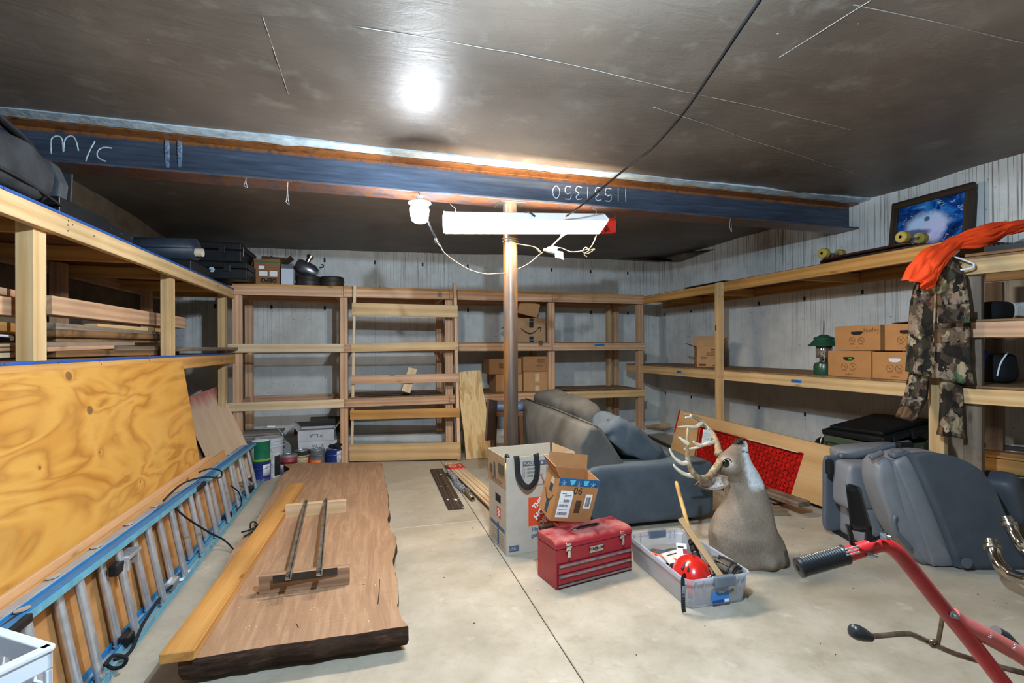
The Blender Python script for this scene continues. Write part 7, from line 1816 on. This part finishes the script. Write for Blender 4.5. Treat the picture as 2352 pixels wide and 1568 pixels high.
# ribbed mats and rolls at the near end of the top deck
nr = lambda s_, off, z: A + DR*s_ - NRM*off + V((0, 0, z))
rbm = thing('ribbed_mat', 'black ribbed mat on a brown board on the near right top shelf', 'mat', nr(.5, .2, 1.835))
o = board('brown_board', nr(.02, .12, 1.845), nr(1.2, .12, 1.845), .24, .018, wood('brown_board_wood', '96693c', '6d4826', 60, knots=False), rbm)
b = MB(); Mr = frame(nr(.10, .14, 1.875), DR, None, UP); b.box((0, -.12, -.02), (1.1, .12, .012))
for i in range(54): b.box((.01+i*.02, -.121, .012), (.02+i*.02, .121, .018))
b.build('mat_body', plain('141416', .6, var=.1), rbm, Mr, True, smooth=0)
tag(MB().sell((0, 0, 0), (.45, .09, .055), .5, 28, 14).sell((.1, -.03, .09), (.40, .07, .04), .5, 28, 14).build('black_roll', DARKCLOTH, None, frame(nr(.80, .17, 1.95), DR, None, UP), smooth=180), 'black padded roll under the orange garment on the top shelf', 'roll')
nb1, nb2 = PD(2283, 718, 3.16), PD(2288, 850, 3.18)
# black cap-like bag and black bag on lower tiers
tag(MB().sell((0, 0, .0), (.086, .08, .062), .55, 26, 14).build('black_bag', plain('101114', .9, var=.2), None, Matrix.Translation(V((nb1.x, nb1.y, 1.516))), smooth=180), 'rounded black bag on the near right shelf, second tier', 'bag')
bg2 = thing('piped_bag', 'black bag with blue panel and white piping on the near right shelf', 'bag', V((nb2.x, nb2.y, 1.053)))
MB().sell((0, 0, .095), (.095, .09, .095), .6, 26, 16, jit=.012, js=8).build('bag_body', plain('15171a', .9, var=.2), bg2, smooth=180)
MB().sell((-.07, .05, .14), (.035, .05, .08), .7, 18, 12).build('blue_panel', plain('1d3fae', .6), bg2, smooth=180)
MB().tube(spline([(-.035, -.08, .20), (-.085, -.07, .13), (-.098, -.06, .05)], 5), .005, 6).build('white_piping', WHITE, bg2, smooth=180)
# leaning lumber behind
o = board('leaning_stud', nr(.48, .34, .02), nr(.22, .30, .93), .085, .038, GREY); tag(o, 'grey lumber stud leaning behind the near right shelf', 'lumber')
# low shelf boards at the right edge
la, lb = PD(2213, 1047, 3.30), PD(2400, 1098, 3.02)
ls_ = thing('low_platform', 'low wooden platform with molding boards at the right edge', 'platform', (la.x, la.y, 0))
ax2 = (lb-la); ax2.z = 0; ax2.normalize(); bk2 = V((-ax2.y, ax2.x, 0)); bk2 = bk2 if bk2.dot(AWAY) > 0 else -bk2
zl = la.z
fr = lambda s_, o_, z_: V((la.x, la.y, 0))+ax2*s_+bk2*o_+V((0, 0, z_))
board('front_board', fr(0, 0, zl-.035), fr(.95, 0, zl-.035), .022, .085, OAK, ls_)
for i in range(2): board('molding_board', fr(-.0, .06+.08*i, zl+.018+.012*i), fr(.95, .06+.08*i, zl+.018+.012*i), .10, .014, BURNT if i else OAK, ls_)
board('dark_rail', fr(.06, .22, zl+.055), fr(.95, .22, zl+.055), .03, .03, plain('2e221c', .6), ls_)
for i in range(5): MB().cbox((0, 0, 0), (.008, .006, .006)).build('rail_screw', STEEL, ls_, Matrix.Translation(fr(.14+.12*i, .203, zl+.057)), True)
for s_ in (.35, .8): board('leg', fr(s_, .20, 0), fr(s_, .20, zl-.0), .05, .05, GREY, ls_, up=bk2)

# ================================================================ HANGING CLOTHES
def camo():
    m = NT('leaf_camouflage'); co = m.coords(); w1 = m.n('ShaderNodeVectorMath', operation='MULTIPLY_ADD'); nv = m.noise(co, 14, 4, .6, 0, 'Color')
    m.l(nv, w1.inputs[0]); w1.inputs[1].default_value = (.09, .09, .09); m.l(co, w1.inputs[2])
    def vor(sc, feat='F1'):
        mp = m.n('ShaderNodeMapping'); mp.inputs['Scale'].default_value = (1, 1, .6); m.l(w1.outputs[0], mp.inputs['Vector'])
        v = m.n('ShaderNodeTexVoronoi'); v.inputs['Scale'].default_value = sc; m.l(mp.outputs[0], v.inputs['Vector']); s_ = m.n('ShaderNodeSeparateColor'); m.l(v.outputs['Color'], s_.inputs[0]); return v.outputs['Distance'], s_.outputs[0], s_.outputs[1]
    d1, r1, g1 = vor(17); d2, r2, g2 = vor(30)
    col = m.ramp(r1, [(0, '2b2620'), (.22, '57483a'), (.40, '6e5038'), (.55, '85705a'), (.68, '3b3a30'), (.80, '9a8a6a'), (.90, '4f6a48'), (.96, 'b5a978')], 'CONSTANT')
    c2 = m.ramp(r2, [(0, '241f1a'), (.3, '6b5644'), (.5, '8b7868'), (.7, '40382c'), (.88, 'a08e72')], 'CONSTANT')
    col = m.mix(m.thr(g1, .45, .47), col, c2)
    col = m.mix(m.math('MULTIPLY', m.thr(d1, .50, .62), .7), col, lin('1f1a16'))
    st = m.n('ShaderNodeMapping'); st.inputs['Scale'].default_value = (55, 55, 9); m.l(w1.outputs[0], st.inputs['Vector']); col = m.mix(m.math('MULTIPLY', m.thr(m.noise(st.outputs[0], 1, 4), .55, .6), .55), col, lin('2a241e'))
    m.bump(m.noise(co, 300, 2), .2, .002); return m.set(col, .9, 0, .15)
CAMO = camo()
cj = thing('camouflage_jacket', 'leaf pattern camouflage jacket hanging from the right shelf', 'jacket', PD(2165, 640, 3.02))
def cloth_tube(secs_, dep, name, seed, parent=cj, mat=CAMO, folds=8, amp=.021, n=56, sub=6):
    keys = [V((s_[0], s_[1], s_[2])) for s_ in secs_]; rings_ = []
    # each section: (v, uL, uR, dL, dR, vR)
    full = []
    for i in range(len(secs_)-1):
        for j in range(sub):
            t = j/sub; full.append([x+(y-x)*t for x, y in zip(secs_[i], secs_[i+1])])
    full.append(list(secs_[-1]))
    for i, (v, uL, uR, dL, dR, vR) in enumerate(full):
        Lp, Rp = PD(uL, v, dL), PD(uR, vR, dR); c_ = (Lp+Rp)/2; h_ = (Rp-Lp)/2; nb_ = V((0, 0, 1)).cross(h_).normalized(); ring_ = []
        for k in range(n):
            a = 2*math.pi*k/n; ca, sa = math.cos(a), math.sin(a)
            P = c_ + h_*math.copysign(abs(ca)**.8, ca) + nb_*(dep*math.copysign(abs(sa)**.7, sa))
            w_ = noise.noise(V((ca*1.2*folds/4+seed, sa*.6, P.z*1.6)))*amp + noise.noise(V((ca*folds+seed, P.z*3.5, seed)))*amp*.6 + noise.noise(V((ca*3, P.z*14, seed+4)))*amp*.35
            ring_.append(P+nb_*(w_*(1 if sa > 0 else -1)))
        rings_.append(ring_)
    return MB().loft(rings_).build(name, mat, parent, Matrix(), True, smooth=180)
cloth_tube([(598, 2152, 2190, 3.05, 3.0, 592), (612, 2138, 2202, 3.06, 2.99, 608), (632, 2112, 2216, 3.10, 2.96, 630), (660, 2098, 2222, 3.12, 2.95, 660), (700, 2089, 2228, 3.13, 2.95, 702), (760, 2085, 2231, 3.14, 2.95, 764), (820, 2081, 2232, 3.14, 2.95, 835), (852, 2079, 2236, 3.14, 2.95, 886)], .055, 'jacket_body', 1.0)
cloth_tube([(640, 2100, 2140, 3.14, 3.10, 640), (760, 2098, 2136, 3.18, 3.15, 760), (850, 2092, 2134, 3.16, 3.13, 856), (900, 2082, 2130, 3.14, 3.11, 912), (940, 2066, 2108, 3.10, 3.07, 955), (957, 2058, 2096, 3.09, 3.06, 968)], .035, 'sleeve', 5.0, folds=5, amp=.014, n=40)
cloth_tube([(640, 2180, 2216, 3.04, 3.0, 640), (760, 2172, 2212, 3.07, 3.04, 760), (870, 2160, 2206, 3.05, 3.02, 880), (930, 2161, 2209, 3.03, 3.0, 935), (975, 2159, 2210, 3.02, 2.99, 980), (998, 2154, 2214, 3.02, 2.99, 1006)], .038, 'sleeve', 9.0, folds=5, amp=.014, n=40)
MB().cbox((0, 0, 0), (.16, .012, .11)).build('chest_pocket', CAMO, cj, frame(PD(2190, 720, 2.905), RIGHT*.9-AWAY*.25), True, smooth=0, bevel=.004)
MB().tube([PD(2150, 640, 3.0), PD(2146, 740, 2.985), PD(2143, 868, 2.98)], .006, 6).build('front_placket', CAMO, cj, Matrix(), True, smooth=180)
MB().tube(spline([PD(2136, 625, 3.02), PD(2150, 600, 2.99), PD(2172, 592, 2.98), PD(2196, 604, 2.97)], 5), .020, 8, flat=.5).build('collar', CAMO, cj, Matrix(), True, smooth=180)
hg = thing('clothes_hanger', 'white plastic clothes hanger hooked on the right shelf', 'hanger', PD(2190, 590, 2.99))
MB().tube(spline([PD(2198, 566, 3.0), PD(2194, 578, 2.99), PD(2186, 586, 2.98), PD(2178, 592, 2.98)], 5), .0045, 8).tube(spline([PD(2203, 575, 3.0), PD(2190, 586, 2.985), PD(2178, 590, 2.98)], 5), .0045, 8).tube(spline([PD(2120, 620, 3.04), PD(2178, 590, 2.98), PD(2228, 602, 2.93), PD(2237, 608, 2.92), PD(2232, 615, 2.92), PD(2206, 620, 2.95)], 5), .0055, 8).build('hanger_frame', plain('dfe4ee', .4, var=0), hg, Matrix(), True, smooth=180)
# orange garment
ORC = plain('ff4a12', .75, var=.05, vscale=10, bump=.1, bscale=200)
og = [((2372, 503), (2372, 526), 3.02), ((2335, 507), (2345, 532), 3.02), ((2300, 511), (2312, 541), 3.02), ((2272, 515), (2288, 556), 3.02), ((2245, 523), (2262, 567), 3.0), ((2218, 532), (2225, 570), 3.0), ((2195, 542), (2200, 572), 3.0), ((2165, 556), (2184, 588), 2.99), ((2138, 568), (2164, 612), 2.97), ((2116, 580), (2152, 632), 2.95), ((2100, 594), (2152, 646), 2.95), ((2084, 618), (2150, 656), 2.96), ((2069, 643), (2122, 664), 2.97)]
rows = []
up_s = spline([PD(a[0], a[1], d) for a, b_, d in og], 6); lo_s = spline([PD(b_[0], b_[1], d-.03) for a, b_, d in og], 6)
for i, (a, b_) in enumerate(zip(up_s, lo_s)):
    row = []
    for k in range(25):
        t = k/24; P = a.lerp(b_, t); s_ = i/len(up_s)
        nf_ = V((-AWAY.x, -AWAY.y, .15))
        P = P + nf_*(.045*math.sin(math.pi*t)+.022*noise.noise(V((t*5+1, s_*5, 1)))+.014*noise.noise(V((t*11, s_*9, 5)))) + UP*(.010*noise.noise(V((s_*14, t*2, 8))))
        if i >= len(up_s)-2: P += RIGHT*(.015*math.sin(t*14))
        row.append(P)
    rows.append(row)
tag(MB().loft(rows, 0, False, None, False).build('orange_garment', ORC, solid=.012, smooth=180), 'blaze orange garment draped over the right shelf edge', 'garment')

# small litter
b = MB()
for i in range(90):
    u, v = RN.uniform(470, 900), RN.uniform(1180, 1450); p = G(u, v, ST+.001)
    if p.x < .12 and p.x > -.62: b.cbox((0, 0, 0), (RN.uniform(.004, .016), .003, .0012), 0, Matrix.Translation(p) @ Matrix.Rotation(RN.uniform(0, 3), 4, 'Z'))
tag(b.build('wood_chips', PALE, smooth=0), 'pale wood chips scattered over the walnut slab', 'wood chips', kind='stuff')
b = MB()
for i in range(70):
    p = V((RN.uniform(.3, 3.3), RN.uniform(1.2, 4.6), .0015)); b.cbox((0, 0, 0), (RN.uniform(.003, .012), RN.uniform(.002, .005), .002), 0, Matrix.Translation(p) @ Matrix.Rotation(RN.uniform(0, 3), 4, 'Z'))
tag(b.build('floor_debris', plain('5c4a38', .9), smooth=0), 'small dark crumbs of dirt on the concrete floor', 'debris', kind='stuff')
# ================================================================ lettering becomes plain mesh objects
bpy.context.view_layer.update()
_dg = bpy.context.evaluated_depsgraph_get()
for o in [x for x in COL.objects if x.type == 'FONT']:
    me = bpy.data.meshes.new_from_object(o.evaluated_get(_dg)); nm, par, mb_ = o.name, o.parent, o.matrix_basis.copy()
    bpy.data.objects.remove(o)
    t = bpy.data.objects.new(nm, me); COL.objects.link(t)
    if par: t.parent = par
    t.matrix_basis = mb_
